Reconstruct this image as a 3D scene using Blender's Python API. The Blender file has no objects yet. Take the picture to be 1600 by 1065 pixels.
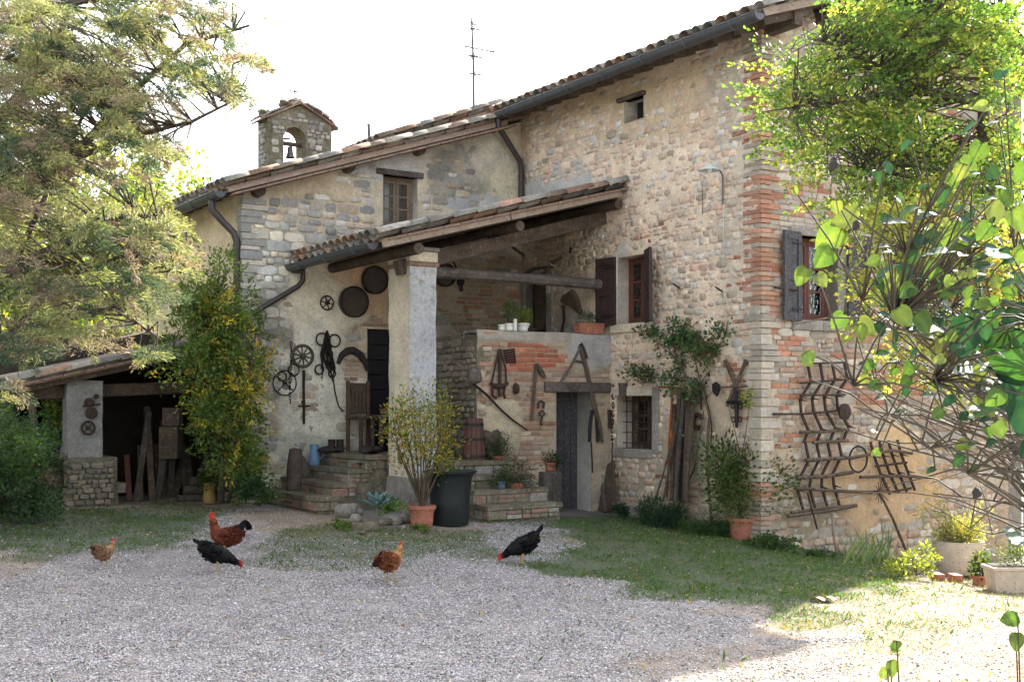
import bpy, math, random
import numpy as np
from mathutils import Vector, Matrix
from math import radians as R, sin, cos, pi, sqrt, atan2
rnd = random.Random(11)
nrg = np.random.default_rng(5)
S = bpy.context.scene
COL = S.collection
# ------------------------------------------------------------------ camera
FP, PX, HY, EYE = 1870.0, 800.0, 631.0, 1.65          # focal length in photo pixels, centre column, horizon row, eye height
cam = bpy.data.cameras.new('camera'); cam.sensor_width = 36; cam.lens = FP/1600*36
cam.shift_y = (HY-532.5)/1600; cam.clip_start = .05; cam.clip_end = 2000
co = bpy.data.objects.new('camera', cam); COL.objects.link(co)
co.location = (0, 0, EYE); co.rotation_euler = (R(90), 0, 0); S.camera = co
# ------------------------------------------------------------------ light
SUN_AZ = atan2(.558, .83); SUN_EL = R(31)
w = bpy.data.worlds.new('World'); S.world = w; w.use_nodes = True
nt = w.node_tree; bg = nt.nodes['Background']
sky = nt.nodes.new('ShaderNodeTexSky'); sky.sky_type = 'NISHITA'; sky.sun_disc = False
sky.sun_elevation = SUN_EL; sky.sun_rotation = SUN_AZ; sky.air_density = 1.0; sky.dust_density = 3.5; sky.ozone_density = 1.0
hs = nt.nodes.new('ShaderNodeHueSaturation'); hs.inputs['Saturation'].default_value = .32
nt.links.new(sky.outputs[0], hs.inputs['Color']); nt.links.new(hs.outputs[0], bg.inputs[0]); bg.inputs[1].default_value = .125
sl = bpy.data.lights.new('sun', 'SUN'); sl.energy = 4.1; sl.angle = R(.55); sl.color = (1, .93, .82)
so = bpy.data.objects.new('sun', sl); COL.objects.link(so)
sd = Vector((sin(SUN_AZ)*cos(SUN_EL), cos(SUN_AZ)*cos(SUN_EL), sin(SUN_EL)))
so.location = sd*60; so.rotation_euler = sd.to_track_quat('Z', 'Y').to_euler()
S.view_settings.view_transform = 'Standard'; S.view_settings.look = 'None'; S.view_settings.gamma = 1
S.view_settings.use_curve_mapping = False; S.view_settings.exposure = 2.57
S.render.engine = 'CYCLES'
S.cycles.max_bounces = 7; S.cycles.diffuse_bounces = 3; S.cycles.transparent_max_bounces = 10; S.cycles.transmission_bounces = 4
# ------------------------------------------------------------------ numbers
U = Vector((-.5432, .8396, 0)); V = Vector((.8396, .5432, 0)); C0 = Vector((3.0, 14.4, 0))   # house axes: a along V, b along U
ROTH = atan2(V.y, V.x)
HM = Matrix.Translation(C0) @ Matrix.Rotation(ROTH, 4, 'Z')
def H(a, b, z=0): return C0 + V*a + U*b + Vector((0, 0, z))
FPL = ('a', 0.0); RPL = ('b', 0.0); GPL = ('b', 5.244); KPL = ('b', 2.947); SPL = ('a', -4.549)
def pp(pl, px, py, off=0.0):
    """photo pixel -> point on a house plane, moved off metres towards the yard"""
    d = Vector(((px-PX)/FP, 1, (HY-py)/FP)); ax, val = pl; n = V if ax == 'a' else U
    o = Vector((0, 0, EYE)); k = (val-off - (o-C0).dot(n))/d.dot(n)
    return o+d*k
def hs_(p): q = p-C0; return q.dot(V), q.dot(U), p.z
def ps(pl, px, py):
    a, b, z = hs_(pp(pl, px, py)); return (-b if pl[0] == 'a' else a), z
def wp(pl, s, z, off=0.0):
    return H(pl[1]-off, -s, z) if pl[0] == 'a' else H(s, pl[1]-off, z)
def wrot(pl): return ROTH if pl[0] == 'b' else ROTH-pi/2
def proj(p): return PX+FP*p[0]/p[1], HY-FP*(p[2]-EYE)/p[1]
def sst(a, b, x):
    t = np.clip((np.asarray(x, float)-a)/(b-a), 0, 1); return t*t*(3-2*t)
_T = np.random.default_rng(3).random((8, 256, 256))
def vn(x, y, k=0):
    x = np.asarray(x, float); y = np.asarray(y, float); xi = np.floor(x).astype(int); yi = np.floor(y).astype(int)
    fx = x-xi; fy = y-yi; fx = fx*fx*(3-2*fx); fy = fy*fy*(3-2*fy); T = _T[k % 8]
    a = T[xi & 255, yi & 255]; b = T[(xi+1) & 255, yi & 255]; c = T[xi & 255, (yi+1) & 255]; d = T[(xi+1) & 255, (yi+1) & 255]
    return (a*(1-fx)+b*fx)*(1-fy)+(c*(1-fx)+d*fx)*fy
def fbm(x, y, o=4, k=0):
    s = 0; t = 0; am = 1.0
    for i in range(o):
        s = s+am*vn(x*2**i+17*i, y*2**i+31*i, k+i); t += am; am *= .55
    return s/t
_hx = [-60, -12, -4, -.2, 1.4, 3, 5.3, 8, 14, 60]; _hz = [.5, .42, .33, .26, .17, 0, -.42, -.62, -.8, -.8]
def ground(x, y):
    return np.interp(x, _hx, _hz)*sst(8.0, 15.5, y) - .02
def G(x, y): return float(ground(x, y))
def gat(px, py):
    """point of the ground seen at a photo pixel"""
    z = 0.0
    for _ in range(30):
        Y = (EYE-z)*FP/max(py-HY, 1); X = (px-PX)/FP*Y; z = .5*z+.5*G(X, Y)
    return Vector((X, Y, G(X, Y)))
def dat(px, py, Y): return Vector(((px-PX)/FP*Y, Y, EYE+(HY-py)/FP*Y))
# ------------------------------------------------------------------ objects
def tag(o, label=None, cat=None, group=None, kind=None):
    if label: o['label'] = label
    if cat: o['category'] = cat
    if group: o['group'] = group
    if kind: o['kind'] = kind
    return o
def root(name, label, cat, loc=(0, 0, 0), rz=0, group=None):
    o = bpy.data.objects.new(name, None); COL.objects.link(o); o.empty_display_size = .2
    o.matrix_basis = Matrix.Translation(Vector(loc)) @ Matrix.Rotation(rz, 4, 'Z')
    return tag(o, label, cat, group)
def wmat(o):
    m = o.matrix_basis.copy(); p = o.parent
    while p: m = p.matrix_basis @ m; p = p.parent
    return m
def link(name, me, m=None, par=None):
    o = bpy.data.objects.new(name, me); COL.objects.link(o)
    if par: o.parent = par
    if m and not me.materials: me.materials.append(m)
    return o
def np_mesh(name, V_, F_, col=None, smooth=False):
    """arrays of equal sized faces -> mesh; col per vertex"""
    me = bpy.data.meshes.new(name); V_ = np.asarray(V_, np.float32); F_ = np.asarray(F_, np.int32); k = F_.shape[1]
    me.vertices.add(len(V_)); me.vertices.foreach_set('co', V_.ravel())
    me.loops.add(F_.size); me.loops.foreach_set('vertex_index', F_.ravel())
    me.polygons.add(len(F_)); me.polygons.foreach_set('loop_start', np.arange(0, F_.size, k, dtype=np.int32))
    try: me.polygons.foreach_set('loop_total', np.full(len(F_), k, np.int32))
    except Exception: pass
    me.update(calc_edges=True)
    if col is not None:
        c = np.ones((len(V_), 4), np.float32); c[:, :3] = col
        at = me.color_attributes.new('Col', 'FLOAT_COLOR', 'POINT'); at.data.foreach_set('color', c.ravel())
    if smooth: me.polygons.foreach_set('use_smooth', np.ones(len(F_), bool))
    return me
class MB:
    """collects shapes in world space (through self.M) and links them as one mesh"""
    def __init__(s, M=None): s.v = []; s.f = []; s.M = M or Matrix.Identity(4)
    def add(s, vs, fs):
        n = len(s.v); M = s.M; s.v += [M @ Vector(p) for p in vs]; s.f += [tuple(i+n for i in f) for f in fs]; return s
    def box(s, c, d, rot=None, tp=1.0):
        x, y, z = (q/2 for q in d); r = rot or Matrix.Identity(3); c = Vector(c)
        vs = [c + r @ Vector((i*x*(tp if k > 0 else 1), j*y*(tp if k > 0 else 1), k*z)) for k in (-1, 1) for j in (-1, 1) for i in (-1, 1)]
        return s.add(vs, [(0, 2, 3, 1), (4, 5, 7, 6), (0, 1, 5, 4), (2, 6, 7, 3), (0, 4, 6, 2), (1, 3, 7, 5)])
    def span(s, a, b): return s.box([(i+j)/2 for i, j in zip(a, b)], [abs(j-i) for i, j in zip(a, b)])
    def tube(s, pts, r, n=8, cap=True, flat=1.0):
        pts = [Vector(p) for p in pts]; N = len(pts); rs = r if isinstance(r, (list, tuple)) else [r]*N
        t = [(pts[min(i+1, N-1)]-pts[max(i-1, 0)]).normalized() for i in range(N)]
        up = Vector((0, 0, 1)) if abs(t[0].z) < .9 else Vector((1, 0, 0)); x = t[0].cross(up).normalized(); vs = []; fs = []
        for i in range(N):
            x = (x-t[i]*x.dot(t[i])).normalized(); y = t[i].cross(x)
            for k in range(n):
                a = 2*pi*k/n; vs.append(pts[i]+x*(cos(a)*rs[i])+y*(sin(a)*rs[i]*flat))
        for i in range(N-1):
            for k in range(n): fs.append((i*n+k, i*n+(k+1) % n, (i+1)*n+(k+1) % n, (i+1)*n+k))
        if cap: fs += [tuple(range(n))[::-1], tuple((N-1)*n+k for k in range(n))]
        return s.add(vs, fs)
    def bar(s, p, q, w, h, up=(0, 0, 1)):
        """squared timber from p to q"""
        p = Vector(p); q = Vector(q); d = (q-p).normalized(); u_ = Vector(up); x = d.cross(u_)
        x = x.normalized() if x.length > 1e-4 else d.cross(Vector((1, 0, 0))).normalized(); y = x.cross(d)
        vs = [e+x*(i*w/2)+y*(j*h/2) for e in (p, q) for i, j in ((-1, -1), (1, -1), (1, 1), (-1, 1))]
        return s.add(vs, [(0, 1, 2, 3), (7, 6, 5, 4), (0, 4, 5, 1), (1, 5, 6, 2), (2, 6, 7, 3), (3, 7, 4, 0)])
    def lathe(s, prof, o=(0, 0, 0), n=24, M=None, sy=1.0):
        M = M or Matrix.Translation(Vector(o)); vs = []; fs = []
        for r, z in prof:
            for k in range(n): a = 2*pi*k/n; vs.append(M @ Vector((cos(a)*r, sin(a)*r*sy, z)))
        for i in range(len(prof)-1):
            for k in range(n): fs.append((i*n+k, i*n+(k+1) % n, (i+1)*n+(k+1) % n, (i+1)*n+k))
        if prof[0][0] > 1e-5: fs.append(tuple(range(n))[::-1])
        if prof[-1][0] > 1e-5: fs.append(tuple((len(prof)-1)*n+k for k in range(n)))
        return s.add(vs, fs)
    def ring(s, M, R_, r, n=28, k=6, a0=0, a1=2*pi, flat=1.0):
        full = abs(a1-a0-2*pi) < 1e-6; N = n if full else n+1; vs = []; fs = []
        for i in range(N):
            a = a0+(a1-a0)*i/n; c = Vector((cos(a)*R_, 0, sin(a)*R_)); d = c.normalized()
            for j in range(k): b = 2*pi*j/k; vs.append(M @ (c+d*(cos(b)*r)+Vector((0, sin(b)*r*flat, 0))))
        for i in range(n):
            i2 = (i+1) % N
            for j in range(k): fs.append((i*k+j, i*k+(j+1) % k, i2*k+(j+1) % k, i2*k+j))
        return s.add(vs, fs)
    def blob(s, c, r, seed=0, am=.25, fr=1.6, nu=14, nv=9, rot=None):
        rr = random.Random(seed); ph = [(Vector((rr.uniform(-1, 1), rr.uniform(-1, 1), rr.uniform(-1, 1)))*fr*2.2, rr.random()*6) for _ in range(6)]
        c = Vector(c); vs = []; fs = []; q = rot or Matrix.Identity(3)
        for i in range(nv+1):
            th = pi*i/nv
            for k in range(nu):
                a = 2*pi*k/nu; d = Vector((sin(th)*cos(a), sin(th)*sin(a), cos(th)))
                m = 1+am*sum(sin(d.dot(p)+o) for p, o in ph)/3; vs.append(c+q @ Vector((d.x*r[0]*m, d.y*r[1]*m, d.z*r[2]*m)))
        for i in range(nv):
            for k in range(nu): fs.append((i*nu+k, (i+1)*nu+k, (i+1)*nu+(k+1) % nu, i*nu+(k+1) % nu))
        return s.add(vs, fs)
    def poly(s, pts, th, nrm):
        """flat outline given real thickness"""
        n = len(pts); nrm = Vector(nrm); vs = [Vector(p) for p in pts]+[Vector(p)-nrm*th for p in pts]
        return s.add(vs, [tuple(range(n)), tuple(range(n, 2*n))[::-1]]+[(i, i+n, (i+1) % n+n, (i+1) % n) for i in range(n)])
    def build(s, name, m, par=None, smooth=False, bevel=0, seg=2):
        inv = wmat(par).inverted() if par else None
        me = bpy.data.meshes.new(name); me.from_pydata([(inv @ p if inv else p)[:] for p in s.v], [], s.f); me.update()
        o = link(name, me, m, par)
        if bevel:
            b = o.modifiers.new('bevel', 'BEVEL'); b.width = bevel; b.segments = seg; b.limit_method = 'ANGLE'; b.angle_limit = R(50)
        if smooth:
            me.polygons.foreach_set('use_smooth', [True]*len(me.polygons))
            if smooth != 'all':
                try: me.set_sharp_from_angle(angle=R(42))
                except Exception: pass
        return o
    def thing(s, name, m, label, cat, group=None, **k):
        """one-mesh thing with its origin at its base"""
        c = sum((p for p in s.v), Vector())/len(s.v); c.z = min(p.z for p in s.v)
        s.v = [p-c for p in s.v]; o = s.build(name, m, None, **k); o.location = c; return tag(o, label, cat, group)
# ------------------------------------------------------------------ materials
def mat(name, c1, c2=None, rough=.8, scale=6.0, bump=.3, bscale=40.0, metal=0.0, stretch=(1, 1, 1), c3=None, src='pos', mixf=.5, spec=.3, dist=.01, detail=6, mott=0):
    """procedural surface: c1/c2 in large soft patches, c3 specks, grain bump; src 'pos', 'obj', 'col' (attribute Col) or 'ocol' (object colour)"""
    m = bpy.data.materials.new(name); m.use_nodes = True; n = m.node_tree.nodes; L = m.node_tree.links; b = n['Principled BSDF']
    b.inputs['Roughness'].default_value = rough; b.inputs['Metallic'].default_value = metal
    b.inputs['Specular IOR Level'].default_value = spec
    if src == 'obj': tc = n.new('ShaderNodeTexCoord').outputs['Object']
    else: tc = n.new('ShaderNodeNewGeometry').outputs['Position']
    mp = n.new('ShaderNodeMapping'); mp.inputs['Scale'].default_value = stretch; L.new(tc, mp.inputs[0])
    def noise(sc, de=detail, ro=.6):
        t = n.new('ShaderNodeTexNoise'); t.inputs['Scale'].default_value = sc; t.inputs['Detail'].default_value = de; t.inputs['Roughness'].default_value = ro
        L.new(mp.outputs[0], t.inputs['Vector']); return t.outputs['Fac']
    def ramp(f, a, b_):
        r = n.new('ShaderNodeMapRange'); r.inputs['From Min'].default_value = a; r.inputs['From Max'].default_value = b_; L.new(f, r.inputs['Value']); return r.outputs[0]
    def mix(f, a, b_, mode='MIX'):
        x = n.new('ShaderNodeMix'); x.data_type = 'RGBA'; x.blend_type = mode
        if isinstance(f, float): x.inputs[0].default_value = f
        else: L.new(f, x.inputs[0])
        for i, q in ((6, a), (7, b_)):
            if isinstance(q, tuple): x.inputs[i].default_value = (*q, 1)
            else: L.new(q, x.inputs[i])
        return x.outputs[2]
    if src == 'col':
        at = n.new('ShaderNodeAttribute'); at.attribute_name = 'Col'; base = at.outputs['Color']
        base = mix(ramp(noise(scale), .25, .75), mix(1.0, base, c1, 'MULTIPLY'), mix(1.0, base, c2 or c1, 'MULTIPLY'))
    elif src == 'ocol':
        base = n.new('ShaderNodeObjectInfo').outputs['Color']
        base = mix(ramp(noise(scale), .25, .75), mix(1.0, base, c1, 'MULTIPLY'), mix(1.0, base, c2 or c1, 'MULTIPLY'))
    else: base = mix(ramp(noise(scale), .5-mixf*.4, .5+mixf*.4), c1, c2 or c1)
    if c3: base = mix(ramp(noise(scale*5, 4), *((.60, .70) if src == 'col' else (.56, .68))), base, c3)
    if mott:
        for sc, lo, hi in ((1.7, .38, .62), (23, .36, .60), (75, .36, .6)):
            base = mix(1.0, base, mix(ramp(noise(sc), lo, hi), (1-mott, 1-mott*.95, 1-mott*.9), (1+mott*.45, 1+mott*.42, 1+mott*.38)), 'MULTIPLY')
    L.new(base, b.inputs['Base Color'])
    if bump:
        bp = n.new('ShaderNodeBump'); bp.inputs['Strength'].default_value = bump; bp.inputs['Distance'].default_value = dist
        L.new(noise(bscale, 8, .7), bp.inputs['Height']); L.new(bp.outputs[0], b.inputs['Normal'])
    return m
def leafmat(name, tr=.45, rough=.5, spec=.3, spots=False, tc=(1.5, 1.35, .5)):
    m = bpy.data.materials.new(name); m.use_nodes = True; n = m.node_tree.nodes; L = m.node_tree.links; b = n['Principled BSDF']
    at = n.new('ShaderNodeAttribute'); at.attribute_name = 'Col'; b.inputs['Roughness'].default_value = rough; b.inputs['Specular IOR Level'].default_value = spec
    class A: pass
    out = at.outputs['Color']
    if spots:                                                   # yellowing between the veins and brown specks
        ge = n.new('ShaderNodeNewGeometry')
        for sc, a_, b_, c_ in ((38, .45, .62, (1.35, 1.2, .9, 1)), (150, .62, .70, (.75, .42, .25, 1)), (420, .55, .66, (.86, .9, .8, 1))):
            no = n.new('ShaderNodeTexNoise'); no.inputs['Scale'].default_value = sc; no.inputs['Detail'].default_value = 3; L.new(ge.outputs['Position'], no.inputs['Vector'])
            mr = n.new('ShaderNodeMapRange'); mr.inputs['From Min'].default_value = a_; mr.inputs['From Max'].default_value = b_; L.new(no.outputs['Fac'], mr.inputs['Value'])
            mm = n.new('ShaderNodeMix'); mm.data_type = 'RGBA'; mm.blend_type = 'MULTIPLY'; L.new(mr.outputs[0], mm.inputs[0]); L.new(out, mm.inputs[6]); mm.inputs[7].default_value = c_; out = mm.outputs[2]
    A.outputs = {'Color': out}; at = A
    L.new(at.outputs['Color'], b.inputs['Base Color'])
    t = n.new('ShaderNodeBsdfTranslucent'); g = n.new('ShaderNodeMix'); g.data_type = 'RGBA'; g.blend_type = 'MULTIPLY'; g.inputs[0].default_value = 1
    g.inputs[7].default_value = (*tc, 1); L.new(at.outputs['Color'], g.inputs[6]); L.new(g.outputs[2], t.inputs[0])
    mx = n.new('ShaderNodeMixShader'); mx.inputs[0].default_value = tr; L.new(b.outputs[0], mx.inputs[1]); L.new(t.outputs[0], mx.inputs[2])
    L.new(mx.outputs[0], n['Material Output'].inputs[0]); return m
def glassmat():
    m = bpy.data.materials.new('window_glass'); m.use_nodes = True; n = m.node_tree.nodes; L = m.node_tree.links
    n.remove(n['Principled BSDF']); f = n.new('ShaderNodeFresnel'); f.inputs[0].default_value = 1.6
    t = n.new('ShaderNodeBsdfTransparent'); t.inputs[0].default_value = (.82, .86, .84, 1); g = n.new('ShaderNodeBsdfGlossy'); g.inputs['Roughness'].default_value = .04
    g.inputs[0].default_value = (.9, .9, .9, 1)
    no = n.new('ShaderNodeTexNoise'); no.inputs['Scale'].default_value = 5; bp = n.new('ShaderNodeBump'); bp.inputs['Strength'].default_value = .25; bp.inputs['Distance'].default_value = .02
    L.new(no.outputs[0], bp.inputs['Height']); L.new(bp.outputs[0], g.inputs['Normal'])
    mx = n.new('ShaderNodeMixShader'); L.new(f.outputs[0], mx.inputs[0]); L.new(t.outputs[0], mx.inputs[1]); L.new(g.outputs[0], mx.inputs[2])
    L.new(mx.outputs[0], n['Material Output'].inputs[0]); return m
M_ = {}
def MT(k): return M_[k]
M_['skin'] = mat('lime_mortar', (1.08, 1.06, 1.02), (.80, .80, .80), .92, 7, .9, 40, src='col', dist=.016, mott=.14, c3=(.30, .25, .20))
M_['stone'] = mat('field_stone', (1.12, 1.1, 1.08), (.74, .74, .75), .88, 16, .9, 48, src='ocol', dist=.014, mott=.12)
M_['stonem'] = mat('field_stone_mass', (1.12, 1.1, 1.08), (.74, .74, .75), .88, 16, .9, 48, src='col', dist=.014, mott=.12)
M_['tile'] = mat('roof_tile', (1.15, 1.1, 1.05), (.62, .64, .64), .9, 9, .6, 50, src='ocol', dist=.008, mott=.2)
M_['tilem'] = mat('roof_tile_mass', (1.15, 1.1, 1.05), (.62, .64, .64), .9, 9, .6, 50, src='col', dist=.008, mott=.2)
M_['wood'] = mat('old_wood', (.115, .082, .058), (.055, .040, .030), .85, 5, .6, 30, stretch=(1, 1, 1), dist=.006, c3=(.17, .14, .11), mott=.2)
M_['woodgrey'] = mat('weathered_grey_wood', (.125, .105, .09), (.06, .05, .044), .88, 4, .8, 28, dist=.008, c3=(.17, .15, .13), mott=.2)
M_['woodpale'] = mat('pale_board', (.30, .235, .18), (.19, .145, .11), .85, 5, .6, 30, dist=.006, c3=(.14, .1, .07))
M_['woodred'] = mat('red_brown_window_wood', (.13, .045, .03), (.08, .028, .02), .6, 8, .3, 40)
M_['shutter'] = mat('dark_brown_shutter_paint', (.045, .024, .022), (.028, .017, .018), .65, 9, .35, 40, c3=(.075, .05, .045))
M_['shuttergrey'] = mat('grey_black_shutter_paint', (.055, .052, .058), (.032, .031, .036), .7, 9, .5, 40, c3=(.16, .15, .15))
M_['iron'] = mat('rusty_iron', (.060, .038, .030), (.028, .020, .018), .75, 18, .5, 70, metal=.3, c3=(.11, .05, .03))
M_['ironb'] = mat('blackened_iron', (.030, .027, .028), (.018, .016, .018), .6, 18, .4, 70, metal=.4)
M_['gutter'] = mat('grey_painted_gutter', (.055, .060, .070), (.038, .040, .046), .5, 5, .15, 30, spec=.5, c3=(.09, .08, .08))
M_['pipe'] = mat('brown_painted_pipe', (.048, .036, .036), (.032, .026, .028), .5, 5, .15, 30, spec=.5)
M_['terra'] = mat('terracotta', (.36, .135, .085), (.26, .10, .065), .8, 9, .3, 60, c3=(.42, .25, .19))
M_['terradk'] = mat('mossy_terracotta', (.29, .155, .11), (.16, .13, .10), .88, 7, .5, 60, c3=(.34, .27, .21), mott=.2)
M_['leather'] = mat('old_leather', (.035, .025, .022), (.016, .013, .013), .6, 14, .5, 60)
M_['black'] = mat('black_plank_paint', (.012, .012, .014), (.007, .007, .009), .6, 6, .4, 30)
M_['stoneplain'] = mat('grey_sandstone', (.31, .28, .24), (.21, .19, .165), .9, 5, .9, 26, dist=.02, c3=(.38, .36, .32), mott=.18)
M_['stonemoss'] = mat('mossy_sandstone', (.25, .215, .165), (.125, .115, .065), .92, 4, 1.0, 22, dist=.03, c3=(.30, .27, .22), mott=.25)
M_['plastergrey'] = mat('shaded_grey_plaster', (.47, .48, .49), (.36, .37, .38), .9, 2.2, .8, 22, dist=.02, mott=.18, c3=(.33, .30, .26))
M_['creamplaster'] = mat('cream_lime_plaster', (.66, .57, .43), (.50, .44, .34), .9, 3, .8, 22, dist=.02, mott=.18)
M_['white'] = mat('white_glazed_pot', (.66, .65, .60), (.5, .49, .45), .45, 9, .15, 40)
M_['cream'] = mat('cream_ribbed_pot', (.52, .43, .33), (.40, .33, .25), .75, 7, .3, 40, c3=(.30, .25, .19))
M_['greenpot'] = mat('dark_green_plastic_pot', (.012, .018, .018), (.008, .012, .013), .5, 6, .1, 30, spec=.4)
M_['blue'] = mat('blue_enamel', (.16, .27, .42), (.10, .19, .32), .4, 9, .15, 40, c3=(.3, .38, .46))
M_['bark'] = mat('grey_brown_bark', (.12, .095, .075), (.055, .045, .038), .92, 12, 1.0, 30, dist=.02)
M_['twig'] = mat('thin_twig_bark', (.12, .088, .058), (.06, .046, .032), .85, 14, .4, 50)
M_['greenstem'] = mat('green_shrub_stem', (.065, .052, .028), (.038, .03, .02), .7, 14, .3, 50)
M_['soil'] = mat('potting_soil', (.05, .038, .028), (.03, .023, .018), .95, 20, .8, 60)
M_['rust'] = mat('orange_rust_steel', (.30, .09, .03), (.18, .06, .025), .8, 16, .4, 60)
M_['basket'] = mat('wicker', (.20, .12, .07), (.12, .07, .04), .8, 30, .6, 60)
M_['zinc'] = mat('dull_zinc', (.14, .135, .13), (.09, .085, .08), .55, 8, .25, 40, metal=.5)
M_['cloth'] = mat('white_curtain_cloth', (.7, .72, .75), (.6, .62, .66), .9, 5, .1, 30)
M_['glass'] = glassmat()
M_['leaf'] = leafmat('leaf'); M_['needle'] = leafmat('needle', .36, .6, .12, tc=(1.3, 1.22, .8)); M_['bigleaf'] = leafmat('broad_leaf', .38, .55, .2, True, (1.15, 1.25, .45))
M_['grassm'] = leafmat('grass_blade', .35, .6, .2)
M_['agave'] = mat('agave_skin', (.16, .27, .25), (.11, .21, .19), .5, 9, .1, 40)
M_['ochre'] = mat('ochre_glaze', (.30, .21, .06), (.22, .15, .05), .6, 7, .2, 40)
M_['enamel'] = mat('chipped_white_enamel', (.5, .54, .54), (.40, .45, .44), .35, 9, .1, 40, spec=.5)
M_['woodchair'] = mat('chair_wood', (.15, .085, .055), (.08, .048, .034), .8, 7, .4, 40)
M_['barrelwood'] = mat('barrel_wood', (.10, .045, .032), (.06, .03, .024), .7, 7, .4, 40)
M_['shedwall'] = mat('shade_dark_stone', (.045, .038, .03), (.025, .021, .018), .95, 5, .8, 26)  # near-black colour stands in for the shade inside the shed
M_['winwood'] = mat('weathered_window_wood', (.21, .15, .105), (.14, .10, .07), .8, 7, .4, 40, c3=(.28, .23, .19))
M_['shedpier'] = mat('stained_pier_plaster', (.30, .29, .27), (.19, .185, .17), .92, 3, .7, 22, dist=.015, mott=.2)
M_['mapleleaf'] = leafmat('maple_leaf', .52, .5, .2, tc=(1.4, 1.45, .7))
# ================================================================== masonry
def mk_stone(seed):
    r = random.Random(seed); n = 12; vs = []; fs = []; pw = r.uniform(4.0, 12.0); AN = [a+R(t) for a in (0, pi/2, pi, 3*pi/2) for t in (0, 33, 57)]
    rim = []
    for k in range(n):
        a = AN[k]+r.uniform(-.12, .12); c, s_ = cos(a), sin(a)
        q = (abs(c)**pw+abs(s_)**pw)**(-1/pw)*.5*r.uniform(.84, 1.03); rim.append((c*q, s_*q))
    for sc, d in ((1.03, .9), (.99, -.6), (.91, -1.0)):
        for x, z in rim: vs.append((x*sc, d+(r.uniform(-.3, .3) if d < 0 else 0), z*sc))
    vs.append((r.uniform(-.2, .2), -1.0+r.uniform(-.25, .1), r.uniform(-.1, .1)))
    for q in range(2):
        for k in range(n): fs.append((q*n+k, q*n+(k+1) % n, (q+1)*n+(k+1) % n, (q+1)*n+k))
    for k in range(n): fs.append((2*n+k, 2*n+(k+1) % n, 3*n, 3*n))
    return np.array(vs), fs
def mk_brick(seed):
    r = random.Random(seed); vs = []
    for sc, d in ((1.0, .9), (1.0, -.6), (.94, -1.0)):
        for x, z in ((-.5, -.5), (.5, -.5), (.5, .5), (-.5, .5)):
            xx = (x+r.uniform(-.012, .012))*(sc if sc == 1 else .97); zz = (z+r.uniform(-.05, .05))*(sc if sc == 1 else .86)
            vs.append((xx, d+(r.uniform(-.2, .2) if d < 0 else 0), zz))
    fs = [(q*4+k, q*4+(k+1) % 4, q*4+4+(k+1) % 4, q*4+4+k) for q in range(2) for k in range(4)]+[(8, 9, 10, 11)]
    return np.array(vs), fs
def as_tri(fs):
    out = []
    for f in fs:
        if len(f) == 3 or f[2] == f[3]: out.append(f[:3])
        else: out += [(f[0], f[1], f[2]), (f[0], f[2], f[3])]
    return np.array(out)
SV = [(v_, as_tri(f_)) for v_, f_ in (mk_stone(i) for i in range(24))]; BV = [(v_, as_tri(f_)) for v_, f_ in (mk_brick(50+i) for i in range(12))]
def flat_meshes(nm, vars_, m):
    out = []
    for i, (v_, t_) in enumerate(vars_):
        me = np_mesh(nm, v_, t_); me.materials.append(m); out.append(me)
    return out
SM = flat_meshes('stone', SV, M_['stone']); BM = flat_meshes('brick', BV, M_['stone'])
def paint(base, blobs, px, py, nz):
    c = np.tile(np.array(base, float), (len(px), 1)) if np.ndim(base) else np.full(len(px), float(base))
    for x, y, rx, ry, col, al in blobs:
        d = np.sqrt(((px-x)/rx)**2+((py-y)/ry)**2)+(nz-.5)*1.1; wgt = (1-sst(.78, 1.12, d))*al
        c = c*(1-wgt[:, None])+np.array(col)*wgt[:, None] if np.ndim(base) else c*(1-wgt)+col*wgt
    return c
def wproj(pl, s, z):
    ax, val = pl
    if ax == 'a': X = C0.x+V.x*val-U.x*s; Y = C0.y+V.y*val-U.y*s
    else: X = C0.x+U.x*val+V.x*s; Y = C0.y+U.y*val+V.y*s
    return PX+FP*X/Y, HY-FP*(z-EYE)/Y, Y
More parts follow.
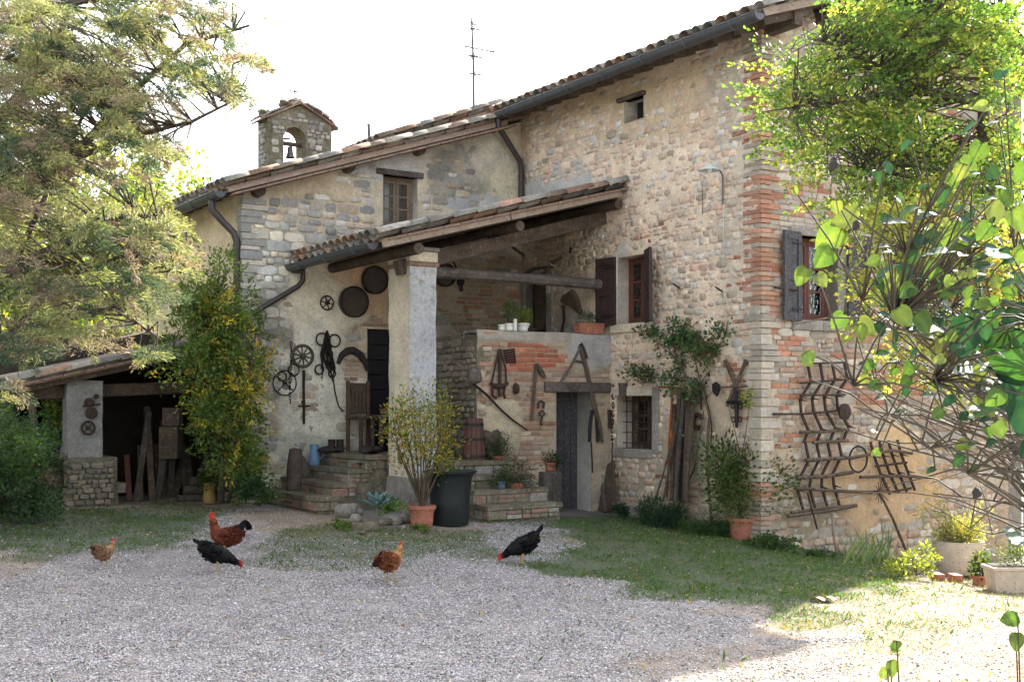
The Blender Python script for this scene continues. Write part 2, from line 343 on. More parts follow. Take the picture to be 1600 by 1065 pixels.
def wall_skin(pl, s0, s1, z0, top, holes, spec, par, name='wall', step=.03, depth=.3):
    """plastered / pointed face: a relief grid with openings cut through and reveals behind them"""
    ss = np.arange(s0, s1, step); zz = np.arange(z0, max(top(s0), top(s1), top((s0+s1)/2))+step, step)
    for h in holes: ss = ss[(abs(ss-h[0]) > .012) & (abs(ss-h[1]) > .012)]; zz = zz[(abs(zz-h[2]) > .012) & (abs(zz-h[3]) > .012)]
    ss = np.unique(np.concatenate([ss, [s1], [h[0] for h in holes], [h[1] for h in holes]])); zz = np.unique(np.concatenate([zz, [h[2] for h in holes], [h[3] for h in holes]]))
    A, B = np.meshgrid(ss, zz, indexing='ij'); tp = np.array([top(s) for s in ss])[:, None]; Bc = np.minimum(B, tp)
    s_ = A.ravel(); z_ = Bc.ravel(); px, py, Y = wproj(pl, s_, z_)
    nz = fbm(s_*2.3+9, z_*2.3, 5, 1); cov = paint(spec['cover'], spec.get('covers', []), px, py, nz)
    cov = np.clip(cov+(fbm(s_*1.1, z_*1.1+40, 4, 2)-.5)*1.1*spec.get('covn', 1), 0, 1)
    h = spec.get('joint', -.004)+(fbm(s_*9, z_*9, 3, 3)-.5)*.022+cov*.030+(fbm(s_*3, z_*3, 3, 4)-.5)*.012*cov
    und = (fbm(s_*.5, z_*.5, 2, 5)-.5)*.05
    edge = np.minimum.reduce([np.full(len(s_), .2)]+[np.maximum.reduce([h_[0]-s_, s_-h_[1], h_[2]-z_, z_-h_[3]]) for h_ in holes]) if holes else np.full(len(s_), .2)
    out = (h+und)*np.clip(edge/.08+.15, 0, 1)+.004; col = paint(spec['col'], spec.get('cols', []), px, py, nz)
    v1 = fbm(s_*4, z_*4, 4, 6)[:, None]; col = col*(.82+.36*v1)
    O = np.array(wp(pl, 0, 0)); dS = np.array(wp(pl, 1, 0))-O; dN = np.array(wp(pl, 0, 0, 1))-O
    P = O+s_[:, None]*dS+out[:, None]*dN; P[:, 2] += z_
    nS, nZ = len(ss), len(zz); i, j = np.meshgrid(np.arange(nS-1), np.arange(nZ-1), indexing='ij'); i = i.ravel(); j = j.ravel()
    cs = (ss[i]+ss[i+1])/2; cz = (zz[j]+zz[j+1])/2; keep = zz[j] < tp[i, 0]-.001
    for h_ in holes: keep &= ~((cs > h_[0]) & (cs < h_[1]) & (cz > h_[2]) & (cz < h_[3]))
    i = i[keep]; j = j[keep]; a = i*nZ+j; F_ = np.stack([a, a+nZ, a+nZ+1, a+1], 1)
    inv = np.array(wmat(par).inverted()) if par else np.eye(4); P = P@inv[:3, :3].T+inv[:3, 3]
    # reveals
    VV = [P]; FF = [F_]; CC = [col]; n = len(P)
    for h_ in holes:
        q = [];
        for (x, z) in ((h_[0], h_[2]), (h_[1], h_[2]), (h_[1], h_[3]), (h_[0], h_[3])):
            for of in (.02, -(h_[4] if len(h_) > 4 else depth)): q.append(np.array(wp(pl, x, z, of)))
        q = np.array(q)@inv[:3, :3].T+inv[:3, 3]; f = [(2*k+n, 2*k+1+n, (2*k+3) % 8+n, (2*k+2) % 8+n) for k in range(4)]
        VV.append(q); FF.append(np.array(f)); CC.append(np.tile(np.array(spec.get('reveal', spec['col'])), (8, 1))); n += 8
    me = np_mesh(name, np.concatenate(VV), np.concatenate(FF), np.concatenate(CC)); me.materials.append(M_['skin']); o = link(name, me, None, par)
    return o
def masonry(pl, s0, s1, z0, top, holes, spec, seed=0):
    """lists every stone and brick of a wall: (kind, s, z, w, h, roll, relief, colour, size in the photo)"""
    r = random.Random(seed); L = []
    def tryadd(kind, s, z, w_, h_, roll, rel):
        if z+h_/2 > top(s)-.01 or s-w_*.5 < s0 or s+w_*.5 > s1: return
        for q in holes:
            if s+w_*.46 > q[0] and s-w_*.46 < q[1] and z+h_*.46 > q[2] and z-h_*.46 < q[3]: return
        L.append([kind, s, z, w_, h_, roll, rel])
    z = z0
    while z < top((s0+s1)/2)+2:                                    # rubble courses
        rh = r.uniform(*spec.get('rh', (.085, .17))); s = s0-r.random()*.2
        while s < s1:
            sw = rh*r.uniform(*spec.get('asp', (.9, 2.3)))
            if sw < .22 and r.random() < spec.get('split', .25) and rh > .11:
                tryadd(0, s+sw/2, z+rh*.26, sw*.95, rh*.5, r.uniform(-.06, .06), r.uniform(.006, .02)); tryadd(0, s+sw/2, z+rh*.77, sw*.95, rh*.44, r.uniform(-.06, .06), r.uniform(.006, .02))
            else: tryadd(0, s+sw/2, z+rh/2+r.uniform(-.012, .012), sw*spec.get('fill', .96), rh*r.uniform(.84, 1.02), r.uniform(-.1, .1)*spec.get('rolls', 1), r.uniform(.006, .024))
            s += sw
        z += rh
    z = z0; k = 0
    while z < top((s0+s1)/2)+2:                                    # brick courses
        rh = .066; s = s0-.28*r.random(); k += 1
        while s < s1:
            sw = r.choice((.28, .28, .27, .14, .24)); tryadd(1, s+sw/2, z+rh/2+r.uniform(-.003, .003), sw-.012, rh-.012, r.uniform(-.015, .015), r.uniform(.007, .014)); s += sw
        z += rh
    A = np.array([[l[1], l[2]] for l in L]); px, py, Y = wproj(pl, A[:, 0], A[:, 1])
    nz = fbm(A[:, 0]*2.3+9, A[:, 1]*2.3, 5, 1); isb = paint(0.0, spec.get('bricks', []), px, py, nz) > .5
    bare = paint(1.0, spec.get('none', []), px, py, nz) > .5
    pal = np.array(spec['pal']); tint = paint((1, 1, 1), spec.get('tints', []), px, py, nz); bp = np.array(spec.get('bpal', [(.36, .17, .11), (.30, .15, .10), (.40, .24, .17), (.38, .29, .22)]))
    out = []
    for i, l in enumerate(L):
        if (l[0] == 1) != isb[i] or not bare[i]: continue
        c = (bp if l[0] else pal)[r.randrange(len(bp if l[0] else pal))]*r.uniform(.78, 1.2)*tint[i]
        rel = l[6]+(spec.get('proud', 0))
        out.append((pl, l[0], l[1], l[2], l[3], l[4], l[5], rel, c, l[3]*l[4]/Y[i]**2 if 0 <= px[i] <= 1600 and py[i] > 0 else 0))
    return out
def lay(items, wallof, n_stone=300, n_brick=300):
    """the largest in the photo become objects, the rest one mesh each"""
    for kind, lim, nm in ((0, n_stone, 'stone'), (1, n_brick, 'brick')):
        it = sorted([q for q in items if q[1] == kind], key=lambda q: -q[9]); mass = {}
        for idx, (pl, k, s, z, w_, h_, roll, rel, c, sz) in enumerate(it):
            i = rnd.randrange(24 if k == 0 else 12); par = wallof[pl]
            und = float((fbm(s*.5, z*.5, 2, 5)-.5)*.05)
            Mx = Matrix.Translation(wp(pl, s, z, und)) @ Matrix.Rotation(wrot(pl), 4, 'Z') @ Matrix.Rotation(roll, 4, 'Y') @ Matrix.Diagonal((w_*(1 if rnd.random() < .5 or k else -1), rel, h_, 1))
            if idx < lim:
                o = link(nm, (SM if k == 0 else BM)[i], None, par); o.matrix_basis = wmat(par).inverted() @ Mx; o.color = (*[float(x) for x in c], 1)
            else: mass.setdefault(pl, []).append((i, Mx, c))
        for pl, ls in mass.items():
            par = wallof[pl]; inv = wmat(par).inverted(); VV = []; FF = []; CC = []; n = 0
            for i, Mx, c in ls:
                v_, t_ = (SV if kind == 0 else BV)[i]; m = np.array(inv @ Mx); VV.append(v_@m[:3, :3].T+m[:3, 3]); t2 = t_ if Mx.determinant() > 0 else t_[:, ::-1]
                FF.append(t2+n); CC.append(np.tile(c, (len(v_), 1))); n += len(v_)
            me = np_mesh(nm+'work', np.concatenate(VV), np.concatenate(FF), np.concatenate(CC)); me.materials.append(M_['stonem'])
            o = link('stonework' if kind == 0 else 'brickwork', me, None, par); o['kind'] = 'stuff'
# ================================================================== roof tiles
def mk_tile(seed, up):
    r = random.Random(seed); n = 6; vs = []; fs = []; L_ = .46
    for y, rr in ((0, .098), (L_, .078)):
        for th in (0, .014):
            for k in range(n+1):
                a = pi*k/n; x = cos(a)*(rr-th); z = sin(a)*(rr-th)*.78; vs.append((x, y, z if up else -z+.02))
    m = n+1
    for k in range(n):
        fs += [(k, k+1, 2*m+k+1, 2*m+k), (m+k+1, m+k, 3*m+k, 3*m+k+1), (k+1, k, m+k, m+k+1), (2*m+k, 2*m+k+1, 3*m+k+1, 3*m+k)]
    if not up: fs = [f[::-1] for f in fs]
    return np.array(vs), as_tri(fs)
TV = [mk_tile(i, i < 1) for i in range(2)]
TM = []
for v_, t_ in TV: me = np_mesh('roof_tile', v_, t_); me.materials.append(M_['tile']); TM.append(me)
TPAL = [(.27, .175, .125), (.21, .165, .13), (.29, .26, .22), (.17, .16, .145), (.31, .22, .17), (.22, .215, .195), (.34, .32, .285)]
def roof(par, a0, z0, slope, b0, b1, length, cap=300, pal=TPAL, key=None, flip=False, both=False, lift=.035):
    """coppi laid in columns up a slope that rises with a (or falls when flip)"""
    sg = -1 if flip else 1; L_ = []; n = max(1, int(round((b1-b0)/.215))); sp = (b1-b0)/n; rows = int(length/.36)+1; al = math.atan(slope)
    for i in range(n+1):
        for k in (0, 1):
            if k and i == n: continue
            jb = rnd.uniform(-.008, .008)
            for j in range(rows):
                d = j*.36-.05+rnd.uniform(-.012, .012); b = b0+i*sp+(sp/2 if k else 0)+jb+rnd.uniform(-.008, .008)
                a = a0+sg*d*cos(al); z = z0+d*sin(al)+(lift+.035 if not k else lift)+rnd.uniform(-.004, .006)
                # tile y axis runs up the slope
                yax = (V*sg*cos(al)+Vector((0, 0, sin(al)))).normalized(); xax = (U*-sg); zax = xax.cross(yax)
                Mx = Matrix.Translation(H(a, b, z)) @ Matrix((xax, yax, zax)).transposed().to_4x4() @ Matrix.Rotation(rnd.uniform(-.03, .03), 4, 'Z') @ Matrix.Rotation(R(2.2), 4, 'X')
                p = Mx.translation; px, py = proj(p); q = key(a, b) if key else b
                L_.append((q, k, Mx, pal[rnd.randrange(len(pal))]))
    L_.sort(key=lambda t: t[0]); inv = wmat(par).inverted(); VV = []; FF = []; CC = []; m_ = 0
    for idx, (q, k, Mx, c) in enumerate(L_):
        c = np.array(c)*rnd.uniform(.8, 1.2)
        if idx < cap:
            o = link('roof_tile', TM[k], None, par); o.matrix_basis = inv @ Mx; o.color = (*c, 1)
        else:
            v_, t_ = TV[k]; mm = np.array(inv @ Mx); VV.append(v_@mm[:3, :3].T+mm[:3, 3]); FF.append(t_+m_); CC.append(np.tile(c, (len(v_), 1))); m_ += len(v_)
    if VV:
        me = np_mesh('tiling', np.concatenate(VV), np.concatenate(FF), np.concatenate(CC)); me.materials.append(M_['tilem']); o = link('tiling', me, None, par); o['kind'] = 'stuff'
def hbox(mb, a0, a1, b0, b1, z0, z1): # axis aligned in house space
    mb.M = HM; mb.span((a0, b0, z0), (a1, b1, z1)); mb.M = Matrix.Identity(4); return mb
def slab(mb, a0, z0, a1, z1, b0, b1, th):
    vs = [H(a, b, z+d) for b in (b0, b1) for a, z, d in ((a0, z0, 0), (a1, z1, 0), (a1, z1, -th), (a0, z0, -th))]
    return mb.add(vs, [(0, 1, 2, 3), (7, 6, 5, 4), (0, 4, 5, 1), (1, 5, 6, 2), (2, 6, 7, 3), (3, 7, 4, 0)])
def gutter(par, p, q, r=.075, m=None, nb=6):
    """open half-round channel from p to q with brackets"""
    p = Vector(p); q = Vector(q); d = (q-p).normalized(); x = d.cross(Vector((0, 0, 1))).normalized(); n = 8; vs = []; fs = []
    for e in (p, q):
        for rr in (r, r-.006):
            for k in range(n+1): a = pi*k/n; vs.append(e+x*(cos(a)*rr)-Vector((0, 0, sin(a)*rr)))
    m_ = n+1
    for k in range(n): fs += [(k, k+1, 2*m_+k+1, 2*m_+k), (m_+k+1, m_+k, 3*m_+k, 3*m_+k+1), (k, m_+k, m_+k+1, k+1)]
    fs += [(0, 2*m_, 3*m_, m_), (n, m_+n, 3*m_+n, 2*m_+n), tuple(range(n+1))[::-1], tuple(range(2*m_, 2*m_+n+1))]
    mb = MB(); mb.add(vs, fs)
    mb.tube([p+x*r, q+x*r], .011, 6); mb.tube([p-x*r, q-x*r], .009, 6)
    g = mb.build('gutter', m or M_['gutter'], par, smooth=True)
    for i in range(nb):
        c = p.lerp(q, (i+.5)/nb); mb = MB(); pts = [c+x*(cos(pi*k/8)*(r+.006))-Vector((0, 0, sin(pi*k/8)*(r+.006))) for k in range(9)]
        mb.tube(pts, .009, 4); mb.build('bracket', m or M_['gutter'], g)
    return g
def frame_rect(mb, pl, s0, s1, z0, z1, w_, off, th):
    """four rails of a rectangular frame lying off metres in front of the plane"""
    for a, b, c, d in ((s0, s1, z0, z0+w_), (s0, s1, z1-w_, z1), (s0, s0+w_, z0+w_, z1-w_), (s1-w_, s1, z0+w_, z1-w_)):
        wbox(mb, pl, a, b, c, d, off-th, off)
def wbox(mb, pl, s0, s1, z0, z1, o0, o1):
    vs = [wp(pl, s, z, o) for o in (o0, o1) for z in (z0, z1) for s in (s0, s1)]
    return mb.add(vs, [(0, 2, 3, 1), (4, 5, 7, 6), (0, 1, 5, 4), (2, 6, 7, 3), (0, 4, 6, 2), (1, 3, 7, 5)])
def window(par, pl, s0, s1, z0, z1, m, off=-.18, rows=3, leaves=2, curtain=0, name='window', fw=.045):
    mb = MB(); frame_rect(mb, pl, s0, s1, z0, z1, fw, off, .06); w_ = mb.build(name, m, par, bevel=.004)
    si, so_ = s0+fw, s1-fw; zi, zo = z0+fw, z1-fw; lw = (so_-si)/leaves
    for k in range(leaves):
        a, b = si+k*lw+.003, si+(k+1)*lw-.003; mb = MB(); frame_rect(mb, pl, a, b, zi, zo, .045, off-.004, .04); mb.build('sash', m, w_, bevel=.004)
        for j in range(rows):
            y0 = zi+.045+(zo-zi-.09)*j/rows; y1 = zi+.045+(zo-zi-.09)*(j+1)/rows
            if j: mb = MB(); wbox(mb, pl, a+.045, b-.045, y0-.012, y0+.012, off-.036, off-.008); mb.build('glazing_bar', m, w_)
            mb = MB(); wbox(mb, pl, a+.045, b-.045, y0+(.012 if j else 0), y1-(.012 if j < rows-1 else 0), off-.026, off-.022); mb.build('pane', M_['glass'], w_)
    if curtain:
        mb = MB(); n = 24; vs = []; sgn = 1
        for j in (0, 1):
            for k in range(n+1): s = si+.02+(so_-si-.04)*curtain*k/n; vs.append(wp(pl, s, zi+.03+j*(zo-zi-.06), off-.13+.018*sin(k*1.9)))
        mb.add(vs, [(k, k+1, n+2+k, n+1+k) for k in range(n)]); c = mb.build('curtain', M_['cloth'], w_, smooth='all')
        sm = c.modifiers.new('t', 'SOLIDIFY'); sm.thickness = .003
    return w_
def shutter(par, hinge, z0, z1, ang, width, m, pl, planks=3):
    """a ledged shutter hinged at world point hinge, swung to world direction ang"""
    d = Vector((cos(ang), sin(ang), 0)); n = Vector((-d.y, d.x, 0)); mb = MB()
    T = Matrix((d, n, Vector((0, 0, 1)))).transposed().to_4x4(); T.translation = Vector((hinge.x, hinge.y, 0))
    def bx(x0, x1, y0, y1, a, b, nm, par_, mm=m):
        q = MB(T); q.span((x0, y0, a), (x1, y1, b)); return q.build(nm, mm, par_, bevel=.004)
    h = z1-z0; mid = z0+h*.5
    s = bx(0, .07, -.02, .02, z0, z1, 'shutter', par)
    bx(width-.07, width, -.02, .02, z0, z1, 'stile', s)
    for a, b in ((z0, z0+.1), (mid-.06, mid+.06), (z1-.1, z1)): bx(.072, width-.072, -.018, .018, a, b, 'rail', s)
    pw = (width-.15)/planks
    for lo, hi in ((z0+.102, mid-.062), (mid+.062, z1-.102)):
        for k in range(planks): bx(.075+k*pw+.002, .075+(k+1)*pw-.002, -.008, .008, lo, hi, 'panel', s)
    for zz in (z0+.14, z1-.14): q = MB(T); q.span((-.02, .021, zz-.012), (width*.55, .027, zz+.012)); q.build('strap_hinge', M_['ironb'], s)
    return s
import bmesh
def roughen(o, n=3, am=.012, sc=3, seed=0):
    bm = bmesh.new(); bm.from_mesh(o.data); bmesh.ops.subdivide_edges(bm, edges=bm.edges[:], cuts=n, use_grid_fill=True)
    for v_ in bm.verts:
        p = v_.co; d = Vector((fbm(p.x*sc+seed, p.z*sc+p.y*sc, 3, 1)-.5, fbm(p.y*sc+seed, p.z*sc+5, 3, 2)-.5, (fbm(p.x*sc, p.y*sc+9, 3, 3)-.5)*.4)); v_.co += d*am*2
    bm.to_mesh(o.data); bm.free(); o.data.polygons.foreach_set('use_smooth', [True]*len(o.data.polygons))
    try: o.data.set_sharp_from_angle(angle=R(40))
    except Exception: pass
# ================================================================== ground
def gmask(px, py, x, y):
    """1 where short grass grows, 0 gravel, 2.. dry dirt in the second return"""
    nz = fbm(x*1.3, y*1.3, 5, 2); g = paint(.0, GRASS, px, py, nz)
    return g, paint(.0, DIRT, px, py, nz)
GRASS = [(90, 830, 230, 40, 1, .8), (250, 800, 120, 14, 1, .5), (330, 838, 70, 10, 1, .45), (650, 848, 240, 28, 1, .62), (540, 880, 150, 12, 1, .35), (1010, 862, 170, 75, 1, .9), (1190, 890, 210, 62, 1, 1),
         (1330, 900, 90, 38, 1, .8), (1260, 968, 70, 18, 1, .7), (1100, 925, 170, 22, 1, .7), (1400, 1000, 90, 24, 1, .3), (1500, 940, 160, 40, 1, .2), (800, 838, 50, 26, 0, .8), (860, 850, 40, 14, 0, .7), (1000, 800, 300, 30, 1, .5)]
DIRT = [(470, 812, 120, 26, 1, .8), (1480, 960, 240, 90, 1, 1), (1250, 1040, 230, 50, 1, .6), (1560, 1010, 220, 110, 1, 1), (1250, 985, 90, 20, 1, .8), (640, 828, 160, 16, 1, .7), (1180, 955, 120, 12, 1, .5), (0, 880, 60, 20, 1, .6), (200, 790, 260, 14, 1, .8), (1120, 835, 260, 18, 1, .6)]
xs = np.unique(np.concatenate([np.linspace(-320, -20, 16), np.arange(-20, -9, .6), np.arange(-9, 10, .07), np.arange(10, 22, .6), np.linspace(22, 320, 16)]))
ys = np.unique(np.concatenate([np.linspace(-120, -30, 8), np.arange(-28, 4.5, .7), np.arange(4.5, 19, .07), np.arange(19, 30, .6), np.linspace(30, 600, 24)]))
A_, B_ = np.meshgrid(xs, ys, indexing='ij'); gx = A_.ravel(); gy = B_.ravel(); gz = ground(gx, gy)+(fbm(gx*1.5, gy*1.5, 4, 3)-.5)*.05+(fbm(gx*7, gy*7, 3, 4)-.5)*.014
yy = np.maximum(gy, 1.0); gpx = PX+FP*gx/yy; gpy = HY+FP*(EYE-ground(gx, gy))/yy
mg, md = gmask(gpx, gpy, gx, gy); far = (gy > 20) | (gx < -9) | (gx > 9.5) | (gy < 3); mg[far] = .8; md[far] = .3
dn = fbm(gx*3, gy*3, 4, 5)[:, None]
gc = np.array([.225, .205, .205])*(.8+.4*dn); gc = gc*(1-md[:, None])+np.array([.27, .205, .145])*(.75+.5*dn)*md[:, None]
gc = gc*(1-.9*mg[:, None])+np.array([.05, .07, .028])*.9*mg[:, None]
yard = (1-sst(4.2, 5.0, gy))*sst(-26, -24, gy)*(1-sst(16, 18, abs(gx)))          # the gravel yard goes on behind the camera
gc = gc*(1-yard[:, None])+np.array([.47, .455, .45])*(.85+.3*dn)*yard[:, None]
ii, jj = np.meshgrid(np.arange(len(xs)-1), np.arange(len(ys)-1), indexing='ij'); q_ = (ii*len(ys)+jj).ravel()
M_['ground'] = mat('yard_earth', (1.15, 1.13, 1.1), (.72, .72, .74), .95, 14, 1.0, 60, src='col', dist=.012)
gme = np_mesh('ground', np.stack([gx, gy, gz], 1), np.stack([q_, q_+len(ys), q_+len(ys)+1, q_+1], 1), gc, True); gme.materials.append(M_['ground'])
tag(link('ground', gme), kind='structure')
def inst(name, pts, protos, scl, rots, par=None):
    """many small pieces as one geometry-nodes object (kind stuff)"""
    me = bpy.data.meshes.new(name); pts = np.asarray(pts, np.float32); me.vertices.add(len(pts)); me.vertices.foreach_set('co', pts.ravel())
    a = me.attributes.new('scl', 'FLOAT_VECTOR', 'POINT'); a.data.foreach_set('vector', np.asarray(scl, np.float32).ravel())
    a = me.attributes.new('rot', 'FLOAT_VECTOR', 'POINT'); a.data.foreach_set('vector', np.asarray(rots, np.float32).ravel())
    o = link(name, me, None, par); ng = bpy.data.node_groups.new(name, 'GeometryNodeTree')
    ng.interface.new_socket('Geometry', in_out='INPUT', socket_type='NodeSocketGeometry'); ng.interface.new_socket('Geometry', in_out='OUTPUT', socket_type='NodeSocketGeometry')
    n = ng.nodes; gi = n.new('NodeGroupInput'); go = n.new('NodeGroupOutput'); ip = n.new('GeometryNodeInstanceOnPoints')
    gj = n.new('GeometryNodeGeometryToInstance')
    for p in protos[::-1]:
        oi = n.new('GeometryNodeObjectInfo'); oi.inputs['Object'].default_value = p; oi.inputs['As Instance'].default_value = True; ng.links.new(oi.outputs['Geometry'], gj.inputs[0])
    na = n.new('GeometryNodeInputNamedAttribute'); na.data_type = 'FLOAT_VECTOR'; na.inputs[0].default_value = 'scl'
    nr = n.new('GeometryNodeInputNamedAttribute'); nr.data_type = 'FLOAT_VECTOR'; nr.inputs[0].default_value = 'rot'
    mp = n.new('GeometryNodeMeshToPoints'); ng.links.new(gi.outputs[0], mp.inputs[0]); ng.links.new(mp.outputs[0], ip.inputs['Points'])
    ip.inputs['Pick Instance'].default_value = True; ng.links.new(gj.outputs[0], ip.inputs['Instance'])
    er = n.new('FunctionNodeEulerToRotation'); ng.links.new(nr.outputs['Attribute'], er.inputs[0]); ng.links.new(er.outputs[0], ip.inputs['Rotation'])
    ng.links.new(na.outputs['Attribute'], ip.inputs['Scale']); ng.links.new(ip.outputs[0], go.inputs[0])
    md_ = o.modifiers.new('scatter', 'NODES'); md_.node_group = ng; return o
def mesh_rocks(name, pos, scl, cols, seed=0, m='stonem', n=7):
    """baked pebbles: squashed octahedra with chipped corners"""
    rg = np.random.default_rng(seed); N = len(pos)
    base = np.array([(1, 0, 0), (0, 1, 0), (-1, 0, 0), (0, -1, 0), (.1, 0, .62), (0, .1, -.5)], float)
    F_ = np.array([(0, 1, 4), (1, 2, 4), (2, 3, 4), (3, 0, 4), (1, 0, 5), (2, 1, 5), (3, 2, 5), (0, 3, 5)])
    an = rg.random(N)*2*pi; ca, sa = np.cos(an), np.sin(an); b = base[None]*(1+rg.uniform(-.3, .3, (N, 6, 3)))*scl[:, None, None]*np.stack([np.ones(N), rg.uniform(.55, 1, N), rg.uniform(.5, 1, N)], 1)[:, None]
    t = rg.uniform(-.4, .4, N)[:, None]; z = b[..., 2]+b[..., 0]*t; x = b[..., 0]*ca[:, None]-b[..., 1]*sa[:, None]; y = b[..., 0]*sa[:, None]+b[..., 1]*ca[:, None]
    P = np.stack([x, y, z], 2)+pos[:, None]; FF = (F_[None]+(np.arange(N)*6)[:, None, None]).reshape(-1, 3)
    me = np_mesh(name, P.reshape(-1, 3), FF, np.repeat(cols, 6, 0)); me.materials.append(M_[m]); return link(name, me)
# gravel
N = 520000
Yg = 4.5+(15.5-4.5)*nrg.random(N)**1.25; Xg = (nrg.random(N)*2-1)*(Yg*.47+.6)
gzz = ground(Xg, Yg); gpx = PX+FP*Xg/Yg; gpy = HY+FP*(EYE-gzz)/Yg; a1, a2 = gmask(gpx, gpy, Xg, Yg)
lit = sst(-.2, .3, (Xg-.38)*.83-(Yg-7.1)*.558)
dens = np.clip(1-a1*1.15, 0.0, 1)*np.clip(1-a2*.9, 0, 1)*np.clip(.55+fbm(Xg*2, Yg*2, 3, 6), 0, 1)*np.clip(1.1-.045*(Yg-5), .4, 1); hh = hs_(Vector((0, 0, 0)))
bb = (Xg-C0.x)*U.x+(Yg-C0.y)*U.y; aa = (Xg-C0.x)*V.x+(Yg-C0.y)*V.y
bare = fbm(Xg*.9+4, Yg*.5+8, 4, 2); dens = dens*np.clip(1.25-2.6*np.clip(bare-.52, 0, 1), .35, 1)
ok = (nrg.random(N) < dens) & ~((aa > -.05) & (bb > -.05)) & ~((bb > 1.8) & (aa > -4.4))
Xg, Yg = Xg[ok], Yg[ok]; n_ = len(Xg); sc_ = .0055+.0065*nrg.random(n_)**2+.006*(nrg.random(n_) > .97)
gp = np.stack([Xg, Yg, ground(Xg, Yg)+(fbm(Xg*1.5, Yg*1.5, 4, 3)-.5)*.05+sc_*.3], 1)
pc = np.array([(.47, .46, .465), (.39, .375, .38), (.56, .545, .55), (.45, .40, .39), (.24, .23, .235), (.40, .33, .315), (.10, .095, .10)])[np.minimum(nrg.integers(0, 13, n_)//2, 6)]*nrg.uniform(.8, 1.15, (n_, 1))
M_['pebble'] = mat('gravel_stone', (1, 1, 1), (.95, .95, .95), .9, 30, 0, src='col')
tag(mesh_rocks('gravel', gp, sc_, pc, 1, 'pebble'), 'pale pinkish grey gravel spread over the yard', 'gravel', kind='stuff')
# ================================================================== the tall stone house
TAN = (.70, .57, .43)
def hole(pl, x0, y0, x1, y1, d=.3):
    a = ps(pl, x0, y0); b = ps(pl, x1, y1); s0, s1 = sorted((a[0], b[0])); z0, z1 = sorted((a[1], b[1])); return [s0, s1, z0, z1, d]
house = root('stone_house', 'tall two storey rubble stone farmhouse under a tiled roof, behind the yard', 'house', H(0, 0, 0), ROTH)
hF_att = hole(FPL, 977, 193, 1007, 149, .24); hF_win = hole(FPL, 967, 507, 1012, 396, .25); hF_bar = hole(FPL, 966, 699, 1022, 618, .3); hF_door = hole(FPL, 823, 560, 856, 432, .25); hF_door[2] = 1.8
hR_win = hole(RPL, 1243, 499, 1307, 374, .22)
SR = 4.85
topF = lambda s: 6.2
topR = lambda s: 6.2+.33*min(s, SR-s)
specF = dict(col=TAN, joint=.005, cover=.0, covn=.70, rh=(.045, .115), fill=.98, reveal=(.5, .45, .38),
  cols=[(900, 170, 400, 60, (.50, .37, .24), .7), (880, 300, 110, 40, (.46, .46, .45), .9), (860, 480, 70, 100, (.33, .26, .18), .6), (1170, 250, 60, 260, (.42, .38, .33), .6), (900, 560, 60, 60, (.40, .40, .40), .8), (1050, 730, 130, 70, (.34, .30, .22), .8), (1130, 830, 150, 40, (.20, .19, .14), .7), (975, 450, 14, 70, (.55, .53, .50), .9), (1120, 620, 60, 60, (.40, .31, .23), .6)],
  covers=[(890, 305, 105, 26, 1, .95), (1185, 300, 12, 300, .1, .8), (900, 140, 300, 40, .45, .8), (975, 450, 20, 75, 1, .9), (920, 480, 30, 60, .8, .9), (1100, 700, 60, 60, .5, .8)],
  pal=[(.62, .51, .395), (.55, .46, .37), (.66, .53, .40), (.60, .47, .365), (.50, .42, .33), (.68, .57, .45), (.62, .44, .34), (.53, .485, .43), (.44, .37, .29), (.56, .53, .49), (.60, .42, .32)],
  bricks=[(1172, 215, 34, 12, 1, 1), (1160, 448, 50, 9, 1, 1), (1185, 330, 14, 10, 1, 1), (1178, 560, 30, 7, 1, 1), (1130, 640, 60, 20, 1, 1), (1170, 610, 40, 60, 1, .9), (1060, 740, 30, 40, 1, .9), (1180, 130, 16, 20, 1, 1), (1170, 400, 30, 10, 1, 1), (1185, 720, 24, 40, 1, .9), (1000, 372, 40, 6, 1, 1), (1120, 530, 14, 10, 1, .9), (1040, 350, 12, 10, 1, .9), (1155, 505, 30, 6, 1, 1)],
  tints=[(1120, 800, 200, 60, (.7, .7, .62), .7), (880, 450, 60, 90, (.75, .68, .58), .7)])
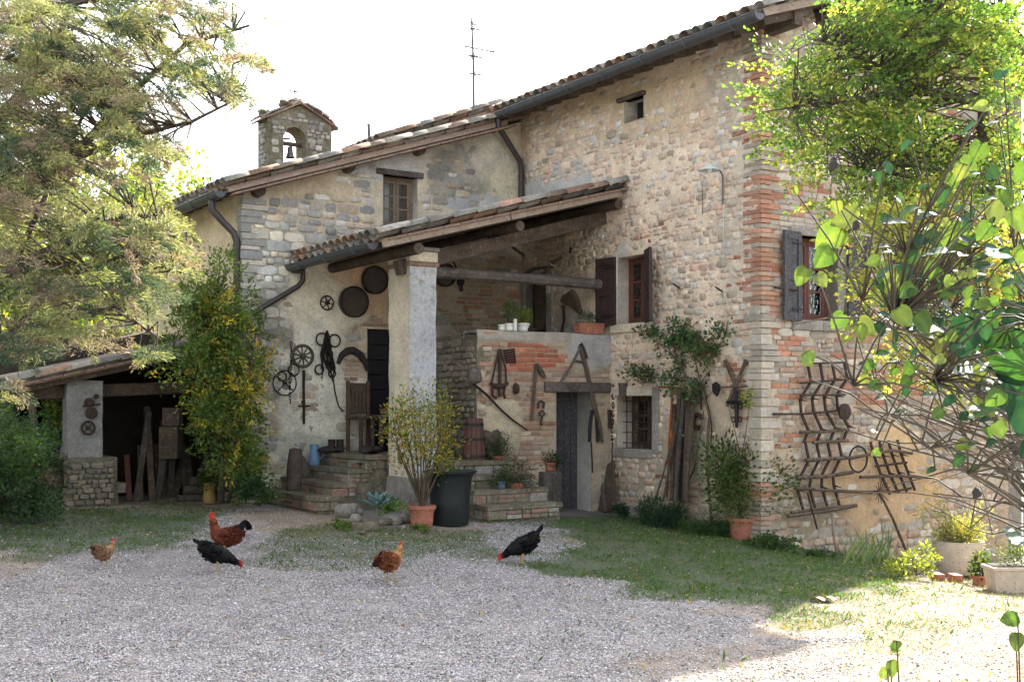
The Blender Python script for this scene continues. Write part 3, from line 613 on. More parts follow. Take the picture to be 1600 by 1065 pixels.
specR = dict(col=(.50, .40, .29), joint=-.010, cover=.0, covn=.72, rh=(.055, .145), asp=(1.0, 2.9), fill=.95, rolls=.5, reveal=(.42, .38, .31),
  cols=[(1400, 750, 120, 90, (.60, .41, .23), .95), (1300, 780, 120, 60, (.52, .37, .23), .7), (1230, 60, 60, 60, (.48, .41, .31), .9), (1500, 300, 200, 150, (.36, .31, .26), .6), (1230, 800, 70, 50, (.30, .25, .18), .8)],  # first patch puts warm reflected light into the wall colour
  covers=[(1385, 745, 95, 75, 1, 1), (1225, 80, 70, 60, .9, .9), (1235, 790, 50, 60, .8, .8), (1210, 640, 30, 60, .5, .6)],
  pal=[(.49, .44, .365), (.43, .39, .335), (.53, .46, .36), (.39, .345, .285), (.57, .51, .43), (.50, .38, .29), (.45, .33, .25)],
  bricks=[(1240, 335, 90, 34, 1, 1), (1235, 240, 100, 12, 1, .8), (1205, 405, 12, 44, 1, 1), (1230, 545, 70, 30, 1, 1), (1205, 480, 16, 300, 1, .8), (1260, 470, 30, 16, 1, 1), (1340, 540, 50, 20, 1, 1), (1270, 300, 50, 20, 1, 1), (1215, 610, 50, 34, 1, 1), (1205, 760, 20, 26, 1, 1), (1300, 600, 60, 14, 1, .9), (1225, 690, 40, 18, 1, 1), (1450, 430, 60, 40, 1, 1), (1520, 200, 60, 26, 1, 1), (1220, 170, 40, 14, 1, 1), (1400, 600, 80, 30, 1, .8), (1550, 360, 60, 30, 1, .8), (1210, 490, 20, 20, 1, .9)],
  bpal=[(.40, .18, .115), (.44, .22, .14), (.40, .27, .20), (.42, .37, .31), (.36, .31, .26)])
wF = wall_skin(FPL, -5.244, 0, -1.0, topF, [hF_att, hF_win, hF_bar, hF_door], specF, house, 'wall')
wR = wall_skin(RPL, 0, SR, -1.6, topR, [hR_win], specR, house, 'wall')
items = masonry(FPL, -5.244, 0, -.8, topF, [hF_att, hF_win, hF_bar, hF_door], specF, 1)+masonry(RPL, 0, SR, -1.2, topR, [hR_win], specR, 2)
lay(items, {FPL: wF, RPL: wR}, 300, 300)
mb = MB(); hbox(mb, SR, SR+.3, .0, 10, -1, 6.2); mb.build('back_wall', M_['stoneplain'], house)
mb = MB(); hbox(mb, .02, SR, 5.25, 5.5, -1, 6.25); mb.add([H(.02, 5.25, 6.25), H(SR/2, 5.25, 7.05), H(SR, 5.25, 6.25), H(.02, 5.5, 6.25), H(SR/2, 5.5, 7.05), H(SR, 5.5, 6.25)], [(0, 1, 2), (5, 4, 3), (0, 3, 4, 1), (1, 4, 5, 2)]); mb.build('end_wall', M_['stoneplain'], house)
mb = MB(); hbox(mb, .35, 1.2, 2.4, 2.6, 2.0, 4.6); hbox(mb, .05, SR, .35, 5.2, 2.2, 2.35); mb.build('inner_floor', M_['stoneplain'], house)
# roof: eave boards, purlin ends, tiles
rt = MB(); ov = .56; e0 = -.5; zr = lambda a: 6.12+.33*(a+.5)
slab(rt, e0, zr(e0), SR/2, zr(SR/2), -ov, 5.3, .035); slab(rt, SR+.5, zr(e0), SR/2+.001, zr(SR/2), -ov, 5.3, .035)
rf = rt.build('roof', M_['wood'], house)
for b in np.arange(-.45, 5.2, .42):
    mb = MB(); mb.bar(H(-.44, b, zr(-.44)-.085), H(.35, b, zr(.35)-.085), .09, .1); mb.build('rafter', M_['wood'], rf)
mb = MB(); mb.bar(H(-.52, -ov-.012, zr(-.52)+.0), H(SR/2, -ov-.012, zr(SR/2)), .022, .09); mb.build('verge_board', M_['woodpale'], rf)
for k, a in enumerate((.0, .9, 1.8)):
    mb = MB(); mb.bar(H(a+.08, -ov+.03, zr(a)-.13), H(a+.08, .3, zr(a)-.13), .13, .15); mb.build('purlin_end', M_['wood'], rf)
roof(rf, e0-.02, zr(e0)-.01, .33, -ov+.02, 5.3, 3.2, 300, key=lambda a, b: min((a+.5)*1.0, (b+.5)*1.0))
roof(rf, SR+.5, zr(e0), .33, -ov+.02, 5.3, 3.2, 0, flip=True)
gut = gutter(rf, H(-.60, -ov-.02, 6.09), H(-.60, 5.15, 6.07), .085, nb=7)
for b in (.85, 2.4, 3.9): pass
# down pipe in the inner corner
mb = MB(); pc0 = H(-.60, 4.98, 6.0); mb.tube([pc0, pc0-Vector((0, 0, .12)), H(-.50, 5.0, 5.78), H(-.14, 5.08, 5.42), H(-.09, 5.12, 5.3), H(-.09, 5.12, 4.62)], .045, 10)
dp = mb.build('downpipe', M_['pipe'], house, smooth=True)
for z in (5.2, 4.75): mb = MB(); mb.lathe([(.052, -.014), (.052, .014)], H(-.09, 5.12, z), 10); mb.build('pipe_collar', M_['pipe'], dp)
# windows and doors
s0, s1, z0, z1, d_ = hF_att; window(house, FPL, s0+.03, s1, z0, z1, M_['ironb'], off=-.19, rows=1, leaves=1, curtain=.98, fw=.03)
mb = MB(); wbox(mb, FPL, s0-.14, s1+.04, z1, z1+.06, -.1, .06); mb.build('lintel', M_['wood'], house, bevel=.01)
s0, s1, z0, z1, d_ = hF_win; window(house, FPL, s0, s1, z0, z1, M_['woodred'], off=-.17, rows=3, leaves=2, curtain=.3)
mb = MB(); wbox(mb, FPL, s0-.14, s1+.12, z0-.12, z0, -.2, .055); mb.build('window_sill', M_['creamplaster'], house, bevel=.012)
shutter(house, wp(FPL, s0-.02, 0, .05), z0-.01, z1+.02, atan2(U.y, U.x)+.07, .40, M_['shutter'], FPL, 2)
shutter(house, wp(FPL, s1+.01, 0, .05), z0-.01, z1+.04, atan2(-U.y, -U.x)-.5, .37, M_['shutter'], FPL, 2)
s0, s1, z0, z1, d_ = hF_bar; window(house, FPL, s0, s1, z0, z1, M_['wood'], off=-.24, rows=3, leaves=2, fw=.03)
for k in range(6): mb = MB(); s = s0+(s1-s0)*(k+.5)/6; mb.tube([wp(FPL, s, z0-.02, -.1), wp(FPL, s, z1+.02, -.1)], .008, 6); mb.build('window_bar', M_['iron'], house)
for k in range(5): mb = MB(); z = z0+(z1-z0)*(k+.5)/5; mb.tube([wp(FPL, s0-.02, z, -.085), wp(FPL, s1+.02, z, -.085)], .007, 6); mb.build('window_bar', M_['iron'], house)
for a in ((s1, s1+.13, z0-.06, z1+.12), ): mb = MB(); wbox(mb, FPL, *a, -.2, .045); mb.build('jamb_stone', M_['stoneplain'], house, bevel=.012)
mb = MB(); wbox(mb, FPL, s0-.1, s1-.002, z0-.13, z0, -.2, .05); mb.build('window_sill', M_['stoneplain'], house, bevel=.012)
mb = MB(); wbox(mb, FPL, s0-.16, s1+.0, z1, z1+.13, -.2, .04); mb.build('lintel', M_['creamplaster'], house, bevel=.012)
s0, s1, z0, z1, d_ = hF_door; mb = MB(); wbox(mb, FPL, s0, s1, z0, z1, -.16, -.12); ud = mb.build('door', M_['black'], house)
for k in range(2):
    mb = MB(); wbox(mb, FPL, s0+.06, s1-.06, z0+.15+k*.85, z0+.85+k*.85, -.119, -.105); mb.build('door_panel', M_['wood'], ud, bevel=.01)
mb = MB(); mb.blob(wp(FPL, s1-.08, z0+1.0, -.09), (.025, .025, .025), 1, 0); mb.build('door_knob', M_['rust'], ud)
for a in ((s0-.11, s0, z0, z1+.08), (s1, s1+.15, z0, z1+.1), (s0, s1, z1, z1+.09)): mb = MB(); wbox(mb, FPL, *a, -.15, .035); mb.build('door_frame', M_['stoneplain'], house, bevel=.008)
for k, z in enumerate((3.56, 3.42)):
    p = ps(FPL, 860, 437+k*13); mb = MB(); wbox(mb, FPL, p[0]-.05, p[0]+.05, p[1]-.075, p[1]+.075, .036, .046); mb.build('wall_tile', M_['white'] if k == 0 else M_['creamplaster'], house)
s0, s1, z0, z1, d_ = hR_win; window(house, RPL, s0, s1, z0, z1, M_['woodred'], off=-.15, rows=3, leaves=2, curtain=0)
mb = MB(); wbox(mb, RPL, s0-.08, s0+.44, z0-.13, z0, -.2, .05); mb.build('window_sill', M_['stoneplain'], house, bevel=.012)
mb = MB(); wbox(mb, RPL, s0+.444, s1+.1, z0-.13, z0, -.2, .046); mb.build('window_sill', M_['stoneplain'], house, bevel=.012)
mb = MB(); wbox(mb, RPL, s1, s1+.17, z0-.0, z1, -.2, .03); mb.build('jamb_stone', M_['stoneplain'], house, bevel=.01)
mb = MB(); wbox(mb, RPL, s0-.1, s1+.17, z1, z1+.11, -.2, .034); mb.build('lintel', M_['stoneplain'], house, bevel=.01)
shutter(house, wp(RPL, s0+.03, 0, .06), z0-.02, z1+.03, atan2(-V.y, -V.x)+.12, .34, M_['shuttergrey'], RPL, 2)
shutter(house, wp(RPL, s1+.14, 0, .06), z0-.02, z1+.05, atan2(V.y, V.x)-.10, .36, M_['shuttergrey'], RPL, 2)
# ================================================================== the low wing with the gable
wing = root('farmhouse_wing', 'low gabled farmhouse wing of stone and yellowed plaster beside the tall house', 'house', H(-4.549, 5.244, 0), ROTH)
zw = lambda a: 4.55+.33*(a+4.85)
hG_win = hole(GPL, 598, 352, 651, 279, .2); hG_door = hole(GPL, 573, 700, 640, 516, .22); hG_door[2] = .98
LICH = (.235, .235, .225)
topG = lambda s: zw(s)-.07
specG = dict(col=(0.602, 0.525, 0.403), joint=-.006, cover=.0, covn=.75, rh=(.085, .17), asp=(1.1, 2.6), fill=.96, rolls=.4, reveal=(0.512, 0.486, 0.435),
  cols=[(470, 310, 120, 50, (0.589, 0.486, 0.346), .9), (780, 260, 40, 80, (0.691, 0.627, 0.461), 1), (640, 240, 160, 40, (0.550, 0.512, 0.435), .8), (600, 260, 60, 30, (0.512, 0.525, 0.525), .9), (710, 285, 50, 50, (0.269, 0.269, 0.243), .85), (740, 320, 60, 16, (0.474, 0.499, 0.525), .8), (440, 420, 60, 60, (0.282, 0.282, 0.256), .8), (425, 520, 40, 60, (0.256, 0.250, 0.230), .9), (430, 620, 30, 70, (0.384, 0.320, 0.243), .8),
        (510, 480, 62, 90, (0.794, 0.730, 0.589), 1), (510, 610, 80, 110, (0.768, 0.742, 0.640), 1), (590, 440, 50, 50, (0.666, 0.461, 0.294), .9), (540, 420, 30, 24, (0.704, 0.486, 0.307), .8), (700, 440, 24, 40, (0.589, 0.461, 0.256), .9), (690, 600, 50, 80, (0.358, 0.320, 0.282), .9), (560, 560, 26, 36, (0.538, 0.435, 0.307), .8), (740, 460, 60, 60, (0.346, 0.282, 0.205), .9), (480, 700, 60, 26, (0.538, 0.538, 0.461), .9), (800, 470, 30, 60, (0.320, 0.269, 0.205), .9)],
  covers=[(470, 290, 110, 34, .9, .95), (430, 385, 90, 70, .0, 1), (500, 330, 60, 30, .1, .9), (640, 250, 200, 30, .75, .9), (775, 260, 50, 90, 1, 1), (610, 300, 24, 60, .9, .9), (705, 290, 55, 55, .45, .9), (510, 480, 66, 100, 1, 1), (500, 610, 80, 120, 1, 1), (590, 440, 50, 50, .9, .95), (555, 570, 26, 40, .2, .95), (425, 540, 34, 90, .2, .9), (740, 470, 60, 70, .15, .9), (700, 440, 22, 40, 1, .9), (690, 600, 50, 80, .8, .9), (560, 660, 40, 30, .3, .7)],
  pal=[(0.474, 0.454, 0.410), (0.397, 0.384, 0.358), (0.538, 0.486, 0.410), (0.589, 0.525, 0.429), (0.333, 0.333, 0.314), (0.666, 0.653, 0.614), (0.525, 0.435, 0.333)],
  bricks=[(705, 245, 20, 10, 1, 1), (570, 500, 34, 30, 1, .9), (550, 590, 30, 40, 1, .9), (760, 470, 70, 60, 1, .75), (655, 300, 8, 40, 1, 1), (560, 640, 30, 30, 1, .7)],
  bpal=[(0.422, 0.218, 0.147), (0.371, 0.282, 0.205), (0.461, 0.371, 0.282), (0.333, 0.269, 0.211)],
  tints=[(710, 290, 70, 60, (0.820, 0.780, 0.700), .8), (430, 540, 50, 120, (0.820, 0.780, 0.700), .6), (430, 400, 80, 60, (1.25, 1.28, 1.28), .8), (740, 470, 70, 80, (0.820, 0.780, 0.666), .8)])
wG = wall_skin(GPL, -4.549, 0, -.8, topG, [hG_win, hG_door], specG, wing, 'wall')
specS = dict(col=(0.640, 0.512, 0.358), joint=0, cover=.9, covn=.5, pal=specG['pal'], rh=(.09, .17), reveal=(0.512, 0.448, 0.384))
topS = lambda s: zw(-4.549)-.06
wS = wall_skin(SPL, -10.2, -5.244, -.8, topS, [], specS, wing, 'wall', step=.05)
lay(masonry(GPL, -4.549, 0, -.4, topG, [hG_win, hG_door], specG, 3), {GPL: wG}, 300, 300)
mb = MB(); hbox(mb, -4.5, .6, 10.0, 10.2, -.8, 4.6); mb.add([H(-4.5, 10, 4.6), H(.6, 10, 6.2), H(.6, 10, 4.6), H(-4.5, 10.2, 4.6), H(.6, 10.2, 6.2), H(.6, 10.2, 4.6)], [(0, 1, 2), (5, 4, 3), (0, 3, 4, 1), (1, 4, 5, 2)]); hbox(mb, .6, .85, 5.5, 10.2, -.8, 6.2); mb.build('back_wall', M_['stoneplain'], wing)
mb = MB(); slab(mb, -4.87, zw(-4.87), .9, zw(.9), 5.0, 10.4, .03); slab(mb, 4.6, zw(-2.8), .901, zw(.9), 5.52, 10.4, .03); rf = mb.build('roof', M_['terradk'], wing)
mb = MB(); mb.bar(H(-4.84, 5.07, zw(-4.84)-.055), H(-.42, 5.07, zw(-.42)-.055), .15, .045); mb.build('verge_board', M_['woodpale'], rf)
for k in range(20):
    a = -4.8+k*.225; mb = MB(); mb.bar(H(a, 5.03, zw(a)-.12), H(a+.215, 5.03, zw(a+.215)-.12), .27, .03); mb.build('verge_brick', M_['terradk'], rf, bevel=.004)
for (x, y) in ((400, 300), (540, 263), (650, 236), (742, 205)):
    s, z = ps(GPL, x, y); mb = MB(); mb.tube([wp(GPL, s, z, .16), wp(GPL, s, z, -.3)], .085, 9); mb.build('purlin_end', M_['wood'], rf, smooth=True)
roof(rf, -4.86, zw(-4.86), .33, 5.02, 10.3, 5.7, 300, key=lambda a, b: min((b-5)*.9, (a+4.9)*1.0), both=True)
# upper roof layer whose torn end shows against the sky
mb = MB(); slab(mb, -1.9, zw(-1.9)+.22, .5, zw(.5)+.34, 6.4, 8.6, .05); u2 = mb.build('upper_roof', M_['terradk'], wing); roof(u2, -1.9, zw(-1.9)+.22, .38, 6.4, 8.6, 2.3, 0)
gutter(rf, H(-4.95, 5.02, 4.48), H(-4.95, 10.35, 4.48), .085, nb=8)
for i in range(12): mb = MB(); b = 5.2+i*.42; mb.bar(H(-4.85, b, zw(-4.85)-.06), H(-4.3, b, zw(-4.3)-.06), .08, .09); mb.build('rafter', M_['wood'], rf)
mb = MB(); p0 = H(-4.95, 5.35, 4.4); mb.tube([p0, p0-Vector((0, 0, .12)), H(-4.8, 5.33, 4.12), H(-4.66, 5.3, 3.98), H(-4.62, 5.3, 3.86), H(-4.62, 5.3, 2.2), H(-4.62, 5.3, .6)], .048, 10); dp = mb.build('downpipe', M_['pipe'], wing, smooth=True)
for z in (3.8, 2.9, 1.9): mb = MB(); mb.lathe([(.056, -.014), (.056, .014)], H(-4.62, 5.3, z), 10); mb.build('pipe_collar', M_['pipe'], dp)
s0, s1, z0, z1, d_ = hG_win; wn = window(wing, GPL, s0, s1-.0, z0, z1, M_['winwood'], off=-.12, rows=3, leaves=2, curtain=.36)
a = ps(GPL, 587, 270); b = ps(GPL, 660, 281); mb = MB(); wbox(mb, GPL, a[0], b[0], z1, z1+.085, -.12, .05); mb.build('lintel', M_['woodgrey'], wing, bevel=.01)
mb = MB(); wbox(mb, GPL, s0-.04, s1+.04, z0-.06, z0, -.15, .06); mb.build('window_sill', M_['woodgrey'], wing, bevel=.01)
s0, s1, z0, z1, d_ = hG_door
dr = None
n = 8
for k in range(n):
    mb = MB(); zz0 = z0+(z1-z0)*k/n+.004; zz1 = z0+(z1-z0)*(k+1)/n-.004; wbox(mb, GPL, s0+.01, s1-.01, zz0, zz1, -.13, -.1+.004*(k % 2))
    if dr is None: dr = mb.build('door', M_['black'], wing, bevel=.005)
    else: mb.build('door_plank', M_['black'], dr, bevel=.005)
# red brick patch is part of the brick list; cables
# ================================================================== bell gable on the wing roof
bell = root('bell_gable', 'small stone bell gable with a cross on top, standing on the wing roof', 'bell tower', H(-2.48, 8.2, 5.2), ROTH)
BPL = ('b', 8.2); a0, a1 = -3.045, -1.906; cx = (a0+a1)/2
hB = [ps(BPL, 443, 250)[0], ps(BPL, 478, 250)[0], 5.62, 6.08, .44]; rB = (hB[1]-hB[0])/2; cB = (hB[0]+hB[1])/2
outl = [(a0, 4.9), (a1, 4.9), (a1, 6.36), (cx, 6.62), (a0, 6.36)]
def archwall(mb, b0, b1):
    arc = [(hB[1], 5.55)]+[(cB+rB*cos(t), 6.05+rB*sin(t)) for t in np.linspace(0, pi, 13)]+[(hB[0], 5.55)]
    # two legs, head strips and the piece under the sill
    for b, flip in ((b0, 1), (b1, -1)):
        pts = [(a0, 4.9), (a1, 4.9), (a1, 5.55), (a0, 5.55)]
        f = lambda P: mb.add([H(x, b, z) for x, z in P], [tuple(range(len(P)))[::flip]])
        f(pts); f([(a0, 5.55), (hB[0], 5.55), (hB[0], 6.05), (a0, 6.05)]); f([(hB[1], 5.55), (a1, 5.55), (a1, 6.05), (hB[1], 6.05)])
        ax = np.linspace(0, pi, 13); top = lambda x: 6.36+.26*(1-abs(x-cx)/(a1-cx))
        for i in range(12):
            x1, x0 = cB+rB*cos(ax[i]), cB+rB*cos(ax[i+1]); f([(x0, 6.05+rB*sin(ax[i+1])), (x1, 6.05+rB*sin(ax[i])), (x1, top(x1)), (x0, top(x0))])
        f([(a0, 6.05), (hB[0], 6.05), (hB[0], top(hB[0])), (a0, 6.36)]); f([(hB[1], 6.05), (a1, 6.05), (a1, 6.36), (hB[1], top(hB[1]))])
    for P in (arc[::-1], [(a0, 4.9), (a0, 6.36)], [(a0, 6.36), (cx, 6.62)], [(cx, 6.62), (a1, 6.36)], [(a1, 6.36), (a1, 4.9)], [(hB[0], 5.55), (hB[1], 5.55)]):
        for i in range(len(P)-1): mb.add([H(P[i][0], b0, P[i][1]), H(P[i+1][0], b0, P[i+1][1]), H(P[i+1][0], b1, P[i+1][1]), H(P[i][0], b1, P[i][1])], [(0, 1, 2, 3)])
    return mb
wB = archwall(MB(), 8.2, 8.63).build('wall', M_['stonemoss'], bell)
specB = dict(col=(.3, .28, .24), joint=0, cover=0, pal=[(.36, .34, .31), (.30, .285, .26), (.41, .38, .33), (.27, .26, .24)], rh=(.06, .11), fill=.9, proud=.012)
itB = [q for q in masonry(BPL, a0+.03, a1-.03, 5.0, lambda s: 6.34+.2*(1-abs(s-cx)/.57), [[hB[0]-.02, hB[1]+.02, 5.6, 6.10], [hB[0]+.03, hB[1]-.03, 5.9, 6.28]], specB, 7)]
BS = ('a', a0); itS = masonry(BS, -8.62, -8.22, 5.0, lambda s: 6.34, [], specB, 8)
lay(itB+itS, {BPL: wB, BS: wB}, 300, 300)
rr = MB(); slab(rr, a0-.10, 6.33, cx, 6.67, 8.13, 8.69, .03); slab(rr, a1+.10, 6.33, cx+.001, 6.67, 8.13, 8.69, .03); rb = rr.build('roof', M_['terradk'], bell)

for k in range(44):
    sd_ = k % 2; q = rnd.random(); aa_ = (a0-.12+q*.66) if sd_ == 0 else (a1+.12-q*.66); zz = 6.35+q*.33; mb = MB(); rot = Matrix.Rotation(ROTH, 3, 'Z') @ Matrix.Rotation((-.5 if sd_ == 0 else .5)+rnd.uniform(-.1, .1), 3, 'Y') @ Matrix.Rotation(rnd.uniform(0, 3), 3, 'Z')
    mb.box(H(aa_, 8.12+rnd.random()*.6, zz+rnd.uniform(0, .03)), (rnd.uniform(.14, .24), rnd.uniform(.1, .2), rnd.uniform(.02, .04)), rot, .85); mb.build('roof_slab', M_['stoneplain' if k % 3 else 'terradk'], rb)
for k, (x, z) in enumerate(((cx, 6.72), (a0+.02, 6.46), (a1-.2, 6.52), (cx-.2, 6.66))): mb = MB(); mb.blob(H(x, 8.4, z), (.12, .16, .06), k, .3); mb.build('capping_stone', M_['stonemoss'], rb)
mb = MB(); mb.bar(H(hB[0]-.06, 8.4, 6.0), H(hB[1]+.06, 8.4, 6.0), .07, .06); mb.bar(H(cB-.19, 8.4, 6.06), H(cB+.0, 8.4, 6.1), .03, .03); mb.build('headstock', M_['wood'], bell)
be = MB(); be.lathe([(.0, .0), (.035, -.005), (.045, -.03), (.05, -.10), (.062, -.15), (.085, -.19), (.08, -.192), (.055, -.15), (.04, -.03), (0, -.01)], H(cB, 8.4, 5.96), 16); be.build('bell', M_['zinc'], bell, smooth=True)
mb = MB(); mb.tube([H(cx, 8.42, 6.68), H(cx, 8.42, 7.02)], .012, 6); mb.bar(H(cx-.1, 8.42, 6.9), H(cx+.1, 8.42, 6.9), .018, .018); mb.build('cross', M_['iron'], bell)
# vent pipe and aerial on the roofs
p = dat(579, 222, 19.6); mb = MB(); mb.tube([p-Vector((0, 0, .3)), p+Vector((-.03, 0, .30))], .03, 8); mb.thing('vent_pipe', M_['zinc'], 'thin grey vent pipe sticking up from the wing roof, right of the bell gable', 'pipe')
ant = root('aerial', 'tall thin television aerial mast on the roof against the white sky', 'aerial', dat(740, 180, 20.5))
mb = MB(); mb.tube([dat(740, 185, 20.5), dat(740, 108, 20.5), dat(737, 28, 20.5)], [.03, .025, .016], 6); mb.build('mast', M_['zinc'], ant)
for (y, l, n_) in ((45, .16, 3), (75, .5, 1), (88, .22, 4), (115, .2, 2), (38, .08, 2)):
    mb = MB(); c = dat(738, y, 20.5)
    mb.bar(c+V*-.1*l*3, c+V*l,   .02, .02)
    for k in range(n_+1): e = c+V*(l*(k/n_)-.1); mb.tube([e-U*.14-Vector((0, 0, .0)), e+U*.14], .009, 4)
    mb.build('antenna', M_['zinc'], ant)
# ================================================================== porch: roof on a plastered pillar
porch = root('porch', 'lean-to porch with tiled roof, log beams and a plastered pillar over the stairs', 'porch', H(-3.0, 3.2, .3), ROTH)
zp = lambda a: 3.63+.264*(a+3.75)
mb = MB(); slab(mb, -3.78, zp(-3.78)+.03, -.0, zp(0)+.03, 2.55, 5.24, .03); pr = mb.build('roof', M_['terradk'], porch)
roof(pr, -3.8, zp(-3.8)+.04, .264, 2.60, 5.2, 3.9, 300, pal=TPAL+[(.38, .23, .17), (.25, .24, .22)], key=lambda a, b: min((b-2.5)*.8, (a+3.8)))
mb = MB()
for (a, b_) in ((-3.78, -1.95), (-1.93, -.12)): mb = MB(); mb.bar(H(a, 2.57, zp(a)-.035), H(b_, 2.57, zp(b_)-.035), .03, .085); mb.build('verge_board', M_['woodpale'], pr)
for k in range(15): a = -3.7+k*.25; mb = MB(); mb.bar(H(a, 2.63, zp(a)+.012), H(a+.24, 2.63, zp(a+.24)+.012), .2, .03); mb.build('verge_brick', M_['terradk'], pr, bevel=.004)
for k in range(7): mb = MB(); b = 2.8+k*.38; mb.bar(H(-3.7, b, zp(-3.7)-.05), H(0, b, zp(0)-.05), .075, .08); mb.build('rafter', M_['wood'], pr)
for a, r_ in ((-3.25, .085), (-1.75, .08), (-.12, .08)):
    r_ *= .85; z = zp(a)-.11-r_; mb = MB(); mb.tube([H(a, 2.62, z), H(a+.02, 3.9, z+.01), H(a, 5.24, z)], r_, 10); mb.build('purlin', M_['wood'], porch, smooth=True)
mb = MB(); mb.bar(H(-3.3, 3.12, zp(-3.3)-.37), H(-.0, 3.12, zp(0)-.32), .17, .19); mb.build('sloping_beam', M_['wood'], porch, bevel=.02)
a = ps(KPL, 682, 411); mb = MB(); mb.tube([H(-3.1, 3.12, 3.36), H(-1.5, 3.13, 3.36), H(0, 3.12, 3.34)], [.078, .072, .08], 9); mb.build('cross_beam', M_['woodgrey'], porch, bevel=0)
mb = MB(); hbox(mb, -3.197, -2.818, 2.95, 3.537, .0, 3.40)
pil = mb.build('pillar', M_['plastergrey'], porch)
me = pil.data; me.materials.append(M_['creamplaster'])
# subdivide + roughen the shaft
roughen(pil, 14, .020, 4.5)
for p in pil.data.polygons:
    nrm = (HM.to_3x3() @ p.normal) if False else p.normal
    p.material_index = 1 if p.normal.x < -.6 else 0  # left face coloured cream as lit, other faces grey as shaded
for z, h_, dx, m in ((3.40, .055, .03, 'terradk'), (3.46, .13, .015, 'creamplaster'), (3.595, .05, .035, 'stoneplain')):
    mb = MB(); hbox(mb, -3.197-dx, -2.818+dx, 2.95-dx, 3.537+dx, z, z+h_); mb.build('capital', M_[m], porch, bevel=.01)
mb = MB(); hbox(mb, -3.215, -2.80, 2.93, 3.56, .0, .72); bs = mb.build('pillar_base', M_['stoneplain'], porch); roughen(bs, 9, .03, 5)
gutter(pr, H(-3.87, 2.66, 3.60), H(-3.87, 5.23, 3.57), .08, nb=3)
q0 = pp(GPL, 476, 428, .12); q1 = pp(GPL, 468, 446, .1); q2 = pp(GPL, 404, 484, .08)
mb = MB(); mb.tube([H(-3.87, 5.15, 3.5), pp(GPL, 474, 424, .1), pp(GPL, 473, 438, .08), pp(GPL, 466, 447, .07), q2, pp(GPL, 396, 492, .08)], .038, 8); mb.build('downpipe', M_['pipe'], porch, smooth=True)
# ================================================================== stair block with the cellar door
blk = root('stair_block', 'brick and stone stair landing block with a low cellar door and parapet', 'stairs', H(-1.1, 2.947, .2), ROTH)
hK = hole(KPL, 868, 796, 922, 613, .35); hK[2] = .1; KT = 2.62
specK = dict(col=(.42, .34, .25), joint=-.006, cover=.0, covn=.62, rh=(.08, .14), reveal=(.40, .38, .34),
  cols=[(930, 540, 40, 40, (.38, .38, .38), .9), (770, 540, 40, 20, (.38, .33, .24), .7), (780, 650, 40, 60, (.46, .40, .28), .8), (850, 680, 30, 80, (.44, .37, .27), .7), (800, 525, 100, 10, (.35, .33, .3), .8)],
  covers=[(930, 545, 44, 40, .9, .95), (785, 665, 30, 44, .7, .9), (860, 527, 110, 9, .9, .9), (870, 530, 40, 12, .7, .9), (935, 700, 20, 80, .7, .7)],
  pal=[(.36, .31, .25), (.33, .30, .26), (.40, .34, .26)], bricks=[(830, 600, 110, 130, 1, 1), (900, 590, 70, 70, 1, 1), (850, 700, 60, 140, 1, 1), (940, 640, 20, 60, 1, .8)],
  bpal=[(.40, .28, .205), (.36, .25, .185), (.44, .34, .25), (.38, .22, .155), (.32, .25, .19), (.47, .38, .29)],
  tints=[(832, 553, 46, 30, (1.0, .48, .38), .95), (860, 700, 14, 110, (1.05, .85, .75), .8)])
def topK(s): return KT+.01*sin(s*5)
wK = wall_skin(KPL, -2.215, 0, -.3, topK, [hK], specK, blk, 'wall', step=.025)
lay(masonry(KPL, -2.215, -.02, -.1, topK, [hK], specK, 5), {KPL: wK}, 300, 300)
mb = MB(); hbox(mb, -2.215, 0, 3.27, 3.30, 1.8, KT-.01); hbox(mb, -2.215, -.0, 3.26, 5.2, 1.7, 1.8); hbox(mb, -2.215, 0, 2.95, 3.265, KT-.03, KT+.008); pf = mb.build('landing', M_['stoneplain'], blk); roughen(pf, 9, .012, 5)
mb = MB(); hbox(mb, -2.217, -2.0, 2.95, 4.2, -.2, KT-.05); hbox(mb, -2.0, -1.5, 3.7, 3.9, -.2, 1.7); sw = mb.build('side_wall', M_['stonemoss'], blk); roughen(sw, 8, .02, 3)
mb = MB(); wbox(mb, KPL, ps(KPL, 849, 600)[0], ps(KPL, 953, 600)[0]-.02, hK[3], hK[3]+.14, -.2, .06); mb.build('lintel', M_['woodgrey'], blk, bevel=.015)
for k in range(5):
    mb = MB(); w0 = hK[0]+(hK[1]-hK[0])*k/5; wbox(mb, KPL, w0+.003, w0+(hK[1]-hK[0])/5-.003, hK[2], hK[3], -.33, -.30); mb.build('door_plank', M_['shuttergrey'], blk, bevel=.004)
mb = MB(); wbox(mb, KPL, hK[0]-.05, hK[1]+.05, hK[2]-.2, hK[2]+.03, -.3, .12); mb.build('threshold', M_['stoneplain'], blk, bevel=.015)
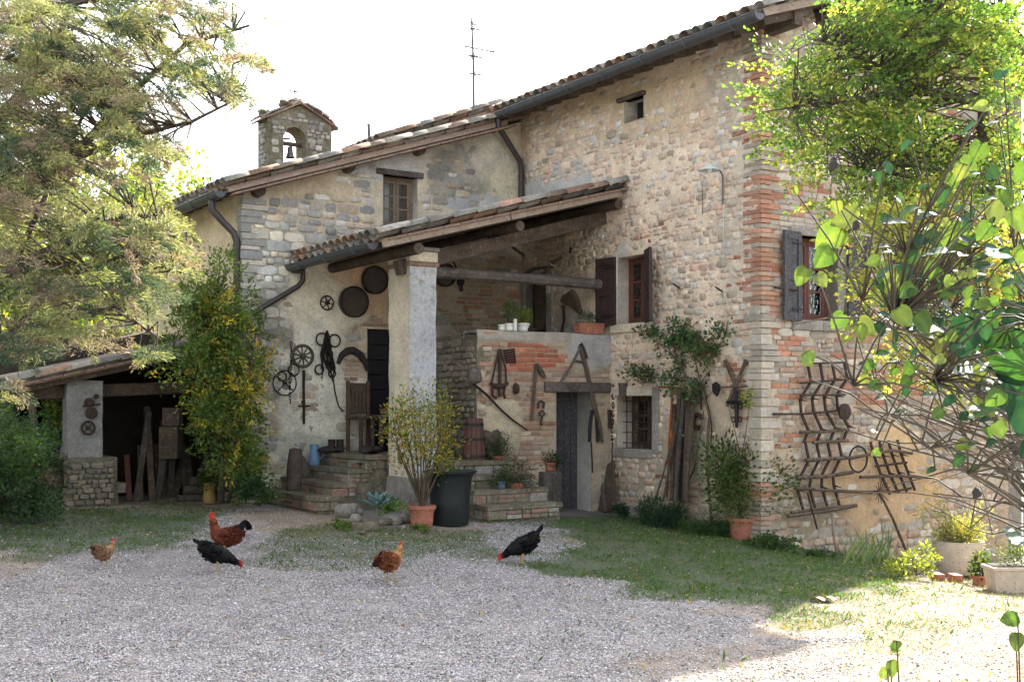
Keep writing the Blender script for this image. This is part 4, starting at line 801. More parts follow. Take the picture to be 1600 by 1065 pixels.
# landings and flights of worn slabs
def steps(name, label, lst, loc):
    st = root(name, label, 'steps', loc, ROTH)
    for i, (a0, a1, b0, b1, z0, z1) in enumerate(lst):
        mb = MB(); hbox(mb, a0+.02, a1, b0+.02, b1, z0, z1-.05); o = mb.build('step', M_['stonemoss'], st); roughen(o, 9, .045, 4.3, i)
        mb = MB(); hbox(mb, a0-.015, a1+.01, b0-.015, b1, z1-.055, z1); tr = mb.build('tread', M_['stonemoss'], st); roughen(tr, 7, .022, 5.3, i+3)
        zb = z1-.17
        for side in (0, 1):
            q = b0 if side == 0 else a0; e = b1 if side == 0 else a1
            while q < e-.08:
                w_ = rnd.uniform(.12, .32)
                for zz in ((zb, .105),) if rnd.random() < .6 else ((zb, .05), (zb+.055, .05)):
                    m0, m1 = q, min(q+w_-.012, e); mb = MB()
                    if side == 0: hbox(mb, a0-.004-rnd.random()*.012, a0+.06, m0, m1, zz[0], zz[0]+zz[1])
                    else: hbox(mb, m0, m1, b0-.004-rnd.random()*.012, b0+.06, zz[0], zz[0]+zz[1])
                    mb.build('riser_stone', M_[('stoneplain', 'stonemoss', 'terradk', 'stonemoss')[rnd.randrange(4)]], st, bevel=.008)
                q += w_
    return st
z_ = .98
lo = [(-3.62, -2.3, 3.62, 5.22, .2, z_)]
for k in range(4):
    z1 = z_-.165*(k+1)+.165; a0_ = -3.5-.27*(k+1)-(.06*k)
lo = [(-3.50, -2.22, 3.60, 5.22, .0, .98), (-3.74, -3.42, 3.60, 5.22, .0, .81), (-4.00, -3.70, 3.5, 5.22, .0, .645), (-4.30, -3.95, 3.35, 5.22, .0, .49)]
steps('stone_steps', 'mossy curved stone steps rising to the black door left of the pillar', lo, H(-3.9, 4.2, .3))
lo = [(-2.80, -1.98, 2.50, 2.94, .0, .93), (-2.79, -1.80, 2.24, 2.52, .0, .76), (-2.82, -1.75, 2.0, 2.26, .0, .60), (-2.8, -1.72, 1.72, 2.02, .0, .43)]
steps('stone_steps', 'grey stone steps with brick edges climbing right of the plastered pillar', lo, H(-2.3, 2.3, .3))
# stones on the block's left flank and quoins on the house corners
QF = ('a', -2.217); lay(masonry(QF, -4.1, -2.97, .2, lambda s: KT-.06, [], dict(col=TAN, cover=0, pal=[(.27, .235, .19), (.22, .195, .16), (.30, .25, .20), (.25, .20, .15)], rh=(.05, .11), asp=(1.2, 2.8), fill=.99, proud=.006), 15), {QF: sw}, 80, 80)
def quoins(par, a, b, z0, z1, sa, sb, seed, brick=.45, cols=specR['pal']):
    r_ = random.Random(seed); z = z0; k = 0
    while z < z1:
        isb = vn(z*.9+seed, 3.3, 2) > 1-brick; h_ = .058 if isb else r_.uniform(.055, .14); la = r_.uniform(.10, .34) if not isb else (.28 if k % 2 else .14); lb = r_.uniform(.10, .30) if not isb else (.14 if k % 2 else .28)
        h_ = min(h_, z1-z); o_ = r_.uniform(.022, .042); mb = MB(); hbox(mb, a-o_, a+la, b-o_, b+lb, z, z+h_-.010) if sb > 0 else hbox(mb, a-o_, a+la, b-o_, b+lb, z, z+h_-.01)
        o = mb.build('quoin', M_['stone'], par); roughen(o, 3, .014, 9, seed+k); c = np.array(([(.40, .20, .13), (.40, .27, .20), (.42, .36, .29), (.36, .30, .24), (.44, .25, .17)] if isb else cols)[r_.randrange(5)])*r_.uniform(.75, 1.1); o.color = (*[float(x) for x in c], 1); z += h_; k += 1
quoins(wF, 0, 0, -.5, 6.15, 1, 1, 3, .58); quoins(wG, -4.549, 5.244, -.2, 4.5, 1, 1, 5, .2, specG['pal'])
mb = MB()
for k in range(4): hbox(mb, -2.2-.13*k-.13, -2.2-.13*k, 3.62, 4.15, .9, 1.78-.2*k)
st_ = mb.build('inner_flight', M_['stonemoss'], blk)
# ================================================================== shed
shed = root('open_shed', 'dark open shed with tiled lean-to roof and plastered pillar, left of the yard', 'shed', H(-6.2, 5.8, .4), ROTH)
zs = lambda a: 1.9+.23*(a+7.37)
mb = MB(); slab(mb, -7.5, zs(-7.5), -4.56, zs(-4.56), 5.35, 9.3, .035); sr = mb.build('roof', M_['terradk'], shed)
roof(sr, -7.52, zs(-7.52), .23, 5.38, 9.2, 3.0, 300, key=lambda a, b: min(b-5.3, a+7.6), lift=.015)
for k in range(9): mb = MB(); b = 5.5+k*.45; mb.bar(H(-7.42, b, zs(-7.42)-.07), H(-4.56, b, zs(-4.56)-.07), .07, .08); mb.build('rafter', M_['wood'], sr)
for k in range(11): mb = MB(); a = -7.4+k*.26; mb.bar(H(a, 5.42, zs(a)-.0), H(a+.25, 5.42, zs(a+.25)-.0), .2, .03); mb.build('verge_brick', M_['terradk'], sr, bevel=.004)
mb = MB(); mb.bar(H(-7.2, 5.85, zs(-6.9)-.22), H(-4.56, 5.85, zs(-6.9)-.1), .15, .17); mb.build('beam', M_['wood'], shed, bevel=.02)
mb = MB(); hbox(mb, -6.78, -6.33, 5.6, 6.0, .9, zs(-6.6)-.12); o = mb.build('pillar', M_['shedpier'], shed); roughen(o, 7, .018, 3)
mb = MB(); hbox(mb, -6.85, -6.16, 5.5, 6.1, .3, .96); o = mb.build('pillar_base', M_['stonemoss'], shed); roughen(o, 7, .02, 3)
SB = ('b', 5.49); specX = dict(col=(.2, .18, .14), joint=0, cover=0, pal=[(.25, .22, .18), (.21, .19, .16), (.28, .24, .18)], rh=(.05, .09), fill=.94)
lay(masonry(SB, -6.83, -6.18, .35, lambda s: .95, [], specX, 9), {SB: o}, 100, 100)
mb = MB(); hbox(mb, -7.1, -6.8, 5.6, 6.0, .2, 1.0); o = mb.build('low_wall', M_['stonemoss'], shed); roughen(o, 5, .02, 3)
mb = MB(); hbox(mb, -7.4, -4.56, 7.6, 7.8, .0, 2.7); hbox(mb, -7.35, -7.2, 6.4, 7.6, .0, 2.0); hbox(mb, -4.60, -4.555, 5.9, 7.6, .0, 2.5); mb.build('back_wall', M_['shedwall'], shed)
mb = MB(); mb.tube([H(-7.15, 5.8, .2), H(-7.16, 5.8, 1.9)], .05, 8); mb.build('post', M_['wood'], shed)
bench = root('stone_bench', 'low grey stone slab bench in front of the shed pillar', 'bench', gat(135, 785), ROTH)
g0 = gat(150, 788); c = hs_(g0); mb = MB(); p = pp(('b', c[1]), 75, 765); q = pp(('b', c[1]), 195, 765); ha = hs_(p)[0]; hb = hs_(q)[0]
mb = MB(); hbox(mb, ha, hb, c[1]-.05, c[1]+.35, g0.z+.15, g0.z+.28); o = mb.build('slab', M_['stoneplain'], bench); roughen(o, 5, .02, 3)
for a in (ha+.1, hb-.38): mb = MB(); hbox(mb, a, a+.22, c[1], c[1]+.3, g0.z-.1, g0.z+.15); mb.build('block', M_['stonemoss'], bench, bevel=.02)
# ================================================================== things hung on the walls
def P_(pl, pts, off): return [pp(pl, x, y, off) for x, y in pts]
def tb(pl, pts, r, off=.04, n=6, **k): return MB().tube(P_(pl, pts, off), r, n, **k)
def plT(pl, px, py, off=.03):
    """frame at a wall point: x right along the wall, y into it, z up"""
    return Matrix.Translation(pp(pl, px, py, off)) @ Matrix.Rotation(wrot(pl), 4, 'Z')
def hroot(name, label, cat, pl, px, py, off=.03, group=None): return root(name, label, cat, pp(pl, px, py, off), wrot(pl), group)
def mpp(pl, px, py):  # metres per vertical photo pixel at that wall point
    return pp(pl, px, py).y/FP
def sieve(pl, px, py, rpx, label, seed):
    t = hroot('round_sieve', label, 'sieve', pl, px, py+rpx, .02, 'large round sieves hung on the wall'); T = plT(pl, px, py, .02); r = rpx*mpp(pl, px, py)
    mb = MB(); M = T @ Matrix.Rotation(pi/2, 4, 'X'); mb.lathe([(r*.97, 0), (r, 0), (r, .09), (r*.96, .09), (r*.96, .02), (0, .02)], M=M, n=32); mb.build('hoop', M_['wood'], t, smooth=True)
    mb = MB(); mb.lathe([(r*.955, .045), (r*.5, .05), (0, .053)], M=M, n=32); mb.build('mesh_disc', M_['sieve'], t)
    mb = MB(); mb.ring(T @ Matrix.Translation((0, -.09, 0)), r*.985, .010, 32, 6); mb.build('rim', M_['ironb'], t, smooth=True); return t
M_['sieve'] = mat('sieve_mesh', (.085, .068, .055), (.05, .042, .036), .7, 12, .5, 160, c3=(.12, .1, .08))
sieve(GPL, 550, 472, 24, 'largest round sieve, hung left of the door below the porch eave', 1)
sieve(GPL, 583, 438, 21.5, 'dark round sieve hung highest, tucked under the porch gutter', 2)
sieve(GPL, 692, 430, 18, 'small dark sieve half hidden behind the right edge of the pillar', 3)
def spoke_wheel(pl, px, py, rpx, n, label, m='iron', rw=.011, hub=.03, name='iron_wheel', cat='wheel', rot=.2, off=.04, flatr=1.0, sr=.008, group=None):
    t = hroot(name, label, cat, pl, px, py+rpx, off, group); T = plT(pl, px, py, off) @ Matrix.Rotation(rot, 4, 'Y'); r = rpx*mpp(pl, px, py)
    mb = MB(); mb.ring(T, r-rw, rw, 30, 8, flat=flatr); mb.build('rim', M_[m], t, smooth=True)
    for k in range(n):
        a = 2*pi*k/n; mb = MB(T); mb.tube([(cos(a)*hub*.8, 0, sin(a)*hub*.8), (cos(a)*(r-rw), 0, sin(a)*(r-rw))], sr, 6); mb.build('spoke', M_[m], t, smooth=True)
    mb = MB(); mb.lathe([(hub, -.03), (hub, .03), (hub*.6, .05)], M=T @ Matrix.Rotation(pi/2, 4, 'X'), n=12); mb.build('hub', M_[m], t, smooth=True); return t
spoke_wheel(GPL, 511, 473, 12, 6, 'small six spoked iron wheel left of the largest sieve', name='small_iron_wheel')  # ordinary small spoked wheel
spoke_wheel(GPL, 473, 556, 19, 10, 'wooden ten spoked barrow wheel above the tall iron bar', 'woodgrey', .022, .045, 'barrow_wheel', flatr=1.3, sr=.011)  # ordinary wooden wheel off a barrow
spoke_wheel(GPL, 445, 598, 20, 4, 'thin iron hoop wheel with four crossed spokes, lowest left of the wheels', 'ironb', .008, .018, name='iron_hoop_wheel', rot=.7, sr=.006)  # plain hoop wheel with crossed spokes
def one(mb, name, m, label, cat, group=None, **k): return mb.thing(name, M_[m], label, cat, group, **k)
mb = MB(); T = plT(GPL, 459, 578, .07); mb.ring(T, 9*mpp(GPL, 459, 578), .009, 20, 6); mb.ring(plT(GPL, 441, 588, .08), 7*mpp(GPL, 441, 588), .010, 16, 6); one(mb, 'iron_ring', 'ironb', 'pair of linked iron rings overlapping the thin hoop wheel', 'ring', smooth=True)
def chain(pl, pts, r, label, m='iron', off=.03):
    P = P_(pl, pts, off); t = root('chain', label, 'chain', P[-1], wrot(pl)); i = 0
    for a, b in zip(P[:-1], P[1:]):
        n = max(1, int((b-a).length/(r*2.9)))
        for k in range(n):
            c = a.lerp(b, (k+.5)/n); mb = MB(); mb.ring(Matrix.Translation(c) @ Matrix.Rotation(wrot(pl)+(pi/2 if i % 2 else 0), 4, 'Z') @ Matrix.Diagonal((.62, 1, 1.15, 1)), r, r*.28, 10, 5); mb.build('chain_link', M_[m], t, smooth=True); i += 1
    return t
chain(GPL, [(455, 532), (455, 560), (453, 600), (453, 632)], .028, 'rusty hanging chain behind the wooden wheel, ending in a hook')
mb = tb(GPL, [(475, 578), (474.5, 600), (475, 662)], [.022, .020, .018], .05, 6); mb.lathe([(.03, -.02), (.03, .02)], pp(GPL, 474, 628, .05), 8); mb.tube(P_(GPL, [(466, 634), (484, 634)], .05), .012); one(mb, 'iron_bar', 'iron', 'tall rusty iron bar hanging below the wooden wheel', 'bar')
# harness bundle
t = hroot('harness', 'bundle of dark leather harness straps hanging left of the plank door', 'harness', GPL, 513, 600, .05)
rr = random.Random(4)
for k in range(10):
    x = 503+rr.uniform(0, 18); y1 = rr.uniform(572, 603); mb = tb(GPL, [(511, 516), (508+rr.uniform(-3, 8), 530), (x-2, 552), (x+rr.uniform(-6, 6), 575), (x+rr.uniform(-8, 8), y1)], [.02, .03, .034, .026, .010], .05+rr.uniform(0, .05), 6, flat=.5); mb.build('strap', M_['leather'], t, smooth=True)
for cx_, cy_, r_ in ((503, 530, 8), (523, 532, 8), (499, 577, 6), (519, 583, 5)): mb = MB(); mb.ring(plT(GPL, cx_, cy_, .07), r_*mpp(GPL, 500, 550)*1.2, .012, 16, 5); mb.build('loop', M_['leather'], t, smooth=True)
mb = tb(GPL, [(520, 585), (523, 610), (529, 634), (536, 642)], .010, .05); mb.build('rein', M_['leather'], t)
mb = tb(GPL, [(528, 568), (534, 555), (543, 548), (552, 547), (562, 553), (571, 566), (574, 580)], [.025, .04, .045, .045, .045, .04, .02], .07, 8, flat=1.2); one(mb, 'ox_yoke', 'leather', 'black curved ox yoke hung between the harness and the plank door', 'yoke', smooth=True)
# tools on the stair block and the big wall
def tool(name, label, cat, pl, items, m='iron', off=.05):
    pts = [p for it in items for p in it[0]]; cx_ = sum(p[0] for p in pts)/len(pts); cy_ = max(p[1] for p in pts); t = hroot(name, label, cat, pl, cx_, cy_, off)
    for it in items:
        nm = it[2] if len(it) > 2 else 'bar'; mb = tb(pl, it[0], it[1], off+(it[4] if len(it) > 4 else 0), 7); mb.build(nm, M_[it[3] if len(it) > 3 else m], t, smooth=True)
    return t
tool('hanging_fish_scale', 'rusty scale basket hung on chains under two long arms on the brick block', 'scale', KPL, [([(780, 545), (774, 570), (768, 600)], .014, 'arm'), ([(781, 545), (781, 600)], .024, 'strap', 'leather'), ([(782, 548), (790, 575), (791, 600)], .014, 'arm'), ([(766, 598), (774, 603), (786, 603), (794, 598)], [.02, .035, .035, .02], 'basket'), ([(769, 604), (770, 618), (776, 622)], .02, 'hook'), ([(780, 605), (781, 620)], .022, 'hook'), ([(789, 603), (787, 615), (790, 622)], .018, 'hook')], 'iron')
t = hroot('washboard', 'small slatted grey grille hung high on the red brick patch', 'washboard', KPL, 797, 568, .03)
for k in range(6):
    mb = tb(KPL, [(786+k*1.2, 548+k*3.6), (804+k*.4, 545+k*4)], .011, .035, 5); mb.build('slat', M_['ironb'], t)
for x0, x1 in ((787, 792), (803, 806)): mb = tb(KPL, [(x0, 546), (x1, 568)], .009, .05, 5); mb.build('stile', M_['ironb'], t)
mb = MB(); mb.blob(pp(KPL, 806, 607, .05), (.05, .04, .075), 3, .3); one(mb, 'cow_bell', 'iron', 'small rusty cow bell on the bricks right of the scale basket', 'bell', smooth=True)
tool('flail', 'long wooden flail with a short beater hinged at its top', 'flail', KPL, [([(838, 568), (835, 610), (831, 656)], .022, 'handle', 'wood'), ([(839, 568), (846, 582), (852, 590)], [.02, .04, .02], 'beater', 'wood')])
tool('curb_hook', 'rusty horseshoe hanging above a hook and chain', 'hook', KPL, [([(841, 638), (841, 629), (846, 626), (850, 629), (849, 638)], .016, 'horseshoe'), ([(842, 645), (848, 641), (851, 646), (847, 651), (842, 647)], .012, 'ring'), ([(847, 651), (845, 660), (847, 664)], .014, 'hook')])
tool('wooden_compass', 'tall A shaped pair of wooden shafts standing over the cellar lintel', 'shafts', KPL, [([(908, 541), (893, 570), (876, 597)], .018, 'shaft', 'woodgrey'), ([(906, 541), (916, 575), (923, 606)], .030, 'shaft', 'wood'), ([(896, 563), (914, 566)], .02, 'crosspiece', 'wood'), ([(907, 537), (912, 547), (916, 560)], .03, 'knot', 'leather')])
tool('plough_beam', 'dark jointed wooden pole hanging at the right of the cellar door', 'pole', KPL, [([(921, 600), (928, 632), (936, 662), (941, 690)], [.036, .034, .034, .02], 'pole', 'wood'), ([(922, 615), (931, 607)], .018, 'pin', 'woodgrey'), ([(925, 640), (922, 665), (921, 690)], .026, 'tine', 'ironb'), ([(932, 650), (934, 690)], .022, 'tine', 'ironb'), ([(924, 690), (926, 738)], .010, 'wire', 'ironb')], 'wood')
mb = tb(GPL, [(693, 603), (716, 582), (733, 568)], .016, .06); mb.tube(P_(GPL, [(733, 568), (748, 578)], .06), .012); one(mb, 'scythe_shaft', 'ironb', 'thin black shaft hung diagonally on the wall behind the pillar', 'pole')
mb = tb(KPL, [(738, 598), (760, 616), (783, 640), (800, 655), (824, 672)], [.02, .016, .014, .014, .01], .06); one(mb, 'long_hook', 'ironb', 'long thin pole lying diagonally across the plastered side of the brick block', 'pole')
mb = MB(); mb.blob(pp(KPL, 740, 588, .05), (.10, .06, .12), 5, .3); one(mb, 'fishing_float', 'woodgrey', 'worn pale wooden block at the top of the diagonal pole', 'block', smooth=True)
chain(FPL, [(958, 598), (958, 640), (957, 665), (956, 690)], .035, 'heavy rusty chain hanging between the cellar door and the barred window')
tool('iron_tongs', 'dark iron tongs hung on the wall just left of the barred window', 'tongs', FPL, [([(952, 640), (953, 668)], .03, 'jaw'), ([(957, 690), (956, 732)], .010, 'rod'), ([(974, 598), (974, 618)], [.07, .06], 'cloth', 'woodgrey')])
# tools beside the barred window
def pole(pl, pts, r, m, label, name='pole', cat='pole', off=.1, **k): mb = tb(pl, pts, r, off, 7, **k); return one(mb, name, m, label, cat, smooth=True)
pole(FPL, [(1051, 608), (1046, 690), (1042, 776)], .017, 'rust', 'orange rusted steel pole leaning right of the barred window', off=.12)
pole(FPL, [(1058, 655), (1048, 720), (1036, 783)], .016, 'woodgrey', 'pale wooden stick leaning in front of the tool bundle', off=.2)
pole(FPL, [(1047, 700), (1035, 745), (1022, 786)], .014, 'woodgrey', 'thin grey stick, the most slanted one of the tool bundle', off=.25)
t = hroot('plank_bundle', 'tall bundle of dark planks and beams leaning on the wall under the climber', 'planks', FPL, 1068, 780, .1)
for k, (x0, x1, w_, m, o_) in enumerate(((1062, 1058, .07, 'wood', .08), (1070, 1066, .08, 'ironb', .1), (1077, 1071, .09, 'wood', .13), (1068, 1055, .03, 'woodgrey', .18), (1083, 1072, .04, 'wood', .17), (1054, 1050, .06, 'wood', .07))):
    mb = MB(); mb.bar(pp(FPL, x0, 606+k*5, o_), pp(FPL, x1, 782, o_+.12), w_, .04, up=-V); mb.build('plank', M_[m], t, bevel=.004)
mb = tb(FPL, [(1029, 604), (1060, 606), (1084, 606)], .016, .08); mb.build('cross_bar', M_['rust'], t)
mb = MB(); mb.blob(pp(FPL, 1049, 683, .16), (.03, .03, .08), 2, .2); one(mb, 'insulator', 'rust', 'small orange lantern hung on the rusted pole', 'lantern', smooth=True)
mb = MB(); mb.ring(plT(FPL, 1090, 658, .08), .085, .03, 16, 7, a0=.4, a1=5.4); mb.tube(P_(FPL, [(1096, 640), (1094, 600), (1085, 590)], .06), .012); one(mb, 'coiled_rope', 'iron', 'dark coil of cable hooked right of the leaning planks', 'coil', smooth=True)
mb = tb(FPL, [(1096, 600), (1108, 640), (1112, 665), (1110, 700)], .009, .05); one(mb, 'bent_wire', 'ironb', 'thin bent wire curving down the wall left of the iron cross', 'wire')
# crossed blades and iron cross
t = hroot('crossed_shears', 'two dark crossed wooden blades forming an X above the iron cross', 'blades', FPL, 1150, 622, .05)
for a, b in (((1132, 562), (1163, 632)), ((1166, 562), (1136, 634))):
    mb = MB(); mb.bar(pp(FPL, *a, .06), pp(FPL, *b, .06+.02*(a[0] > 1150)), .05, .022, up=-V); mb.build('blade', M_['wood'], t, bevel=.006)
t = hroot('iron_cross', 'ornate black wrought iron cross hung low between the blades and the potted bush', 'cross', FPL, 1151, 668, .05)
mb = tb(FPL, [(1150, 610), (1151, 640), (1151, 668)], [.022, .03, .02], .10); mb.build('shaft', M_['ironb'], t); mb = tb(FPL, [(1136, 628), (1150, 626), (1166, 628)], [.02, .03, .02], .11); mb.build('arm', M_['ironb'], t)
for x, y in ((1145, 634), (1157, 634), (1146, 655), (1156, 655)): mb = MB(); mb.ring(plT(FPL, x, y, .1), .03, .009, 12, 5); mb.build('scroll', M_['ironb'], t, smooth=True)
t = hroot('axe', 'old broad axe lying level across the top of the iron cross', 'axe', FPL, 1140, 612, .05)
mb = tb(FPL, [(1120, 605), (1168, 603)], .013, .13); mb.build('handle', M_['wood'], t); mb = MB(); mb.poly(P_(FPL, [(1112, 600), (1118, 596), (1124, 602), (1124, 608), (1119, 619), (1113, 612)], .15), .025, -V); mb.build('axe_head', M_['ironb'], t)
# enamel lamp and the cables
t = hroot('wall_lamp', 'white enamel dish lamp on a bent iron arm high on the stone wall', 'lamp', FPL, 1128, 318, .03)
mb = MB(); c = pp(FPL, 1128, 268, .0); d = pp(FPL, 1108, 264, .5); mb.tube([pp(FPL, 1129, 320, .03), pp(FPL, 1129, 275, .04), pp(FPL, 1126, 268, .2), d+Vector((0, 0, .05))], .010, 7); mb.build('arm', M_['zinc'], t, smooth=True)
mb = MB(); mb.lathe([(0, .07), (.03, .06), (.05, .03), (.09, .01), (.13, -.012), (.135, -.02), (.125, -.015), (.05, .02), (0, .03)], d, 24); mb.build('lamp_shade', M_['enamel'] if 'enamel' in M_ else M_['zinc'], t, smooth=True)
mb = MB(); mb.blob(d+Vector((0, 0, -.01)), (.035, .035, .05), 2, 0); mb.build('bulb', M_['white'], t, smooth=True)
mb = tb(FPL, [(1130, 310), (1131, 380), (1128, 440), (1126, 505)], .0035, .015, 5); one(mb, 'cable', 'white', 'thin pale cable running down the stone wall below the lamp', 'cable')
mb = tb(FPL, [(1097, 292), (1098, 320), (1097, 335)], .0035, .012, 5); one(mb, 'cable', 'ironb', 'short dark cable left of the wall lamp', 'cable')
for x, y, nm in ((1057, 446, 'leftmost'), (1123, 451, 'rightmost')): mb = MB(); mb.tube([pp(FPL, x-5, y-3, .01), pp(FPL, x+5, y+4, .08)], .011, 6); one(mb, 'shutter_stay', 'ironb', 'short iron peg in the wall right of the upper window, %s of two' % nm, 'peg', 'iron pegs right of the upper window')
# bellows and strap beside the upper door
t = hroot('bellows', 'brown wooden bellows hung on the wall right of the upper door', 'bellows', FPL, 890, 490, .05)
mb = MB(); mb.poly(P_(FPL, [(874, 470), (878, 462), (892, 452), (897, 460), (906, 488), (904, 491), (890, 479), (880, 475)], .10), .08, -V); mb.build('body', M_['wood'], t, bevel=.012)
mb = tb(FPL, [(880, 478), (881, 500), (877, 522)], .022, .08); mb.build('handle', M_['leather'], t); mb = MB(); mb.ring(plT(FPL, 897, 440, .06), .04, .009, 14, 5); mb.build('loop', M_['leather'], t)
mb = MB(); mb.ring(plT(GPL, 720, 440, .05), .05, .02, 14, 6); mb.tube(P_(GPL, [(721, 436), (721, 455)], .06), .025); one(mb, 'leather_strap', 'leather', 'small black strap hung on the brick wall right of the half hidden sieve', 'strap', smooth=True)
# clutter slung under the porch rafters
t = root('roof_hooks', 'tangle of old tools and rods slung above the grey porch beam', 'tools', H(-1.0, 4.0, 3.6), ROTH)
for k in range(9):
    a = -1.8+k*.2; p = H(a+rr.uniform(-.2, .2), 3.8+rr.uniform(-.5, .7), 3.62+rr.uniform(-.05, .3)); q = p+Vector((rr.uniform(-.6, .6), rr.uniform(-.5, .5), rr.uniform(-.3, .22))); mb = MB(); mb.tube([p, p.lerp(q, .5)+Vector((0, 0, .05)), q], rr.uniform(.012, .035), 6); mb.build('tool', M_['wood' if k % 2 else 'ironb'], t, smooth=True)
# harrows on the right hand wall
def harrow(label, bars, zig, off, lab_pt):
    t = hroot('harrow', label, 'harrow', RPL, *lab_pt, .05, 'zigzag harrows hung on the right hand wall')
    for pts, r in bars: mb = tb(RPL, pts, r, off+.035, 6); mb.build('crossbar', M_['wood' if r > .018 else 'iron'], t, smooth=True)
    for pts in zig:
        P = P_(RPL, pts, off); mb = MB()
        for a, b in zip(P[:-1], P[1:]): mb.bar(a, b+(b-a).normalized()*.015, .03, .022, up=-U)
        mb.build('zigzag_bar', M_['iron'], t)
        for p in pts[1:-1]: mb = MB(); c = pp(RPL, *p, off); mb.tube([c, c-U*.12-Vector((0, 0, .02))], [.012, .004], 6); mb.build('tine', M_['iron'], t)
zy = [566, 596, 624, 645, 672, 690]; zx = [1262, 1267, 1250, 1252, 1263, 1256]
zig = [[(zx[i]+k*19+(k*2 if i > 3 else 0), zy[i]+(-2*k if i else 0)) for i in range(6)] for k in range(4)]
harrow('upper zigzag iron harrow hung on the right hand wall below the window', [([(1250, 598), (1331, 592)], .014), ([(1250, 617), (1320, 617)], .014), ([(1258, 568), (1322, 566)], .014), ([(1208, 647), (1260, 646), (1312, 641)], .014), ([(1250, 675), (1290, 674), (1326, 670)], .022), ([(1270, 691), (1325, 688)], .022)], zig, .08, (1290, 690))
zy = [690, 718, 746, 764, 800]; zx = [1258, 1264, 1250, 1246, 1256]
zig = [[(zx[i]+k*17+(2*k if i > 2 else 0), zy[i]-2*k) for i in range(5)] for k in range(4)]
harrow('lower zigzag wooden barred harrow hanging nearest the ground', [([(1259, 719), (1300, 716), (1330, 715)], .026), ([(1245, 746), (1290, 744), (1333, 737)], .026), ([(1242, 762), (1300, 766), (1362, 769)], .024), ([(1231, 806), (1290, 798), (1338, 789)], .026), ([(1236, 800), (1300, 792), (1330, 790)], .02)], zig, .08, (1290, 806))
zig = [[(1360+k*14, 690-k), (1366+k*14, 712-k), (1376+k*14, 740-k*1.5), (1390+k*13, 770-k*2)] for k in range(4)]
harrow('smaller iron harrow with curved bars right of the hoop', [([(1328, 716), (1356, 710), (1395, 703), (1425, 708)], .022), ([(1344, 745), (1400, 743), (1460, 746)], .022), ([(1368, 728), (1417, 722)], .016), ([(1358, 768), (1395, 768), (1424, 762)], .016)], zig, .09, (1390, 770))
mb = MB(); mb.ring(plT(RPL, 1341, 717, .12), 20*mpp(RPL, 1341, 717), .013, 26, 6); one(mb, 'iron_hoop', 'ironb', 'round iron hoop hung between the lower harrow and the smaller one', 'hoop', smooth=True)
mb = MB(); T = plT(RPL, 1319, 643, .16); mb.lathe([(.0, 0), (.10, -.01), (.105, .02), (0, .03)], M=T @ Matrix.Rotation(pi/2, 4, 'X'), n=18); one(mb, 'iron_disc', 'iron', 'rusty brown disc at the right end of the upper harrow', 'disc', smooth=True)
pole(RPL, [(1372, 765), (1395, 810), (1415, 858)], .018, 'wood', 'wooden rake handle leaning below the smaller harrow', off=.2)
t = hroot('twig_besom', 'twig broom head caught under the smaller harrow', 'broom', RPL, 1372, 775, .1)
for k in range(14): mb = MB(); a = k*.42; c = pp(RPL, 1374, 768, .15); mb.tube([c, c+V*cos(a)*.16+Vector((0, 0, sin(a)*.15))-U*.05], .006, 4); mb.build('twig', M_['wood'], t)
pole(RPL, [(1262, 770), (1270, 800), (1277, 826)], .012, 'iron', 'thin iron rod hanging from the bottom bar of the lower harrow, leftmost', off=.16)
pole(RPL, [(1300, 800), (1303, 840), (1309, 872)], .015, 'woodpale', 'pale hoe handle hanging below the lower harrow into the irises', off=.2)
pole(RPL, [(1208, 646), (1222, 646)], .012, 'iron', 'short iron bracket in the brickwork left of the upper harrow', 'bracket', 'bracket', .05)
pole(RPL, [(1210, 449), (1245, 453)], .014, 'iron', 'iron shutter catch across the grey shutter on the right hand wall', 'shutter_catch', 'catch', .1)
# shed pillar wheels
SP = ('b', 5.6)
for x, y, r_, n_, lb in ((139, 628, 7, 0, 'small rusty gear at the top of the shed pillar'), (150, 619, 4, 0, 'tiny iron washer at the very top of the shed pillar'), (143, 645, 9, 0, 'rusty plain disc in the middle of the shed pillar')):
    mb = MB(); T = plT(SP, x, y, .03); r = r_*mpp(SP, x, y); mb.lathe([(r*.2, 0), (r, -.01), (r, .03), (r*.7, .04), (r*.2, .03)], M=T @ Matrix.Rotation(pi/2, 4, 'X'), n=18); one(mb, 'iron_disc', 'iron', lb, 'disc', smooth=True)
mb = tb(SP, [(130, 634), (157, 631)], .014, .04); one(mb, 'iron_handle', 'iron', 'short iron handle crossing the gear on the shed pillar', 'handle')  # plain iron handle bar
spoke_wheel(SP, 138, 668, 11.5, 4, 'four spoked cast iron wheel, lowest on the shed pillar', 'iron', .014, .025, name='cast_iron_wheel', rot=.78)  # ordinary cast iron wheel
